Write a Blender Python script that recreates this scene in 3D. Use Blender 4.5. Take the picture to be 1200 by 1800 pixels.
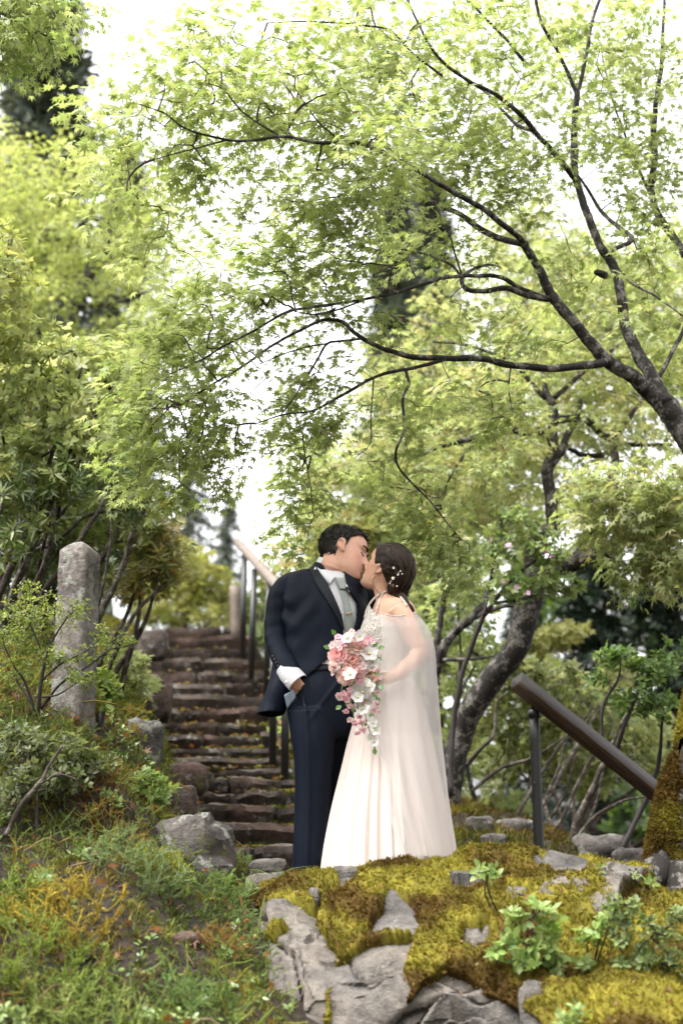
import bpy, math, random
import numpy as np
from mathutils import Vector, Matrix
from mathutils.bvhtree import BVHTree

for o in list(bpy.data.objects):
    bpy.data.objects.remove(o)
scene = bpy.context.scene
COL = scene.collection
rng = np.random.default_rng(7)
random.seed(7)
CZ = 1.55                      # eye height above the ground the photographer stands on
PITCH = math.radians(14.0)
FPX = 2500.0                   # focal length in photo pixels (50 mm on a 36 mm tall frame of 1800 px)

# ---------------------------------------------------------------- camera
cd = bpy.data.cameras.new("camera")
cam = bpy.data.objects.new("camera", cd)
COL.objects.link(cam)
cam.location = (0, 0, CZ)
cam.rotation_euler = (math.pi / 2 + PITCH, 0, 0)
cd.sensor_fit = 'VERTICAL'
cd.sensor_height = 36.0
cd.sensor_width = 24.0
cd.lens = 50.0
cd.clip_start = 0.05
cd.clip_end = 5000
cd.dof.use_dof = True
cd.dof.focus_distance = 6.75
cd.dof.aperture_fstop = 1.8
scene.camera = cam

# ---------------------------------------------------------------- sky and sun (bright overcast)
SUN_EL, SUN_AZ = math.radians(66), math.radians(238)     # azimuth clockwise from +Y
wd = bpy.data.worlds.new("World")
scene.world = wd
wd.use_nodes = True
wt = wd.node_tree
wt.nodes.clear()
sky = wt.nodes.new('ShaderNodeTexSky')
sky.sky_type = 'NISHITA'
sky.sun_disc = False
sky.sun_elevation = SUN_EL
sky.sun_rotation = SUN_AZ
sky.air_density = 1.0
sky.dust_density = 6.0
sky.ozone_density = 0.6
hs = wt.nodes.new('ShaderNodeHueSaturation')
hs.inputs['Saturation'].default_value = 0.10
bg = wt.nodes.new('ShaderNodeBackground')
bg.inputs['Strength'].default_value = 0.15
wo = wt.nodes.new('ShaderNodeOutputWorld')
wt.links.new(sky.outputs[0], hs.inputs['Color'])
wt.links.new(hs.outputs[0], bg.inputs['Color'])
wt.links.new(bg.outputs[0], wo.inputs['Surface'])

sl = bpy.data.lights.new("sun", 'SUN')
sl.energy = 0.8
sl.angle = math.radians(50)
sl.color = (1.0, 0.96, 0.90)
so = bpy.data.objects.new("sun", sl)
COL.objects.link(so)
sdir = Vector((math.sin(SUN_AZ) * math.cos(SUN_EL), math.cos(SUN_AZ) * math.cos(SUN_EL), math.sin(SUN_EL)))
so.rotation_euler = sdir.to_track_quat('Z', 'Y').to_euler()
so.location = sdir * 30

vs = scene.view_settings
vs.view_transform = 'Standard'
vs.look = 'None'
vs.gamma = 1.0
vs.use_curve_mapping = False
vs.exposure = 2.35
scene.cycles.use_denoising = True
scene.cycles.max_bounces = 7
scene.cycles.diffuse_bounces = 4
scene.cycles.transmission_bounces = 5
scene.cycles.transparent_max_bounces = 12
scene.cycles.sample_clamp_indirect = 6.0

# ---------------------------------------------------------------- helpers
_c, _s = math.cos(PITCH), math.sin(PITCH)


def P(px, py, Y):
    """photo pixel -> world point in the vertical plane at distance Y"""
    px = np.asarray(px, float); py = np.asarray(py, float); Y = np.asarray(Y, float)
    u = (px - 600) / FPX; v = (900 - py) / FPX
    t = Y / (_c - v * _s)
    return np.stack(np.broadcast_arrays(u * t, Y, CZ + (_s + v * _c) * t), -1)


def PX(pts):
    """world points -> photo pixels"""
    p = np.asarray(pts, float) - np.array([0, 0, CZ])
    f = p[..., 1] * _c + p[..., 2] * _s
    up = -p[..., 1] * _s + p[..., 2] * _c
    return np.stack([600 + FPX * p[..., 0] / f, 900 - FPX * up / f], -1)


def lin(r, g, b, k=1.0):
    f = lambda c: (c / 255 / 12.92) if c / 255 <= 0.04045 else ((c / 255 + 0.055) / 1.055) ** 2.4
    return np.array([f(r) * k, f(g) * k, f(b) * k])


def _hash(ix, iy, iz, seed):
    h = (ix.astype(np.int64) * 374761393 + iy.astype(np.int64) * 668265263 + iz.astype(np.int64) * 1274126177 + seed * 974634777) & 0xffffffff
    h = ((h ^ (h >> 13)) * 1274126177) & 0xffffffff
    h = ((h ^ (h >> 16)) * 2246822519) & 0xffffffff
    return ((h ^ (h >> 15)) & 0xffffff) / float(0x1000000)


def vnoise(p, seed=0):
    p = np.asarray(p, float)
    i = np.floor(p).astype(np.int64); f = p - i
    f = f * f * (3 - 2 * f)
    r = 0
    for dx in (0, 1):
        for dy in (0, 1):
            for dz in (0, 1):
                w = (f[..., 0] if dx else 1 - f[..., 0]) * (f[..., 1] if dy else 1 - f[..., 1]) * (f[..., 2] if dz else 1 - f[..., 2])
                r = r + w * _hash(i[..., 0] + dx, i[..., 1] + dy, i[..., 2] + dz, seed)
    return r * 2 - 1


def fbm(p, seed=0, octv=4, gain=0.5):
    r = 0; a = 1.0; p = np.asarray(p, float)
    for k in range(octv):
        r = r + a * vnoise(p * 2 ** k, seed + k)
        a *= gain
    return r


def worley(p, seed=0):
    """nearest and second distance, id of the nearest cell and offset from its seed"""
    p = np.asarray(p, float)
    i = np.floor(p).astype(np.int64)
    n = p.shape[:-1]
    f1 = np.full(n, 9.0); f2 = np.full(n, 9.0); cid = np.zeros(n); off = np.zeros(p.shape)
    for dx in (-1, 0, 1):
        for dy in (-1, 0, 1):
            for dz in (-1, 0, 1):
                c = i + np.array([dx, dy, dz])
                q = np.stack([_hash(c[..., 0], c[..., 1], c[..., 2], seed + k) for k in (1, 2, 3)], -1) + c
                d = np.linalg.norm(p - q, axis=-1)
                near = d < f1
                f2 = np.where(near, f1, np.minimum(f2, d))
                cid = np.where(near, _hash(c[..., 0], c[..., 1], c[..., 2], seed + 9), cid)
                off = np.where(near[..., None], p - q, off)
                f1 = np.where(near, d, f1)
    return f1, f2, cid, off


def inpoly(q, poly):
    x, y = q[..., 0], q[..., 1]
    r = np.zeros(x.shape, bool)
    n = len(poly)
    for k in range(n):
        x0, y0 = poly[k]; x1, y1 = poly[(k + 1) % n]
        if y0 == y1:
            continue
        c = ((y0 > y) != (y1 > y)) & (x < (x1 - x0) * (y - y0) / (y1 - y0) + x0)
        r ^= c
    return r


def sstep(a, b, x):
    t = np.clip((np.asarray(x, float) - a) / (b - a), 0, 1)
    return t * t * (3 - 2 * t)


BASE = {}


def raw_mesh(name, V, F, tint=None, smooth=True):
    V = np.ascontiguousarray(V, np.float32)
    me = bpy.data.meshes.new(name)
    if not isinstance(F, (list, tuple)):
        F = [F]
    F = [np.asarray(f, np.int32) for f in F if len(f)]
    me.vertices.add(len(V)); me.vertices.foreach_set('co', V.ravel())
    nl = sum(f.size for f in F); npol = sum(len(f) for f in F)
    me.loops.add(nl); me.loops.foreach_set('vertex_index', np.concatenate([f.ravel() for f in F]))
    me.polygons.add(npol)
    st = []; b = 0
    for f in F:
        st.append(b + np.arange(len(f), dtype=np.int32) * f.shape[1]); b += f.size
    me.polygons.foreach_set('loop_start', np.concatenate(st))
    if smooth:
        me.polygons.foreach_set('use_smooth', np.ones(npol, bool))
    if tint is not None:
        t = np.ones((len(V), 4), np.float32); t[:, :3] = tint
        at = me.attributes.new('tint', 'FLOAT_COLOR', 'POINT')
        at.data.foreach_set('color', t.ravel())
    me.update(calc_edges=True)
    return me


def link(name, me, m, parent=None, loc=None, **props):
    o = bpy.data.objects.new(name, me)
    COL.objects.link(o)
    if me is not None and m is not None:
        me.materials.append(m)
    if parent is not None:
        o.parent = parent
        BASE[o.name] = BASE[parent.name]
    else:
        loc = np.zeros(3) if loc is None else np.asarray(loc, float)
        o.location = loc
        BASE[o.name] = loc
    for k, v in props.items():
        if v is not None:
            o[k] = v
    return o


def thing(name, loc, label, cat, group=None):
    return link(name, None, None, loc=loc, label=label, category=cat, group=group)


def build(name, V, F, m, parent=None, loc=None, tint=None, smooth=True, **props):
    """vertices in world coordinates; the object's origin is its thing's base"""
    base = BASE[parent.name] if parent is not None else (np.zeros(3) if loc is None else np.asarray(loc, float))
    me = raw_mesh(name, np.asarray(V, float) - base, F, tint, smooth)
    return link(name, me, m, parent, base, **props)


def grid_faces(nu, nv, wrap_u=False, wrap_v=False):
    """quads over an array of nu rows by nv columns"""
    iu = np.arange(nu if wrap_u else nu - 1); iv = np.arange(nv if wrap_v else nv - 1)
    a, b = np.meshgrid(iu, iv, indexing='ij')
    a2 = (a + 1) % nu; b2 = (b + 1) % nv
    return np.stack([a * nv + b, a * nv + b2, a2 * nv + b2, a2 * nv + b], -1).reshape(-1, 4)


def resample(pts, n):
    """smooth (Catmull-Rom) resampling of a polyline of any dimension"""
    p = np.asarray(pts, float)
    if len(p) == 2:
        return p[0] + (p[1] - p[0]) * np.linspace(0, 1, n)[:, None]
    q = np.vstack([2 * p[0] - p[1], p, 2 * p[-1] - p[-2]])
    t = np.linspace(0, len(p) - 1 - 1e-9, n)
    i = t.astype(int); f = (t - i)[:, None]
    a, b, c, d = q[i], q[i + 1], q[i + 2], q[i + 3]
    return 0.5 * (2 * b + (c - a) * f + (2 * a - 5 * b + 4 * c - d) * f ** 2 + (3 * b - 3 * c + d - a) * f ** 3)


def tube(pts, rad, sides=8, cap=True):
    """tube along a polyline; returns V, quads, tris"""
    p = np.asarray(pts, float); n = len(p)
    r = np.broadcast_to(np.asarray(rad, float), (n,))
    t = np.gradient(p, axis=0); t /= np.linalg.norm(t, axis=1, keepdims=True) + 1e-12
    ref = np.array([0, 0, 1.0]) if abs(t[:, 2]).mean() < 0.8 else np.array([0, 1.0, 0])
    a = np.cross(t, ref); a /= np.linalg.norm(a, axis=1, keepdims=True) + 1e-12
    b = np.cross(a, t)
    th = np.linspace(0, 2 * np.pi, sides, endpoint=False)
    V = p[:, None] + r[:, None, None] * (a[:, None] * np.cos(th)[None, :, None] + b[:, None] * np.sin(th)[None, :, None])
    V = V.reshape(-1, 3)
    Q = grid_faces(n, sides, wrap_v=True)
    T = np.zeros((0, 3), int)
    if cap:
        V = np.vstack([V, p[0], p[-1]])
        k = np.arange(sides); k2 = (k + 1) % sides
        T = np.vstack([np.stack([k2, k, np.full(sides, n * sides)], -1),
                       np.stack([(n - 1) * sides + k, (n - 1) * sides + k2, np.full(sides, n * sides + 1)], -1)])
    return V, Q, T


class Soup:
    """collects pieces of geometry for one mesh"""
    def __init__(s):
        s.V = []; s.Q = []; s.T = []; s.C = []; s.n = 0
    def add(s, V, Q=None, T=None, c=None):
        V = np.asarray(V, float)
        s.V.append(V)
        if Q is not None and len(Q): s.Q.append(np.asarray(Q) + s.n)
        if T is not None and len(T): s.T.append(np.asarray(T) + s.n)
        s.C.append(np.broadcast_to(np.ones(3) if c is None else np.asarray(c, float), (len(V), 3)))
        s.n += len(V)
        return s
    def build(s, name, m, parent=None, loc=None, smooth=True, **props):
        F = []
        if s.Q: F.append(np.concatenate(s.Q))
        if s.T: F.append(np.concatenate(s.T))
        return build(name, np.concatenate(s.V), F, m, parent, loc, np.concatenate(s.C), smooth, **props)


def loft(rings, n=40, power=2.2):
    """rings: (centre xyz, half vector a, half vector b); closed ends"""
    th = np.linspace(0, 2 * np.pi, n, endpoint=False)
    ca, sa = np.cos(th), np.sin(th)
    e = 2.0 / power
    ca = np.sign(ca) * abs(ca) ** e; sa = np.sign(sa) * abs(sa) ** e
    V = [np.asarray(c)[None] + np.asarray(a)[None] * ca[:, None] + np.asarray(b)[None] * sa[:, None] for c, a, b in rings]
    V = np.concatenate(V); k = len(rings)
    Q = grid_faces(k, n, wrap_v=True)
    V = np.vstack([V, rings[0][0], rings[-1][0]])
    i = np.arange(n); i2 = (i + 1) % n
    T = np.vstack([np.stack([i2, i, np.full(n, k * n)], -1), np.stack([(k - 1) * n + i, (k - 1) * n + i2, np.full(n, k * n + 1)], -1)])
    return V, Q, T


def ellipsoid(c, r, nu=16, nv=24, rot=None):
    u = np.linspace(0, np.pi, nu); v = np.linspace(0, 2 * np.pi, nv, endpoint=False)
    U, W = np.meshgrid(u, v, indexing='ij')
    p = np.stack([np.sin(U) * np.cos(W), np.sin(U) * np.sin(W), np.cos(U)], -1).reshape(-1, 3) * np.asarray(r)
    if rot is not None:
        p = p @ np.asarray(rot).T
    return p + np.asarray(c), grid_faces(nu, nv, wrap_v=True)


def voxel_union(soup, voxel, smooth_it=4, fac=0.5):
    """union of closed pieces into one continuous surface; returns V, F (quads)"""
    F = [np.concatenate(soup.Q)] if soup.Q else []
    if soup.T: F.append(np.concatenate(soup.T))
    me = raw_mesh('tmp', np.concatenate(soup.V), F)
    o = bpy.data.objects.new('tmp', me); COL.objects.link(o)
    md = o.modifiers.new('r', 'REMESH'); md.mode = 'VOXEL'; md.voxel_size = voxel
    if smooth_it:
        ms = o.modifiers.new('s', 'SMOOTH'); ms.iterations = smooth_it; ms.factor = fac
    dg = bpy.context.evaluated_depsgraph_get()
    ev = o.evaluated_get(dg)
    m2 = bpy.data.meshes.new_from_object(ev)
    n = len(m2.vertices); V = np.empty(n * 3, np.float32); m2.vertices.foreach_get('co', V)
    lt = np.empty(len(m2.polygons), np.int32); m2.polygons.foreach_get('loop_total', lt)
    ls = np.empty(len(m2.polygons), np.int32); m2.polygons.foreach_get('loop_start', ls)
    lv = np.empty(len(m2.loops), np.int32); m2.loops.foreach_get('vertex_index', lv)
    q = ls[lt == 4]
    Fq = lv[q[:, None] + np.arange(4)[None]]
    bpy.data.objects.remove(o); bpy.data.meshes.remove(me); bpy.data.meshes.remove(m2)
    return V.reshape(-1, 3).astype(float), Fq


def normals(V, F):
    a = V[F[:, 0]]; n = np.cross(V[F[:, 1]] - a, V[F[:, 2]] - a)
    if F.shape[1] == 4:
        n = np.cross(V[F[:, 2]] - a, V[F[:, 3]] - V[F[:, 1]])
    N = np.zeros_like(V)
    for k in range(F.shape[1]):
        np.add.at(N, F[:, k], n)
    return N / (np.linalg.norm(N, axis=1, keepdims=True) + 1e-12)


def bvh_of(V, F):
    return BVHTree.FromPolygons([tuple(v) for v in V], [tuple(int(i) for i in f) for f in F])


def hit(bvh, px, py, off=0.0):
    """where the sight line of a photo pixel meets a surface, moved off it towards the viewer side"""
    d = Vector(P(px, py, 5.0)) - Vector((0, 0, CZ)); d.normalize()
    loc, nor, i, dist = bvh.ray_cast(Vector((0, 0, CZ)), d)
    if loc is None:
        return None
    if nor.dot(d) > 0: nor = -nor
    return np.array(loc + nor * off), np.array(nor)


def scatter(tv, tf, R, T, S):
    """copies of a template with rotation matrices, positions, scales"""
    N = len(T); m = len(tv)
    S = np.asarray(S, float).reshape(N, -1)
    V = np.einsum('nij,nmj->nmi', R, tv[None] * S[:, None, :]) + T[:, None]
    F = (tf[None] + (np.arange(N) * m)[:, None, None]).reshape(-1, tf.shape[1])
    return V.reshape(-1, 3), F


def frames(y, z):
    """rotation matrices with local +Y along y and local +Z near z"""
    y = y / (np.linalg.norm(y, axis=1, keepdims=True) + 1e-12)
    x = np.cross(y, z); x /= np.linalg.norm(x, axis=1, keepdims=True) + 1e-12
    z2 = np.cross(x, y)
    return np.stack([x, y, z2], -1)


def unit(v):
    v = np.asarray(v, float)
    return v / (np.linalg.norm(v, axis=-1, keepdims=True) + 1e-12)


# ---------------------------------------------------------------- materials
def mat(name):
    m = bpy.data.materials.new(name); m.use_nodes = True
    nt = m.node_tree; nt.nodes.clear()
    out = nt.nodes.new('ShaderNodeOutputMaterial')

    def nd(t, props=None, **ins):
        n = nt.nodes.new('ShaderNode' + t)
        for k, v in (props or {}).items():
            setattr(n, k, v)
        for k, v in ins.items():
            key = int(k[1:]) if k[0] == '_' and k[1:].isdigit() else k.replace('_', ' ')
            s = n.inputs[key]
            if isinstance(v, bpy.types.NodeSocket): nt.links.new(v, s)
            elif isinstance(v, bpy.types.Node): nt.links.new(v.outputs[0], s)
            else:
                if hasattr(s.default_value, '__len__') and len(s.default_value) == 4 and len(v) == 3: v = (*v, 1)
                s.default_value = v
        return n
    return m, nt, out, nd


def ramp(nd, fac, stops, interp='LINEAR'):
    r = nd('ValToRGB', Fac=fac)
    r.color_ramp.interpolation = interp
    while len(r.color_ramp.elements) < len(stops):
        r.color_ramp.elements.new(0.5)
    for e, (p, c) in zip(r.color_ramp.elements, stops):
        e.position = p
        c = (c, c, c) if np.isscalar(c) else c
        e.color = (*c, 1)
    return r


def leaf_mat(name, trans=0.55, rough=0.45, gain=(1.10, 1.04, 0.80), spec=0.4):
    m, nt, out, nd = mat(name)
    a = nd('Attribute', {'attribute_name': 'tint'})
    oi = nd('ObjectInfo')
    c = nd('MixRGB', {'blend_type': 'MULTIPLY'}, Fac=1.0, Color1=a.outputs[0], Color2=oi.outputs['Color'])
    p = nd('BsdfPrincipled', Base_Color=c, Roughness=rough)
    p.inputs['Specular IOR Level'].default_value = spec
    tc = nd('MixRGB', {'blend_type': 'MULTIPLY'}, Fac=1.0, Color1=c, Color2=gain)
    t = nd('BsdfTranslucent', Color=tc)
    x = nd('MixShader', Fac=trans, _1=p, _2=t)
    nt.links.new(x.outputs[0], out.inputs[0])
    return m


def simple_mat(name, color, rough=0.6, tint=False, bump=None, sheen=0.0, spec=0.5, vary=None):
    """colour (or vertex tint) with grain; bump = (scale, strength, stretch)"""
    m, nt, out, nd = mat(name)
    if tint:
        c = nd('Attribute', {'attribute_name': 'tint'}).outputs[0]
    else:
        c = nd('RGB').outputs[0]; c.default_value = (*color, 1)
    tc = nd('TexCoord')
    if vary:
        nz = nd('TexNoise', Vector=tc.outputs['Object'], Scale=vary[0], Detail=5.0)
        r = ramp(nd, nz.outputs[0], [(0.3, 1 - vary[1]), (0.7, 1 + vary[1])])
        c = nd('MixRGB', {'blend_type': 'MULTIPLY'}, Fac=1.0, Color1=c, Color2=r).outputs[0]
    p = nd('BsdfPrincipled', Base_Color=c, Roughness=rough)
    p.inputs['Specular IOR Level'].default_value = spec
    if sheen:
        p.inputs['Sheen Weight'].default_value = sheen
    if bump:
        mp = nd('Mapping', Vector=tc.outputs['Object'], Scale=bump[2])
        nz = nd('TexNoise', Vector=mp, Scale=bump[0], Detail=4.0)
        b = nd('Bump', Strength=bump[1], Distance=0.01, Height=nz.outputs[0])
        nt.links.new(b.outputs[0], p.inputs['Normal'])
    nt.links.new(p.outputs[0], out.inputs[0])
    return m


def rock_mat(name, dark, mid, light, lichen=0.5, moss=0.0, scale=1.0, warm=None):
    m, nt, out, nd = mat(name)
    tc = nd('TexCoord'); oi = nd('ObjectInfo')
    off = nd('VectorMath', {'operation': 'SCALE'}, _0=nd('CombineXYZ', X=oi.outputs['Random'], Y=oi.outputs['Random'], Z=oi.outputs['Random']))
    off.inputs['Scale'].default_value = 30.0
    v = nd('VectorMath', {'operation': 'ADD'}, _0=tc.outputs['Object'], _1=off.outputs[0]).outputs[0]
    n1 = nd('TexNoise', Vector=v, Scale=3.2 * scale, Detail=8.0, Roughness=0.62, Distortion=0.6)
    n2 = nd('TexNoise', Vector=v, Scale=24 * scale, Detail=6.0, Roughness=0.7)
    n3 = nd('TexNoise', Vector=v, Scale=110 * scale, Detail=4.0, Roughness=0.7)
    c = ramp(nd, n1.outputs[0], [(0.30, dark), (0.5, mid), (0.72, light)]).outputs[0]
    g = ramp(nd, n2.outputs[0], [(0.34, 0.38), (0.64, 1.35)]).outputs[0]
    c = nd('MixRGB', {'blend_type': 'MULTIPLY'}, Fac=0.85, Color1=c, Color2=g).outputs[0]
    if warm is not None:
        n5 = nd('TexNoise', Vector=v, Scale=1.7 * scale, Detail=3.0)
        f = ramp(nd, n5.outputs[0], [(0.5, 0.0), (0.62, 1.0)]).outputs[0]
        w = nd('MixRGB', {'blend_type': 'MULTIPLY'}, Fac=0.8, Color1=warm, Color2=g).outputs[0]
        c = nd('MixRGB', Fac=f, Color1=c, Color2=w).outputs[0]
    if lichen > 0:
        n4 = nd('TexNoise', Vector=v, Scale=8.0 * scale, Detail=7.0, Roughness=0.68)
        f = ramp(nd, n4.outputs[0], [(0.655 - 0.13 * lichen, 0.0), (0.69 - 0.13 * lichen, 1.0)]).outputs[0]
        f2 = ramp(nd, n3.outputs[0], [(0.35, 0.15), (0.6, 0.9)]).outputs[0]
        f = nd('Math', {'operation': 'MULTIPLY'}, _0=f, _1=f2).outputs[0]
        c = nd('MixRGB', Fac=f, Color1=c, Color2=(0.27, 0.27, 0.235)).outputs[0]
    if moss > 0:
        n6 = nd('TexNoise', Vector=v, Scale=5.5 * scale, Detail=6.0, Roughness=0.7)
        f = ramp(nd, n6.outputs[0], [(0.66 - 0.14 * moss, 0.0), (0.76 - 0.14 * moss, 1.0)]).outputs[0]
        c = nd('MixRGB', Fac=f, Color1=c, Color2=(0.075, 0.07, 0.012)).outputs[0]
    p = nd('BsdfPrincipled', Base_Color=c, Roughness=0.82)
    p.inputs['Specular IOR Level'].default_value = 0.35
    h = nd('Math', {'operation': 'ADD'}, _0=n2.outputs[0], _1=nd('Math', {'operation': 'MULTIPLY'}, _0=n3.outputs[0], _1=0.4).outputs[0])
    b = nd('Bump', Strength=1.0, Distance=0.022, Height=h)
    nt.links.new(b.outputs[0], p.inputs['Normal'])
    nt.links.new(p.outputs[0], out.inputs[0])
    return m


def bark_mat(name, dark, light, lichen=0.45, scale=1.0, moss=0.3):
    m, nt, out, nd = mat(name)
    tc = nd('TexCoord')
    n1 = nd('TexNoise', Vector=tc.outputs['Object'], Scale=14.0 * scale, Detail=6.0, Roughness=0.7)
    n2 = nd('TexNoise', Vector=tc.outputs['Object'], Scale=60.0 * scale, Detail=5.0, Roughness=0.7)
    c = ramp(nd, n2.outputs[0], [(0.3, dark), (0.75, np.array(dark) * 2.2)]).outputs[0]
    f = ramp(nd, n1.outputs[0], [(0.62 - 0.2 * lichen, 0.0), (0.70 - 0.2 * lichen, 1.0)]).outputs[0]
    f2 = ramp(nd, n2.outputs[0], [(0.36, 0.0), (0.55, 1.0)]).outputs[0]
    f = nd('Math', {'operation': 'MULTIPLY'}, _0=f, _1=f2).outputs[0]
    c = nd('MixRGB', Fac=f, Color1=c, Color2=light).outputs[0]
    if moss:
        n4 = nd('TexNoise', Vector=tc.outputs['Object'], Scale=5.0 * scale, Detail=5.0, Roughness=0.7)
        f = ramp(nd, n4.outputs[0], [(0.66 - 0.2 * moss, 0.0), (0.78 - 0.2 * moss, 0.9)]).outputs[0]
        c = nd('MixRGB', Fac=f, Color1=c, Color2=(0.07, 0.062, 0.012)).outputs[0]
    p = nd('BsdfPrincipled', Base_Color=c, Roughness=0.8)
    p.inputs['Specular IOR Level'].default_value = 0.3
    b = nd('Bump', Strength=0.8, Distance=0.008, Height=n2.outputs[0])
    nt.links.new(b.outputs[0], p.inputs['Normal'])
    nt.links.new(p.outputs[0], out.inputs[0])
    return m


M = {}
M['soil'] = rock_mat('soil', (0.012, 0.008, 0.005), (0.026, 0.017, 0.011), (0.05, 0.034, 0.022), lichen=0.0, moss=0.55, scale=1.6)
M['step_stone'] = rock_mat('step_stone', (0.016, 0.011, 0.008), (0.050, 0.037, 0.029), (0.12, 0.092, 0.074), lichen=0.45, moss=0.35, warm=(0.072, 0.044, 0.034))
M['boulder'] = rock_mat('boulder', (0.03, 0.025, 0.023), (0.07, 0.06, 0.054), (0.12, 0.105, 0.092), lichen=0.85, moss=0.45)
M['slab'] = rock_mat('slab', (0.040, 0.036, 0.034), (0.105, 0.095, 0.087), (0.18, 0.16, 0.138), lichen=0.1, moss=0.05, scale=0.8, warm=(0.15, 0.127, 0.106))
M['pillar'] = rock_mat('pillar', (0.06, 0.05, 0.042), (0.15, 0.13, 0.115), (0.22, 0.195, 0.175), lichen=0.9, moss=0.1, scale=1.2)
M['leaf'] = leaf_mat('leaf')
M['leaf_thick'] = leaf_mat('leaf_thick', trans=0.22, rough=0.32, spec=0.5)
M['petal'] = leaf_mat('petal', trans=0.35, rough=0.6, gain=(1, 1, 1), spec=0.2)
M['moss'] = leaf_mat('moss', trans=0.25, rough=0.8, gain=(1.1, 1.0, 0.6), spec=0.1)
M['needle'] = leaf_mat('needle', trans=0.15, rough=0.6, spec=0.2)
M['maple_bark'] = bark_mat('maple_bark', (0.009, 0.007, 0.0055), (0.15, 0.135, 0.12), 0.62)
M['shrub_bark'] = bark_mat('shrub_bark', (0.022, 0.016, 0.012), (0.15, 0.135, 0.11), 0.6, moss=0.35)
M['twig'] = simple_mat('twig', (0.035, 0.018, 0.013), 0.7)
# ================================================================ terrain
STEP_ROW = [1535, 1494, 1454, 1414, 1392, 1367, 1350, 1336, 1316, 1295, 1273, 1245, 1229, 1199, 1181, 1163, 1136, 1119, 1102]
NSTEP = len(STEP_ROW)
STEP_Y = np.array([7.85 + 0.5 * i for i in range(NSTEP)])
# picture columns of the left and right ends of the steps
STEP_L = np.interp(STEP_ROW, [1086, 1200, 1300, 1340, 1420, 1540], [262, 282, 296, 305, 352, 400])
STEP_R = np.interp(STEP_ROW, [1086, 1180, 1250, 1340, 1420, 1540], [418, 462, 478, 486, 556, 600])
STEP_Z = P(400, STEP_ROW, STEP_Y)[:, 2]
for _k in range(3):     # even out the treads a little
    STEP_Z[1:-1] = 0.5 * STEP_Z[1:-1] + 0.25 * (STEP_Z[:-2] + STEP_Z[2:])
ZL = CZ - 0.17          # the landing the couple stand on

_cp = []
for px, py, Y in [(-300, 1790, 4.7), (0, 1790, 4.9), (100, 1790, 4.9), (300, 1790, 5.0), (420, 1795, 5.0), (-200, 1650, 5.2), (0, 1650, 5.3), (150, 1650, 5.4),
                  (300, 1650, 5.5), (420, 1660, 5.7), (-150, 1500, 5.7), (0, 1500, 5.8), (150, 1500, 5.9), (280, 1530, 6.2), (400, 1590, 6.4), (0, 1380, 6.2),
                  (150, 1380, 6.4), (250, 1410, 6.9), (310, 1450, 7.3), (-100, 1260, 6.6), (0, 1260, 6.8), (130, 1262, 7.1), (215, 1290, 7.8), (262, 1310, 9.0),
                  (0, 1150, 7.8), (100, 1160, 8.0), (220, 1190, 9.5), (262, 1210, 11.5), (100, 1080, 10), (200, 1090, 12.5), (245, 1090, 16),
                  (870, 1475, 9.0), (950, 1450, 10), (1050, 1500, 9.2), (800, 1405, 10.3), (1140, 1545, 8.3), (720, 1390, 11.5), (640, 1345, 12.0),
                  (560, 1372, 10.5), (530, 1300, 13.0), (470, 1130, 17), (620, 1290, 16)]:
    _cp.append(P(px, py, Y))
for i in range(NSTEP):
    for f in (0.1, 0.9):
        _cp.append(P(STEP_L[i] * (1 - f) + STEP_R[i] * f, STEP_ROW[i], STEP_Y[i] + 0.2) - np.array([0, 0, 0.14]))
for x, y, z in [(-0.1, 6.9, ZL), (0.3, 6.9, ZL), (0.7, 6.9, ZL), (1.1, 6.9, ZL), (-0.1, 7.6, ZL), (0.4, 7.6, ZL), (0.9, 7.7, ZL + 0.02), (1.35, 6.7, ZL - 0.05),
                (0.0, 5.9, CZ - 0.5), (0.8, 5.9, CZ - 0.5), (1.6, 5.9, CZ - 0.5), (2.4, 5.9, CZ - 0.6), (0.0, 5.0, CZ - 0.72), (0.8, 5.0, CZ - 0.72), (1.6, 5.0, CZ - 0.72), (2.4, 5, CZ - .75),
                (-3, 0, 0), (0, 0, 0), (3, 0, 0), (-3, -6, 0), (3, -6, 0), (-2, 3, 0.15), (0, 3, 0.1), (2, 3, 0.1), (-1.5, 4.2, 0.75), (0, 4.2, 0.6), (1.5, 4.2, 0.6),
                (-4, 4, 1.4), (-6, 8, 4.6), (-4, 7, 3.0), (-4, 10, 3.8), (-9, 12, 6.0), (-2, 19, CZ + 2.75), (-2, 27, CZ + 3.2), (-8, 20, CZ + 4.5), (2, 19, CZ + 0.3), (4, 16, CZ - 1.0), (1.5, 13, CZ + 0.15), (5, 22, CZ - 1.2),
                (2.5, 9, CZ - 0.5), (4, 10, CZ - 1.2), (3, 6.5, CZ - 0.9), (7, 14, CZ - 2), (10, 10, CZ - 3), (3.2, 13, CZ - 0.2), (8, 25, CZ - 1), (6, 3, 0), (10, 0, 0), (-8, 0, 1.5)]:
    _cp.append(np.array([x, y, z]))
_cp = np.array(_cp)
_d = np.linalg.norm(_cp[:, None, :2] - _cp[None, :, :2], axis=-1)
_n = len(_cp)
_A = np.zeros((_n + 1, _n + 1)); _A[:_n, :_n] = _d - 0.10 * np.eye(_n); _A[:_n, _n] = 1; _A[_n, :_n] = 1
_w = np.linalg.solve(_A, np.append(_cp[:, 2], 0))


def smooth_z(x, y):
    x = np.asarray(x, float); y = np.asarray(y, float)
    cx = np.clip(x, -12, 12); cy = np.clip(y, -8, 30)
    r = np.zeros(cx.shape)
    for k in range(_n):
        r += _w[k] * np.hypot(cx - _cp[k, 0], cy - _cp[k, 1])
    return r + _w[_n]


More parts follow.
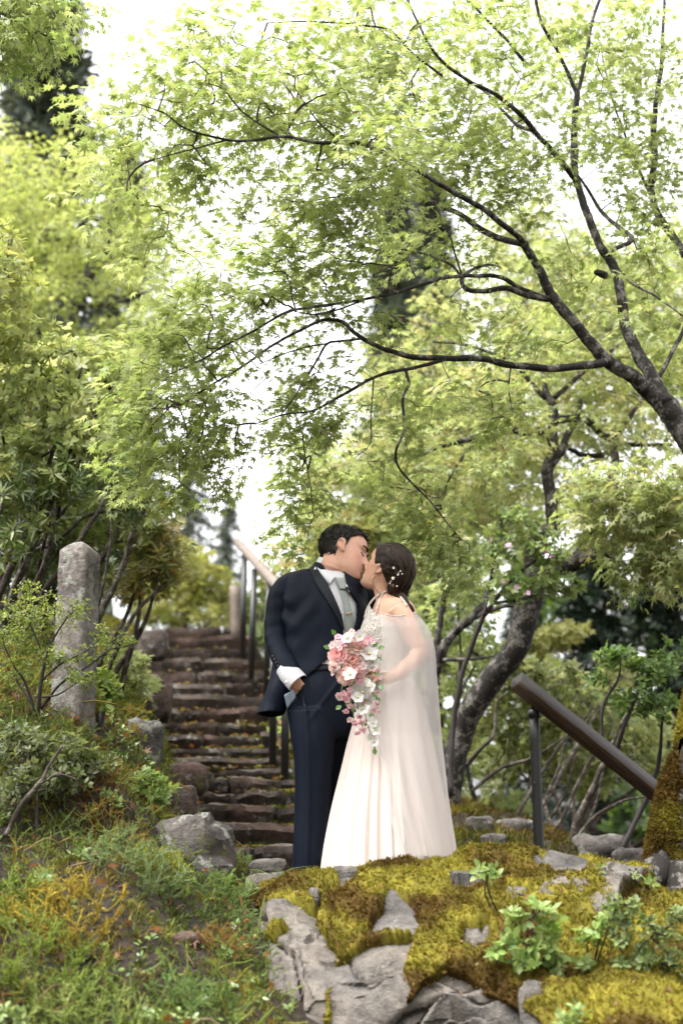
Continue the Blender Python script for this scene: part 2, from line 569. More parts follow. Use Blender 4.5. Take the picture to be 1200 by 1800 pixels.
def ground_z(x, y):
    x = np.asarray(x, float); y = np.asarray(y, float)
    z = smooth_z(x, y)
    p = np.stack([x, y, np.zeros_like(x)], -1)
    far = sstep(26, 70, np.hypot(x, y))
    # the stair is cut into the slope
    if x.ndim:
        inst = (y > 7.6) & (y < STEP_Y[-1] + .5)
        sl_ = np.interp(y, STEP_Y, P(STEP_L, STEP_ROW, STEP_Y)[:, 0]); sr_ = np.interp(y, STEP_Y, P(STEP_R, STEP_ROW, STEP_Y)[:, 0])
        wgt = sstep(-.22, -.02, x - sl_) * sstep(-.25, -.02, sr_ - x) * inst
        z = z - wgt * np.maximum(0, z - (np.interp(y, STEP_Y, STEP_Z) - .20))
    z = z + 0.07 * fbm(p * 2.3 + 5, 33, 3) * sstep(-.25, -.6, x) * sstep(8.0, 6.5, y) * sstep(4.2, 4.8, y)
    return z + 0.05 * fbm(p * 1.7, 3) * (1 - far) + 0.022 * fbm(p * 7, 8, 3) * (1 - far) + 1.2 * far * fbm(p * 0.05, 5, 3)


def axis_steps(dense_a, dense_b, step, lo, hi):
    a = list(np.arange(dense_a, dense_b + 1e-6, step))
    s = step
    while a[-1] < hi:
        s *= 1.25; a.append(a[-1] + s)
    s = step
    while a[0] > lo:
        s *= 1.25; a.insert(0, a[0] - s)
    return np.array(a)


gx = axis_steps(-4.2, 3.6, 0.06, -900, 900)
gy = axis_steps(3.6, 12.5, 0.06, -300, 2500)
GX, GY = np.meshgrid(gx, gy, indexing='ij')
GV = np.stack([GX, GY, ground_z(GX, GY)], -1).reshape(-1, 3)
build('ground', GV, grid_faces(len(gx), len(gy))[:, ::-1], M['soil'], kind='structure', label='brown soil hillside under the plants, stairs and rocks')

# ================================================================ stone stair
def stone_block(lo, hi, seed, nx=7, ny=4, nz=3, rough=0.03, bev=0.25):
    """irregular block filling the box lo..hi (local axes): rounded box with lumpy faces"""
    lo = np.asarray(lo, float); hi = np.asarray(hi, float)
    V = []; F = []; idx = {}
    def vid(i, j, k):
        if (i, j, k) not in idx:
            idx[(i, j, k)] = len(V); V.append((i / nx * 2 - 1, j / ny * 2 - 1, k / nz * 2 - 1))
        return idx[(i, j, k)]
    for i in range(nx):
        for j in range(ny):
            F.append([vid(i, j, nz), vid(i + 1, j, nz), vid(i + 1, j + 1, nz), vid(i, j + 1, nz)])
            F.append([vid(i, j, 0), vid(i, j + 1, 0), vid(i + 1, j + 1, 0), vid(i + 1, j, 0)])
    for i in range(nx):
        for k in range(nz):
            F.append([vid(i, 0, k), vid(i + 1, 0, k), vid(i + 1, 0, k + 1), vid(i, 0, k + 1)])
            F.append([vid(i, ny, k), vid(i, ny, k + 1), vid(i + 1, ny, k + 1), vid(i + 1, ny, k)])
    for j in range(ny):
        for k in range(nz):
            F.append([vid(0, j, k), vid(0, j, k + 1), vid(0, j + 1, k + 1), vid(0, j + 1, k)])
            F.append([vid(nx, j, k), vid(nx, j + 1, k), vid(nx, j + 1, k + 1), vid(nx, j, k + 1)])
    V = np.array(V)
    size = (hi - lo) / 2
    # pull corners in (rounded box)
    pw = 1 / bev + 2
    nrm = (np.abs(V) ** pw).sum(1) ** (1 / pw)
    V = V / np.maximum(nrm, 1e-6)[:, None]
    W = (lo + hi) / 2 + V * size
    q = W / max(size.max(), 0.05) * 1.4 + seed * 17.3
    f1, f2, cid, off = worley(q * 1.3, seed)
    W = W + unit(V) * ((cid - 0.5) * rough * 1.3 + rough * 0.8 * fbm(q * 2.2, seed, 3))[:, None]
    return W, np.array(F)


stair = thing('stone_stair', P(480, 1540, 7.9), 'weathered brown stone staircase climbing the bank behind the groom', 'stairs')
_sd = 0
for i in range(NSTEP):
    Y = STEP_Y[i]; zt = STEP_Z[i]
    xl = P(STEP_L[i], STEP_ROW[i], Y)[0] - 0.10; xr = P(STEP_R[i], STEP_ROW[i], Y)[0] + 0.10
    rr = np.random.default_rng(100 + i)
    cuts = [[0.0, 1.0], [0.0, 0.42, 1.0], [0.0, 0.66, 1.0], [0.0, 0.28, 1.0], [0.0, 0.35, 0.74, 1.0]][(i * 7 + 1) % 5]
    cuts = np.array(cuts); cuts[1:-1] += rr.uniform(-0.08, 0.08, len(cuts) - 2)
    zl = STEP_Z[i - 1] if i else zt - 0.16
    for a, b in zip(cuts[:-1], cuts[1:]):
        _sd += 1
        tilt = rr.uniform(-0.03, 0.03)
        lo = [xl + (xr - xl) * a + 0.010, Y - rr.uniform(-0.03, 0.05), zl - 0.10]
        hi = [xl + (xr - xl) * b - 0.010, Y + 0.62, zt + rr.uniform(-0.022, 0.022)]
        V, F = stone_block(lo, hi, _sd, nx=18, ny=6, nz=6, rough=0.014, bev=0.055)
        mid = (lo[0] + hi[0]) / 2
        V[:, 2] += (V[:, 0] - mid) * tilt * 2 + 0.012 * fbm(np.stack([V[:, 0] * 6, np.full(len(V), i * 3.1), np.zeros(len(V))], -1), _sd, 3)
        V[:, 1] += 0.028 * fbm(np.stack([V[:, 0] * 4, V[:, 2] * 5, np.full(len(V), i * 5.3)], -1), _sd + 50, 3)
        und = np.clip((zt - .035 - V[:, 2]) / .13, 0, 1) * sstep(.25, .0, V[:, 1] - lo[1])
        V[:, 1] += .085 * und          # worn hollow below the lip of the tread
        build('step_stone', V, F, M['step_stone'], stair).data.set_sharp_from_angle(angle=math.radians(38))

# ================================================================ separate stones
def boulder(px, py, w, h, Y, seed, label, m='boulder', name='boulder', depth=None, rough=0.05, group='loose stones around the stairs and the mossy rock', sink=0.25):
    """loose stone whose outline in the photo is centred on (px,py), w by h pixels"""
    c = P(px, py, Y); k = Y / FPX
    s = np.array([w * k, depth or w * k * 0.8, h * k]) / 2
    V, F = stone_block(-s * 1.06, s * 1.06, seed, nx=9, ny=8, nz=8, rough=rough * 2 * s.max(), bev=0.55)
    o = build(name, V + c, F, M[m], loc=c - np.array([0, 0, s[2]]), smooth=True)
    o.data.set_sharp_from_angle(angle=math.radians(30))
    o['label'] = label; o['category'] = 'rock'
    if group: o['group'] = group
    return o


boulder(343, 1505, 118, 120, 6.55, 11, 'big grey lichened boulder with a mossy cap at the foot of the stone stairs', depth=0.34, rough=0.10)
boulder(325, 1590, 86, 60, 6.3, 12, 'brown mossy stone under the big lichened boulder', m='boulder')
boulder(252, 1310, 62, 84, 8.2, 13, 'pale broken stone in the shrubs beside the lower stairs', m='boulder')
boulder(270, 1135, 50, 52, 12.5, 14, 'brown edge stone on the bank beside the upper stairs', m='step_stone')
boulder(282, 1235, 40, 70, 10.6, 15, 'tall brown edge stone standing beside the middle of the stairs', m='step_stone')
boulder(330, 1370, 66, 54, 8.9, 16, 'flat brown kerb stone beside the stairs below the pale broken stone', m='step_stone')
boulder(322, 1420, 50, 70, 7.6, 17, 'dark purple stone behind the big lichened boulder', m='step_stone')
boulder(470, 1530, 62, 34, 6.75, 18, 'low pale grey stone at the bottom step beside the groom shoe', m='slab')
boulder(462, 1565, 60, 50, 6.45, 19, 'small grey brown stone between ferns and the mossy rock', m='slab')
boulder(300, 1655, 120, 26, 5.6, 20, 'long dark flat stone half buried in the clubmoss bank', m='step_stone')
boulder(262, 1205, 34, 36, 11.4, 51, 'rounded stone in the bank beneath the small azalea', m='step_stone')
for k, (px, py, w, h, Y, t) in enumerate([(842, 1450, 44, 26, 9.4, 'small grey stone on the slope right behind the bride'), (905, 1452, 60, 22, 9.7, 'flat pinkish stone on the slope behind the bride'),
                                   (1055, 1492, 90, 42, 8.9, 'broad grey stone at the foot of the thicket stems behind the rail post'), (868, 1478, 40, 22, 8.9, 'squat brown stone just above the moss behind the bride'),
                                   (1110, 1508, 60, 30, 8.6, 'dark stone between the thicket and the mossy trunk')]):
    boulder(px, py, w, h, Y, 30 + k, t, m='boulder')

# ================================================================ mossy rock outcrop
rock_px = np.concatenate([np.linspace(395, 470, 26), np.linspace(474, 1230, 215), np.linspace(1236, 1420, 24)])
crest = np.interp(rock_px, [395, 430, 455, 480, 520, 560, 620, 665, 700, 760, 820, 870, 930, 1000, 1060, 1130, 1200, 1300, 1420],
                  [1700, 1625, 1590, 1566, 1553, 1545, 1538, 1527, 1519, 1522, 1512, 1506, 1509, 1521, 1533, 1549, 1576, 1630, 1700])
ns_f, ns_b = 120, 26
RV = np.zeros((len(rock_px), ns_f + ns_b, 3))
for i, px in enumerate(rock_px):
    back = 0.75 * sstep(470, 395, px) + 0.5 * sstep(1230, 1420, px)
    s = np.linspace(0, 1, ns_f)
    rows = 1880 + (crest[i] - 1880) * s
    y0 = 5.35 - 0.55 * sstep(760, 1150, px) + back
    p = 3.4 - 2.0 * sstep(760, 1080, px)
    Yf = y0 + (6.25 - y0 + back * 0.25) * s ** p
    RV[i, :ns_f] = P(px, rows, Yf)
    t = np.linspace(0, 1, ns_b + 1)[1:]
    top = RV[i, ns_f - 1]
    RV[i, ns_f:] = np.stack([top[0] + 0 * t, top[1] + 0.75 * t, top[2] - 0.30 * t ** 1.6 + 0.01 * t], -1)
nR = RV.shape[:2]
RQ = grid_faces(*nR)[:, ::-1]
R0 = RV.reshape(-1, 3).copy()
RN = normals(R0, RQ)
if RN[len(RN) // 2] @ np.array([0, -1, 0.5]) < 0: RN = -RN; RQ = RQ[:, ::-1]
q0 = PX(R0)
# slabs: tilted facets between cracks
sk = np.stack([R0[:, 0] * 1.0 + R0[:, 2] * 0.5, R0[:, 1] * 0.6, R0[:, 2] * 1.15 - R0[:, 0] * 0.35], -1)
wp = sk + 0.13 * np.stack([fbm(R0 * 2.6, 61, 3), fbm(R0 * 2.6, 62, 3), fbm(R0 * 2.6, 63, 3)], -1)
f1, f2, cid, off = worley(wp * 2.7, 5)
tiltv = np.stack([_hash((cid * 99999).astype(np.int64), np.zeros(len(cid), np.int64), np.zeros(len(cid), np.int64), k) - 0.5 for k in (1, 2, 3)], -1)
disp = (cid - 0.5) * 0.10 + (off * tiltv).sum(-1) * 0.20 - 0.022 * np.exp(-((f2 - f1) / 0.03) ** 2)
g1, g2, gid, goff = worley(wp * 6.5 + 9, 15)
gt_ = np.stack([_hash((gid * 99999).astype(np.int64), np.zeros(len(gid), np.int64), np.zeros(len(gid), np.int64), k) - 0.5 for k in (4, 5, 6)], -1)
disp += (gid - 0.5) * 0.016 + (goff * gt_).sum(-1) * 0.030 + 0.008 * fbm(R0 * 4, 20, 4)
edge_keep = sstep(0, 1, np.abs(q0[:, 1] - 1530) / 40) * 0.7 + 0.3
disp *= edge_keep
R1 = R0 + RN * disp[:, None]
rockbase = np.array([0.4, 5.6, CZ - 0.7])
outcrop = thing('mossy_rock_outcrop', rockbase, 'large grey rock outcrop carpeted in golden moss in front of the couple', 'rock')
build('rock_face', R1, RQ, M['slab'], outcrop).data.set_sharp_from_angle(angle=math.radians(32))
# moss: everywhere except the bare patches
qj = q0 + 9 * np.stack([fbm(R0 * 9, 71, 3), fbm(R0 * 9, 72, 3)], -1)
BARE = [[(380, 1900), (440, 1690), (455, 1640), (470, 1592), (500, 1578), (545, 1582), (556, 1604), (572, 1625), (590, 1640), (588, 1690), (572, 1760), (560, 1900)],
        [(583, 1690), (612, 1670), (640, 1653), (690, 1640), (733, 1627), (722, 1660), (713, 1690), (708, 1763), (700, 1900), (578, 1900), (585, 1760)],
        [(700, 1900), (705, 1790), (740, 1733), (777, 1697), (811, 1706), (841, 1743), (850, 1757), (915, 1776), (950, 1802), (960, 1900)],
        [(640, 1634), (664, 1598), (690, 1566), (723, 1588), (752, 1618), (700, 1628)],
        [(930, 1512), (976, 1515), (1037, 1536), (1021, 1558), (986, 1554), (937, 1530)],
        [(811, 1624), (857, 1612), (862, 1645), (832, 1662), (812, 1650)],
        [(592, 1560), (602, 1528), (622, 1530), (632, 1556), (618, 1562)],
        [(545, 1586), (556, 1560), (561, 1572), (552, 1600)],
        [(795, 1545), (815, 1543), (860, 1547), (850, 1556), (800, 1560)]]
bare = np.zeros(len(R0), bool)
for b in BARE: bare |= inpoly(qj, b)
bare &= ~inpoly(qj, [(445, 1636), (478, 1618), (507, 1622), (498, 1640), (452, 1654)])
bare |= (qj[:, 0] < 470) & (qj[:, 1] > 1600) & (vnoise(R0 * 7, 77) > -0.2)
mk = (~bare).astype(float).reshape(nR)
for _ in range(3):
    mk[1:-1, 1:-1] = (mk[1:-1, 1:-1] * 2 + mk[:-2, 1:-1] + mk[2:, 1:-1] + mk[1:-1, :-2] + mk[1:-1, 2:]) / 6
mk = mk.reshape(-1)
cover = sstep(0.40, 0.8, mk)
h = -0.03 + cover * (0.052 + 0.016 * fbm(R0 * 9, 81, 3) + 0.010 * fbm(R0 * 30, 82, 2))
# the moss bridges the cracks of the rock below it
R1m = R0 + RN * (disp * 0.55 + 0.01)[:, None]
MV = np.where((cover > 0.02)[:, None], np.maximum(0, 1) * R1m, R1 - RN * 0.02) + RN * h[:, None]


def moss_tint(p, n, seed=0):
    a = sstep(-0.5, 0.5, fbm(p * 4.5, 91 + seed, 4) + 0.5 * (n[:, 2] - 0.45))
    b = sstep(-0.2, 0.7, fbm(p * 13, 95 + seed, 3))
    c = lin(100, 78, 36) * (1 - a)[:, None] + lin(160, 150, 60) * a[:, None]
    return c * 0.66 * (0.75 + 0.4 * b)[:, None]


mt = moss_tint(R0, RN)
keep = (cover[RQ] > 0.02).any(1)
build('moss_carpet', MV, RQ[keep], M['moss'], outcrop, tint=mt * 0.8, kind='stuff')


def moss_tufts(V, Q, N, n, parent, seed, wt=None, size=0.016, tint_fn=moss_tint):
    r = np.random.default_rng(seed)
    a = np.linalg.norm(np.cross(V[Q[:, 2]] - V[Q[:, 0]], V[Q[:, 3]] - V[Q[:, 1]]), axis=1)
    if wt is not None: a = a * wt[Q].mean(1)
    pick = r.choice(len(Q), n, p=a / a.sum())
    w = r.dirichlet((1, 1, 1, 1), n)
    p = (V[Q[pick]] * w[..., None]).sum(1); nn = unit((N[Q[pick]] * w[..., None]).sum(1))
    tv = np.array([[-0.22, 0, 0], [0.22, 0, 0], [0.05, 1, 0.1], [0.1, -0.1, -0.2], [0, -0.1, 0.25], [-0.45, 0.8, 0.3], [-0.1, 0, 0.2], [0.15, 0, -0.15], [0.5, 0.75, -0.3]])
    tf = np.array([[0, 1, 2], [3, 4, 5], [6, 7, 8]])
    up = unit(nn + 0.5 * r.normal(size=(n, 3)) + np.array([0, 0, 0.25]))
    S = size * r.uniform(0.6, 1.5, n)
    TV, TF = scatter(tv, tf, frames(up, r.normal(size=(n, 3))), p - nn * 0.003, S)
    c = tint_fn(p, nn) * r.uniform(0.75, 1.3, (n, 1))
    return build('moss_tuft', TV, TF, M['moss'], parent, tint=np.repeat(c, 9, 0), smooth=False, kind='stuff')


moss_tufts(MV, RQ[keep], RN, 42000, outcrop, 5, cover * (q0[:, 1] < 1860))

# small stones on the outcrop
boulder(607, 1547, 44, 44, 6.22, 40, 'small upright grey stone on the moss at the hem of the dress', m='slab', depth=0.09)
boulder(500, 1545, 46, 20, 6.55, 41, 'flat pale stone at the groom shoe', m='slab')
boulder(552, 1583, 16, 40, 6.05, 42, 'thin pointed grey sliver of rock in the moss', m='slab', depth=0.06)
boulder(805, 1547, 26, 20, 6.05, 43, 'little dark stone in the moss below the hem of the dress', m='slab')
boulder(735, 1512, 34, 14, 6.35, 44, 'low stone on the moss crest against the hem of the dress', m='slab')

# ================================================================ stone marker pillar
pb = P(128, 1262, 7.1); pt = P(141, 972, 7.18)
ax = unit(pt - pb); side = unit(np.cross(ax, [0.35, 1, 0])); fw = np.cross(ax, side)
ps = []
rings = []
L = np.linalg.norm(pt - pb)
for t in np.linspace(-0.25, 1, 26):
    w = 0.086 - 0.006 * t
    c = pb + ax * L * t
    rings.append((c, w))
rings += [(pt + ax * 0.030, 0.054), (pt + ax * 0.054, 0.024)]
sq = np.array([(np.sign(math.cos(a)) * min(1, abs(1.0 / max(abs(math.cos(a)), abs(math.sin(a)))) * abs(math.cos(a))), np.sign(math.sin(a)) * min(1, abs(1.0 / max(abs(math.cos(a)), abs(math.sin(a)))) * abs(math.sin(a)))) for a in np.linspace(0, 2 * np.pi, 32, endpoint=False) + 0.02])
rn = np.linalg.norm(sq, axis=1); sq = sq * np.minimum(1, 1.34 / rn)[:, None]      # worn corners
PVs = np.concatenate([c + w * (sq[:, :1] * side + sq[:, 1:] * fw) for c, w in rings])
PQ = grid_faces(len(rings), 32, wrap_v=True)
PVs = np.vstack([PVs, pt + ax * 0.058]); k = np.arange(32)
PT = np.stack([(len(rings) - 1) * 32 + k, (len(rings) - 1) * 32 + (k + 1) % 32, np.full(32, len(PVs) - 1)], -1)
PVs += 0.004 * np.stack([fbm(PVs * 12, 31, 3), fbm(PVs * 12, 32, 3), fbm(PVs * 12, 33, 3)], -1)
build('stone_pillar', PVs, [PQ, PT], M['pillar'], loc=pb, label='leaning square granite pillar with pointed lichened top on the bank', category='pillar', smooth=False)

# ================================================================ handrails
M['iron'] = simple_mat('iron', (0.008, 0.007, 0.007), 0.42, bump=(300, 0.15, (1, 1, 1)), vary=(20, 0.3))
m, nt, out, nd = mat('rail_wood')
tc = nd('TexCoord'); mp = nd('Mapping', Vector=tc.outputs['Object'], Scale=(2.0, 30, 30))
n1 = nd('TexNoise', Vector=mp, Scale=3.0, Detail=6.0, Roughness=0.6)
c = ramp(nd, n1.outputs[0], [(0.3, (0.006, 0.004, 0.003)), (0.55, (0.020, 0.013, 0.010)), (0.75, (0.05, 0.036, 0.026))])
p = nd('BsdfPrincipled', Base_Color=c, Roughness=0.6)
b = nd('Bump', Strength=0.5, Distance=0.005, Height=n1.outputs[0])
nt.links.new(b.outputs[0], p.inputs['Normal']); nt.links.new(p.outputs[0], out.inputs[0])
M['rail_wood'] = m
M['pale_wood'] = simple_mat('pale_wood', (0.11, 0.085, 0.066), 0.7, bump=(40, 0.4, (1, 8, 8)), vary=(10, 0.3))


def beam(a, b, w, h, name, m, parent, chamfer=0.004, roll=-0.42):
    """rectangular timber from a to b, built along local X so that its grain follows it"""
    a = np.asarray(a, float); b = np.asarray(b, float)
    L = np.linalg.norm(b - a); x = unit(b - a); y = unit(np.cross([0, 0, 1], x)); z = np.cross(x, y)
    ca, sa = math.cos(roll), math.sin(roll); y, z = y * ca + z * sa, z * ca - y * sa
    pr = np.array([(-1, -1), (1, -1), (1, 1), (-1, 1)], float)
    sec = []
    for sx, sy in pr:
        for dx, dy in (((1, 0), (0, 1)) if sx * sy > 0 else ((0, 1), (1, 0))):
            sec.append((sx * (w / 2 - chamfer * dx), sy * (h / 2 - chamfer * dy)))
    sec = np.array(sec)
    cen = sec.mean(0); ang = np.arctan2(sec[:, 1], sec[:, 0]); sec = sec[np.argsort(ang)]
    V = np.concatenate([np.stack([np.full(8, t), sec[:, 0], sec[:, 1]], -1) for t in np.linspace(0, L, 9)])
    Q = grid_faces(9, 8, wrap_v=True)
    n = len(V); V = np.vstack([V, [0, 0, 0], [L, 0, 0]]); k = np.arange(8)
    T = np.vstack([np.stack([(k + 1) % 8, k, np.full(8, n)], -1), np.stack([64 + k, 64 + (k + 1) % 8, np.full(8, n + 1)], -1)])
    o = link(name, raw_mesh(name, V, [Q[:, ::-1], T[:, ::-1]], smooth=False), m, parent)
    Mx = Matrix(((x[0], y[0], z[0], a[0] - BASE[parent.name][0]), (x[1], y[1], z[1], a[1] - BASE[parent.name][1]), (x[2], y[2], z[2], a[2] - BASE[parent.name][2]), (0, 0, 0, 1)))
    o.matrix_local = Mx
    return o


rb = P(948, 1520, 7.6)
rail = thing('timber_handrail', rb, 'dark squared timber handrail on a black iron post behind the mossy rock', 'handrail')
A = P(908, 1197, 7.45); B = P(1235, 1459, 8.1)
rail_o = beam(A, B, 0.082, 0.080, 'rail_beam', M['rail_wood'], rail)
m_ = M['rail_wood'].copy(); m_.name = 'rail_wood_bounce_underside'
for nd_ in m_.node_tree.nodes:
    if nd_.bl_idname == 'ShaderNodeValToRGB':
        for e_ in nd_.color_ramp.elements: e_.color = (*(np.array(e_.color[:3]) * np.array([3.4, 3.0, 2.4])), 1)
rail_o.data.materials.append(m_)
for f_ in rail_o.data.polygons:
    if f_.center.z < -.026: f_.material_index = 1          # underside lighter: ground bounce light put into the colour, and unweathered wood
top = P(938, 1252, 7.6)
for nm, pts, r in (('post', [rb - np.array([0, 0, 0.25]), top], 0.0265), ('bracket', [top, P(930, 1221, 7.52)], 0.009), ('bracket', [top, P(968, 1243, 7.58)], 0.009)):
    V, Q, T = tube(resample(pts, 8), r, 16); build(nm, V, [Q, T], M['iron'], rail)
V, Q, T = tube([top - np.array([0, 0, 0.03]), top + np.array([0, 0, 0.012])], 0.031, 18); build('post_cap', V, [Q, T], M['iron'], rail, smooth=False)
for px, py in ((929, 1219), (969, 1242)):
    c = P(px, py, 7.55); V, Q, T = tube([c - np.array([0.0, 0, 0.012]), c + np.array([0, 0, 0.004])], 0.020, 12); build('bracket_plate', V, [Q, T], M['iron'], rail, smooth=False)
V, Q = ellipsoid(P(938, 1377, 7.57), (0.006, 0.006, 0.006), 6, 8); build('bolt', V, Q, M['iron'], rail)

# rail up the right side of the stairs: rounded timber on pairs of iron posts
r2b = P(500, 1365, 10.6)
rail2 = thing('stair_handrail', r2b, 'pale round timber handrail on dark iron posts along the stone stairs', 'handrail')
RA = P(418, 953, 15.6); RB = P(492, 1034, 12.4); RC = RB + (RB - RA) * 0.9
V, Q, T = tube(resample([RA, RB, RC], 24), 0.05, 14); V += 0.004 * np.stack([vnoise(V * 9, 3)] * 3, -1)
build('rail_beam', V, [Q, T], M['pale_wood'], rail2)
for (x0, y0, x1, y1, Y, r) in [(500, 1372, 503, 1120, 10.6, 0.030), (479, 1345, 482, 1080, 11.3, 0.030), (427, 1125, 430, 975, 15.1, 0.032), (442, 1160, 447, 1000, 14.3, 0.032), (469, 1185, 474, 1020, 13.2, 0.032)]:
    a = P(x0, y0, Y); b = P(x1, y1, Y); a[2] -= 0.2
    V, Q, T = tube([a, b], r, 12); build('post', V, [Q, T], M['iron'], rail2)
# old wooden stake beside the top post
a = P(416, 1125, 15.6); b = P(413, 1030, 15.6)
V, Q, T = tube(resample([a, b], 6), 0.06, 10); build('wooden_stake', V, [Q, T], M['pale_wood'], loc=a, label='short weathered wooden stake beside the top of the stair handrail', category='stake')
# ================================================================ people
YM, YW = 6.80, 6.68                 # groom and bride stand at these distances
KM, KW = YM / FPX, YW / FPX


def ring(px, py, Y0, hw, hd, d=0.0, tilt=0.0):
    c = P(px, py, Y0 + d); k = Y0 / FPX
    return (c, np.array([math.cos(tilt), 0, math.sin(tilt)]) * hw * k, np.array([0, 1.0, 0]) * hd)


def rings_dense(tab, Y0, n, tilt=0.0):
    """rows (py, cx, hw px, hd m, d m) -> dense rings"""
    t = resample(tab, n)
    return [ring(r[1], r[0], Y0, max(r[2], 1), max(r[3], 0.004), r[4], tilt) for r in t]


def limb(pts, rad, n=40, sides=22):
    q = resample(np.column_stack([np.asarray(pts, float), rad]), n)
    return tube(q[:, :3], np.maximum(q[:, 3], 0.003), sides)


def head_points(nz, nt, female=False, grow=0.0):
    T = np.array([  # z, back, front, half width
        (-.108, .040, .072, .012), (-.102, .020, .084, .026), (-.09, -.005, .089, .038), (-.075, -.028, .090, .048), (-.05, -.050, .089, .056),
        (-.03, -.065, .088, .062), (-.01, -.082, .088, .067), (.01, -.094, .086, .070), (.025, -.100, .087, .0715), (.04, -.104, .093, .0735),
        (.06, -.106, .093, .0745), (.08, -.103, .087, .0725), (.098, -.092, .072, .064), (.112, -.074, .050, .051), (.121, -.05, .026, .034), (.125, -.025, .0, .012)])
    if female:
        T[:7, 3] *= 0.90; T[:5, 2] *= 0.97
    s = np.linspace(0, 1, nz)
    zz = np.interp(s, np.linspace(0, 1, len(T)), T[:, 0])
    Q = np.stack([np.interp(zz, T[:, 0], T[:, k]) for k in range(4)], -1)
    for _ in range(3):
        Q[1:-1] = (Q[:-2] + 2 * Q[1:-1] + Q[2:]) / 4
    th = np.linspace(0, 2 * np.pi, nt, endpoint=False)
    ca, sa = np.cos(th), np.sin(th)
    e = 2 / 2.25
    ca = np.sign(ca) * abs(ca) ** e; sa = np.sign(sa) * abs(sa) ** e
    xc = (Q[:, 1] + Q[:, 2]) / 2; a = (Q[:, 2] - Q[:, 1]) / 2
    X = xc[:, None] + a[:, None] * ca; Yy = Q[:, 3][:, None] * sa; Z = np.repeat(Q[:, 0][:, None], nt, 1)
    fr = (ca > 0)[None]
    g = lambda u, c, w: np.exp(-((u - c) / w) ** 2)
    ay = abs(Yy)
    nosez = np.interp(Z, [-.040, -.034, -.027, -.019, -.005, .015, .032, .045], [0, .010, .026, .031, .022, .012, .006, 0])
    nw = np.interp(Z, [-.035, -.02, .03], [.014, .0115, .008])
    dx = nosez * np.exp(-(Yy / nw) ** 2) * (0.9 if female else 1.0)
    dx += 0.012 * g(ay, .016, .006) * g(Z, -.029, .006)                          # nostril wings
    dx += -.011 * g(ay, .032, .015) * g(Z, .020, .012) + .007 * g(ay, .033, .011) * g(Z, .014, .008)
    dx += (.003 if female else .006) * g(ay, .028, .018) * g(Z, .037, .007)
    dx += .008 * g(Yy, 0, .019) * g(Z, -.051, .005) + .009 * g(Yy, 0, .017) * g(Z, -.065, .006) - .004 * g(Yy, 0, .024) * g(Z, -.058, .003)
    dx += .007 * g(Yy, 0, .02) * g(Z, -.092, .012) - .004 * g(Yy, 0, .02) * g(Z, -.077, .006)
    X = X + np.where(fr, dx, 0)
    V = np.stack([X, Yy, Z], -1)
    return V


def head_piece(Rm, c, sc, female=False):
    nz, nt = 110, 150
    V = head_points(nz, nt, female)
    W = V.reshape(-1, 3)
    W = np.vstack([W, V[0].mean(0), V[-1].mean(0)])
    k = np.arange(nt); k2 = (k + 1) % nt
    T = np.vstack([np.stack([k2, k, np.full(nt, nz * nt)], -1), np.stack([(nz - 1) * nt + k, (nz - 1) * nt + k2, np.full(nt, nz * nt + 1)], -1)])
    return W * sc @ Rm.T + c, grid_faces(nz, nt, wrap_v=True), T


def rot(yaw, pitch, roll=0):
    return np.array(Matrix.Rotation(yaw, 3, 'Z') @ Matrix.Rotation(pitch, 3, 'Y') @ Matrix.Rotation(roll, 3, 'X'))


def ear_piece(S, Rm, c, sc, sgn):
    """ear: rim, lobe and bowl as overlapping pieces"""
    R2 = rot(0, -0.22) @ rot(sgn * 0.35, 0)
    ctr = np.array([-.004, sgn * .0735, .004])
    a = np.linspace(-0.6, 4.6, 18)
    rim = np.stack([-.015 * np.cos(a) * 1.0, np.full(18, sgn * .007), .028 * np.sin(a) + .002], -1)
    rim[:, 0] *= np.where(rim[:, 2] > 0, 1.1, 0.75)
    V, Q, T = tube((rim @ R2.T + ctr) * sc @ Rm.T + c, 0.0048 * sc, 10); S.add(V, Q, T)
    V, Q = ellipsoid(np.zeros(3), (.014, .004, .026)); S.add(((V + np.array([0, sgn * .002, 0])) @ R2.T + ctr) * sc @ Rm.T + c, Q)
    V, Q = ellipsoid(np.zeros(3), (.008, .006, .010)); S.add(((V + np.array([.004, sgn * .004, -.026])) @ R2.T + ctr) * sc @ Rm.T + c, Q)


def to_head(V, Rm, c, sc):
    return (V - c) @ Rm / sc


def skin_mat(name):
    m, nt, out, nd = mat(name)
    a = nd('Attribute', {'attribute_name': 'tint'})
    tc = nd('TexCoord')
    n = nd('TexNoise', Vector=tc.outputs['Object'], Scale=40.0, Detail=4.0)
    r = ramp(nd, n.outputs[0], [(0.3, 0.93), (0.7, 1.05)])
    c = nd('MixRGB', {'blend_type': 'MULTIPLY'}, Fac=1.0, Color1=a.outputs[0], Color2=r)
    p = nd('BsdfPrincipled', Base_Color=c, Roughness=0.48)
    p.inputs['Specular IOR Level'].default_value = 0.35
    p.inputs['Subsurface Weight'].default_value = 0.12
    p.inputs['Subsurface Radius'].default_value = (0.012, 0.005, 0.003)
    p.inputs['Subsurface Scale'].default_value = 0.6
    nt.links.new(p.outputs[0], out.inputs[0])
    return m


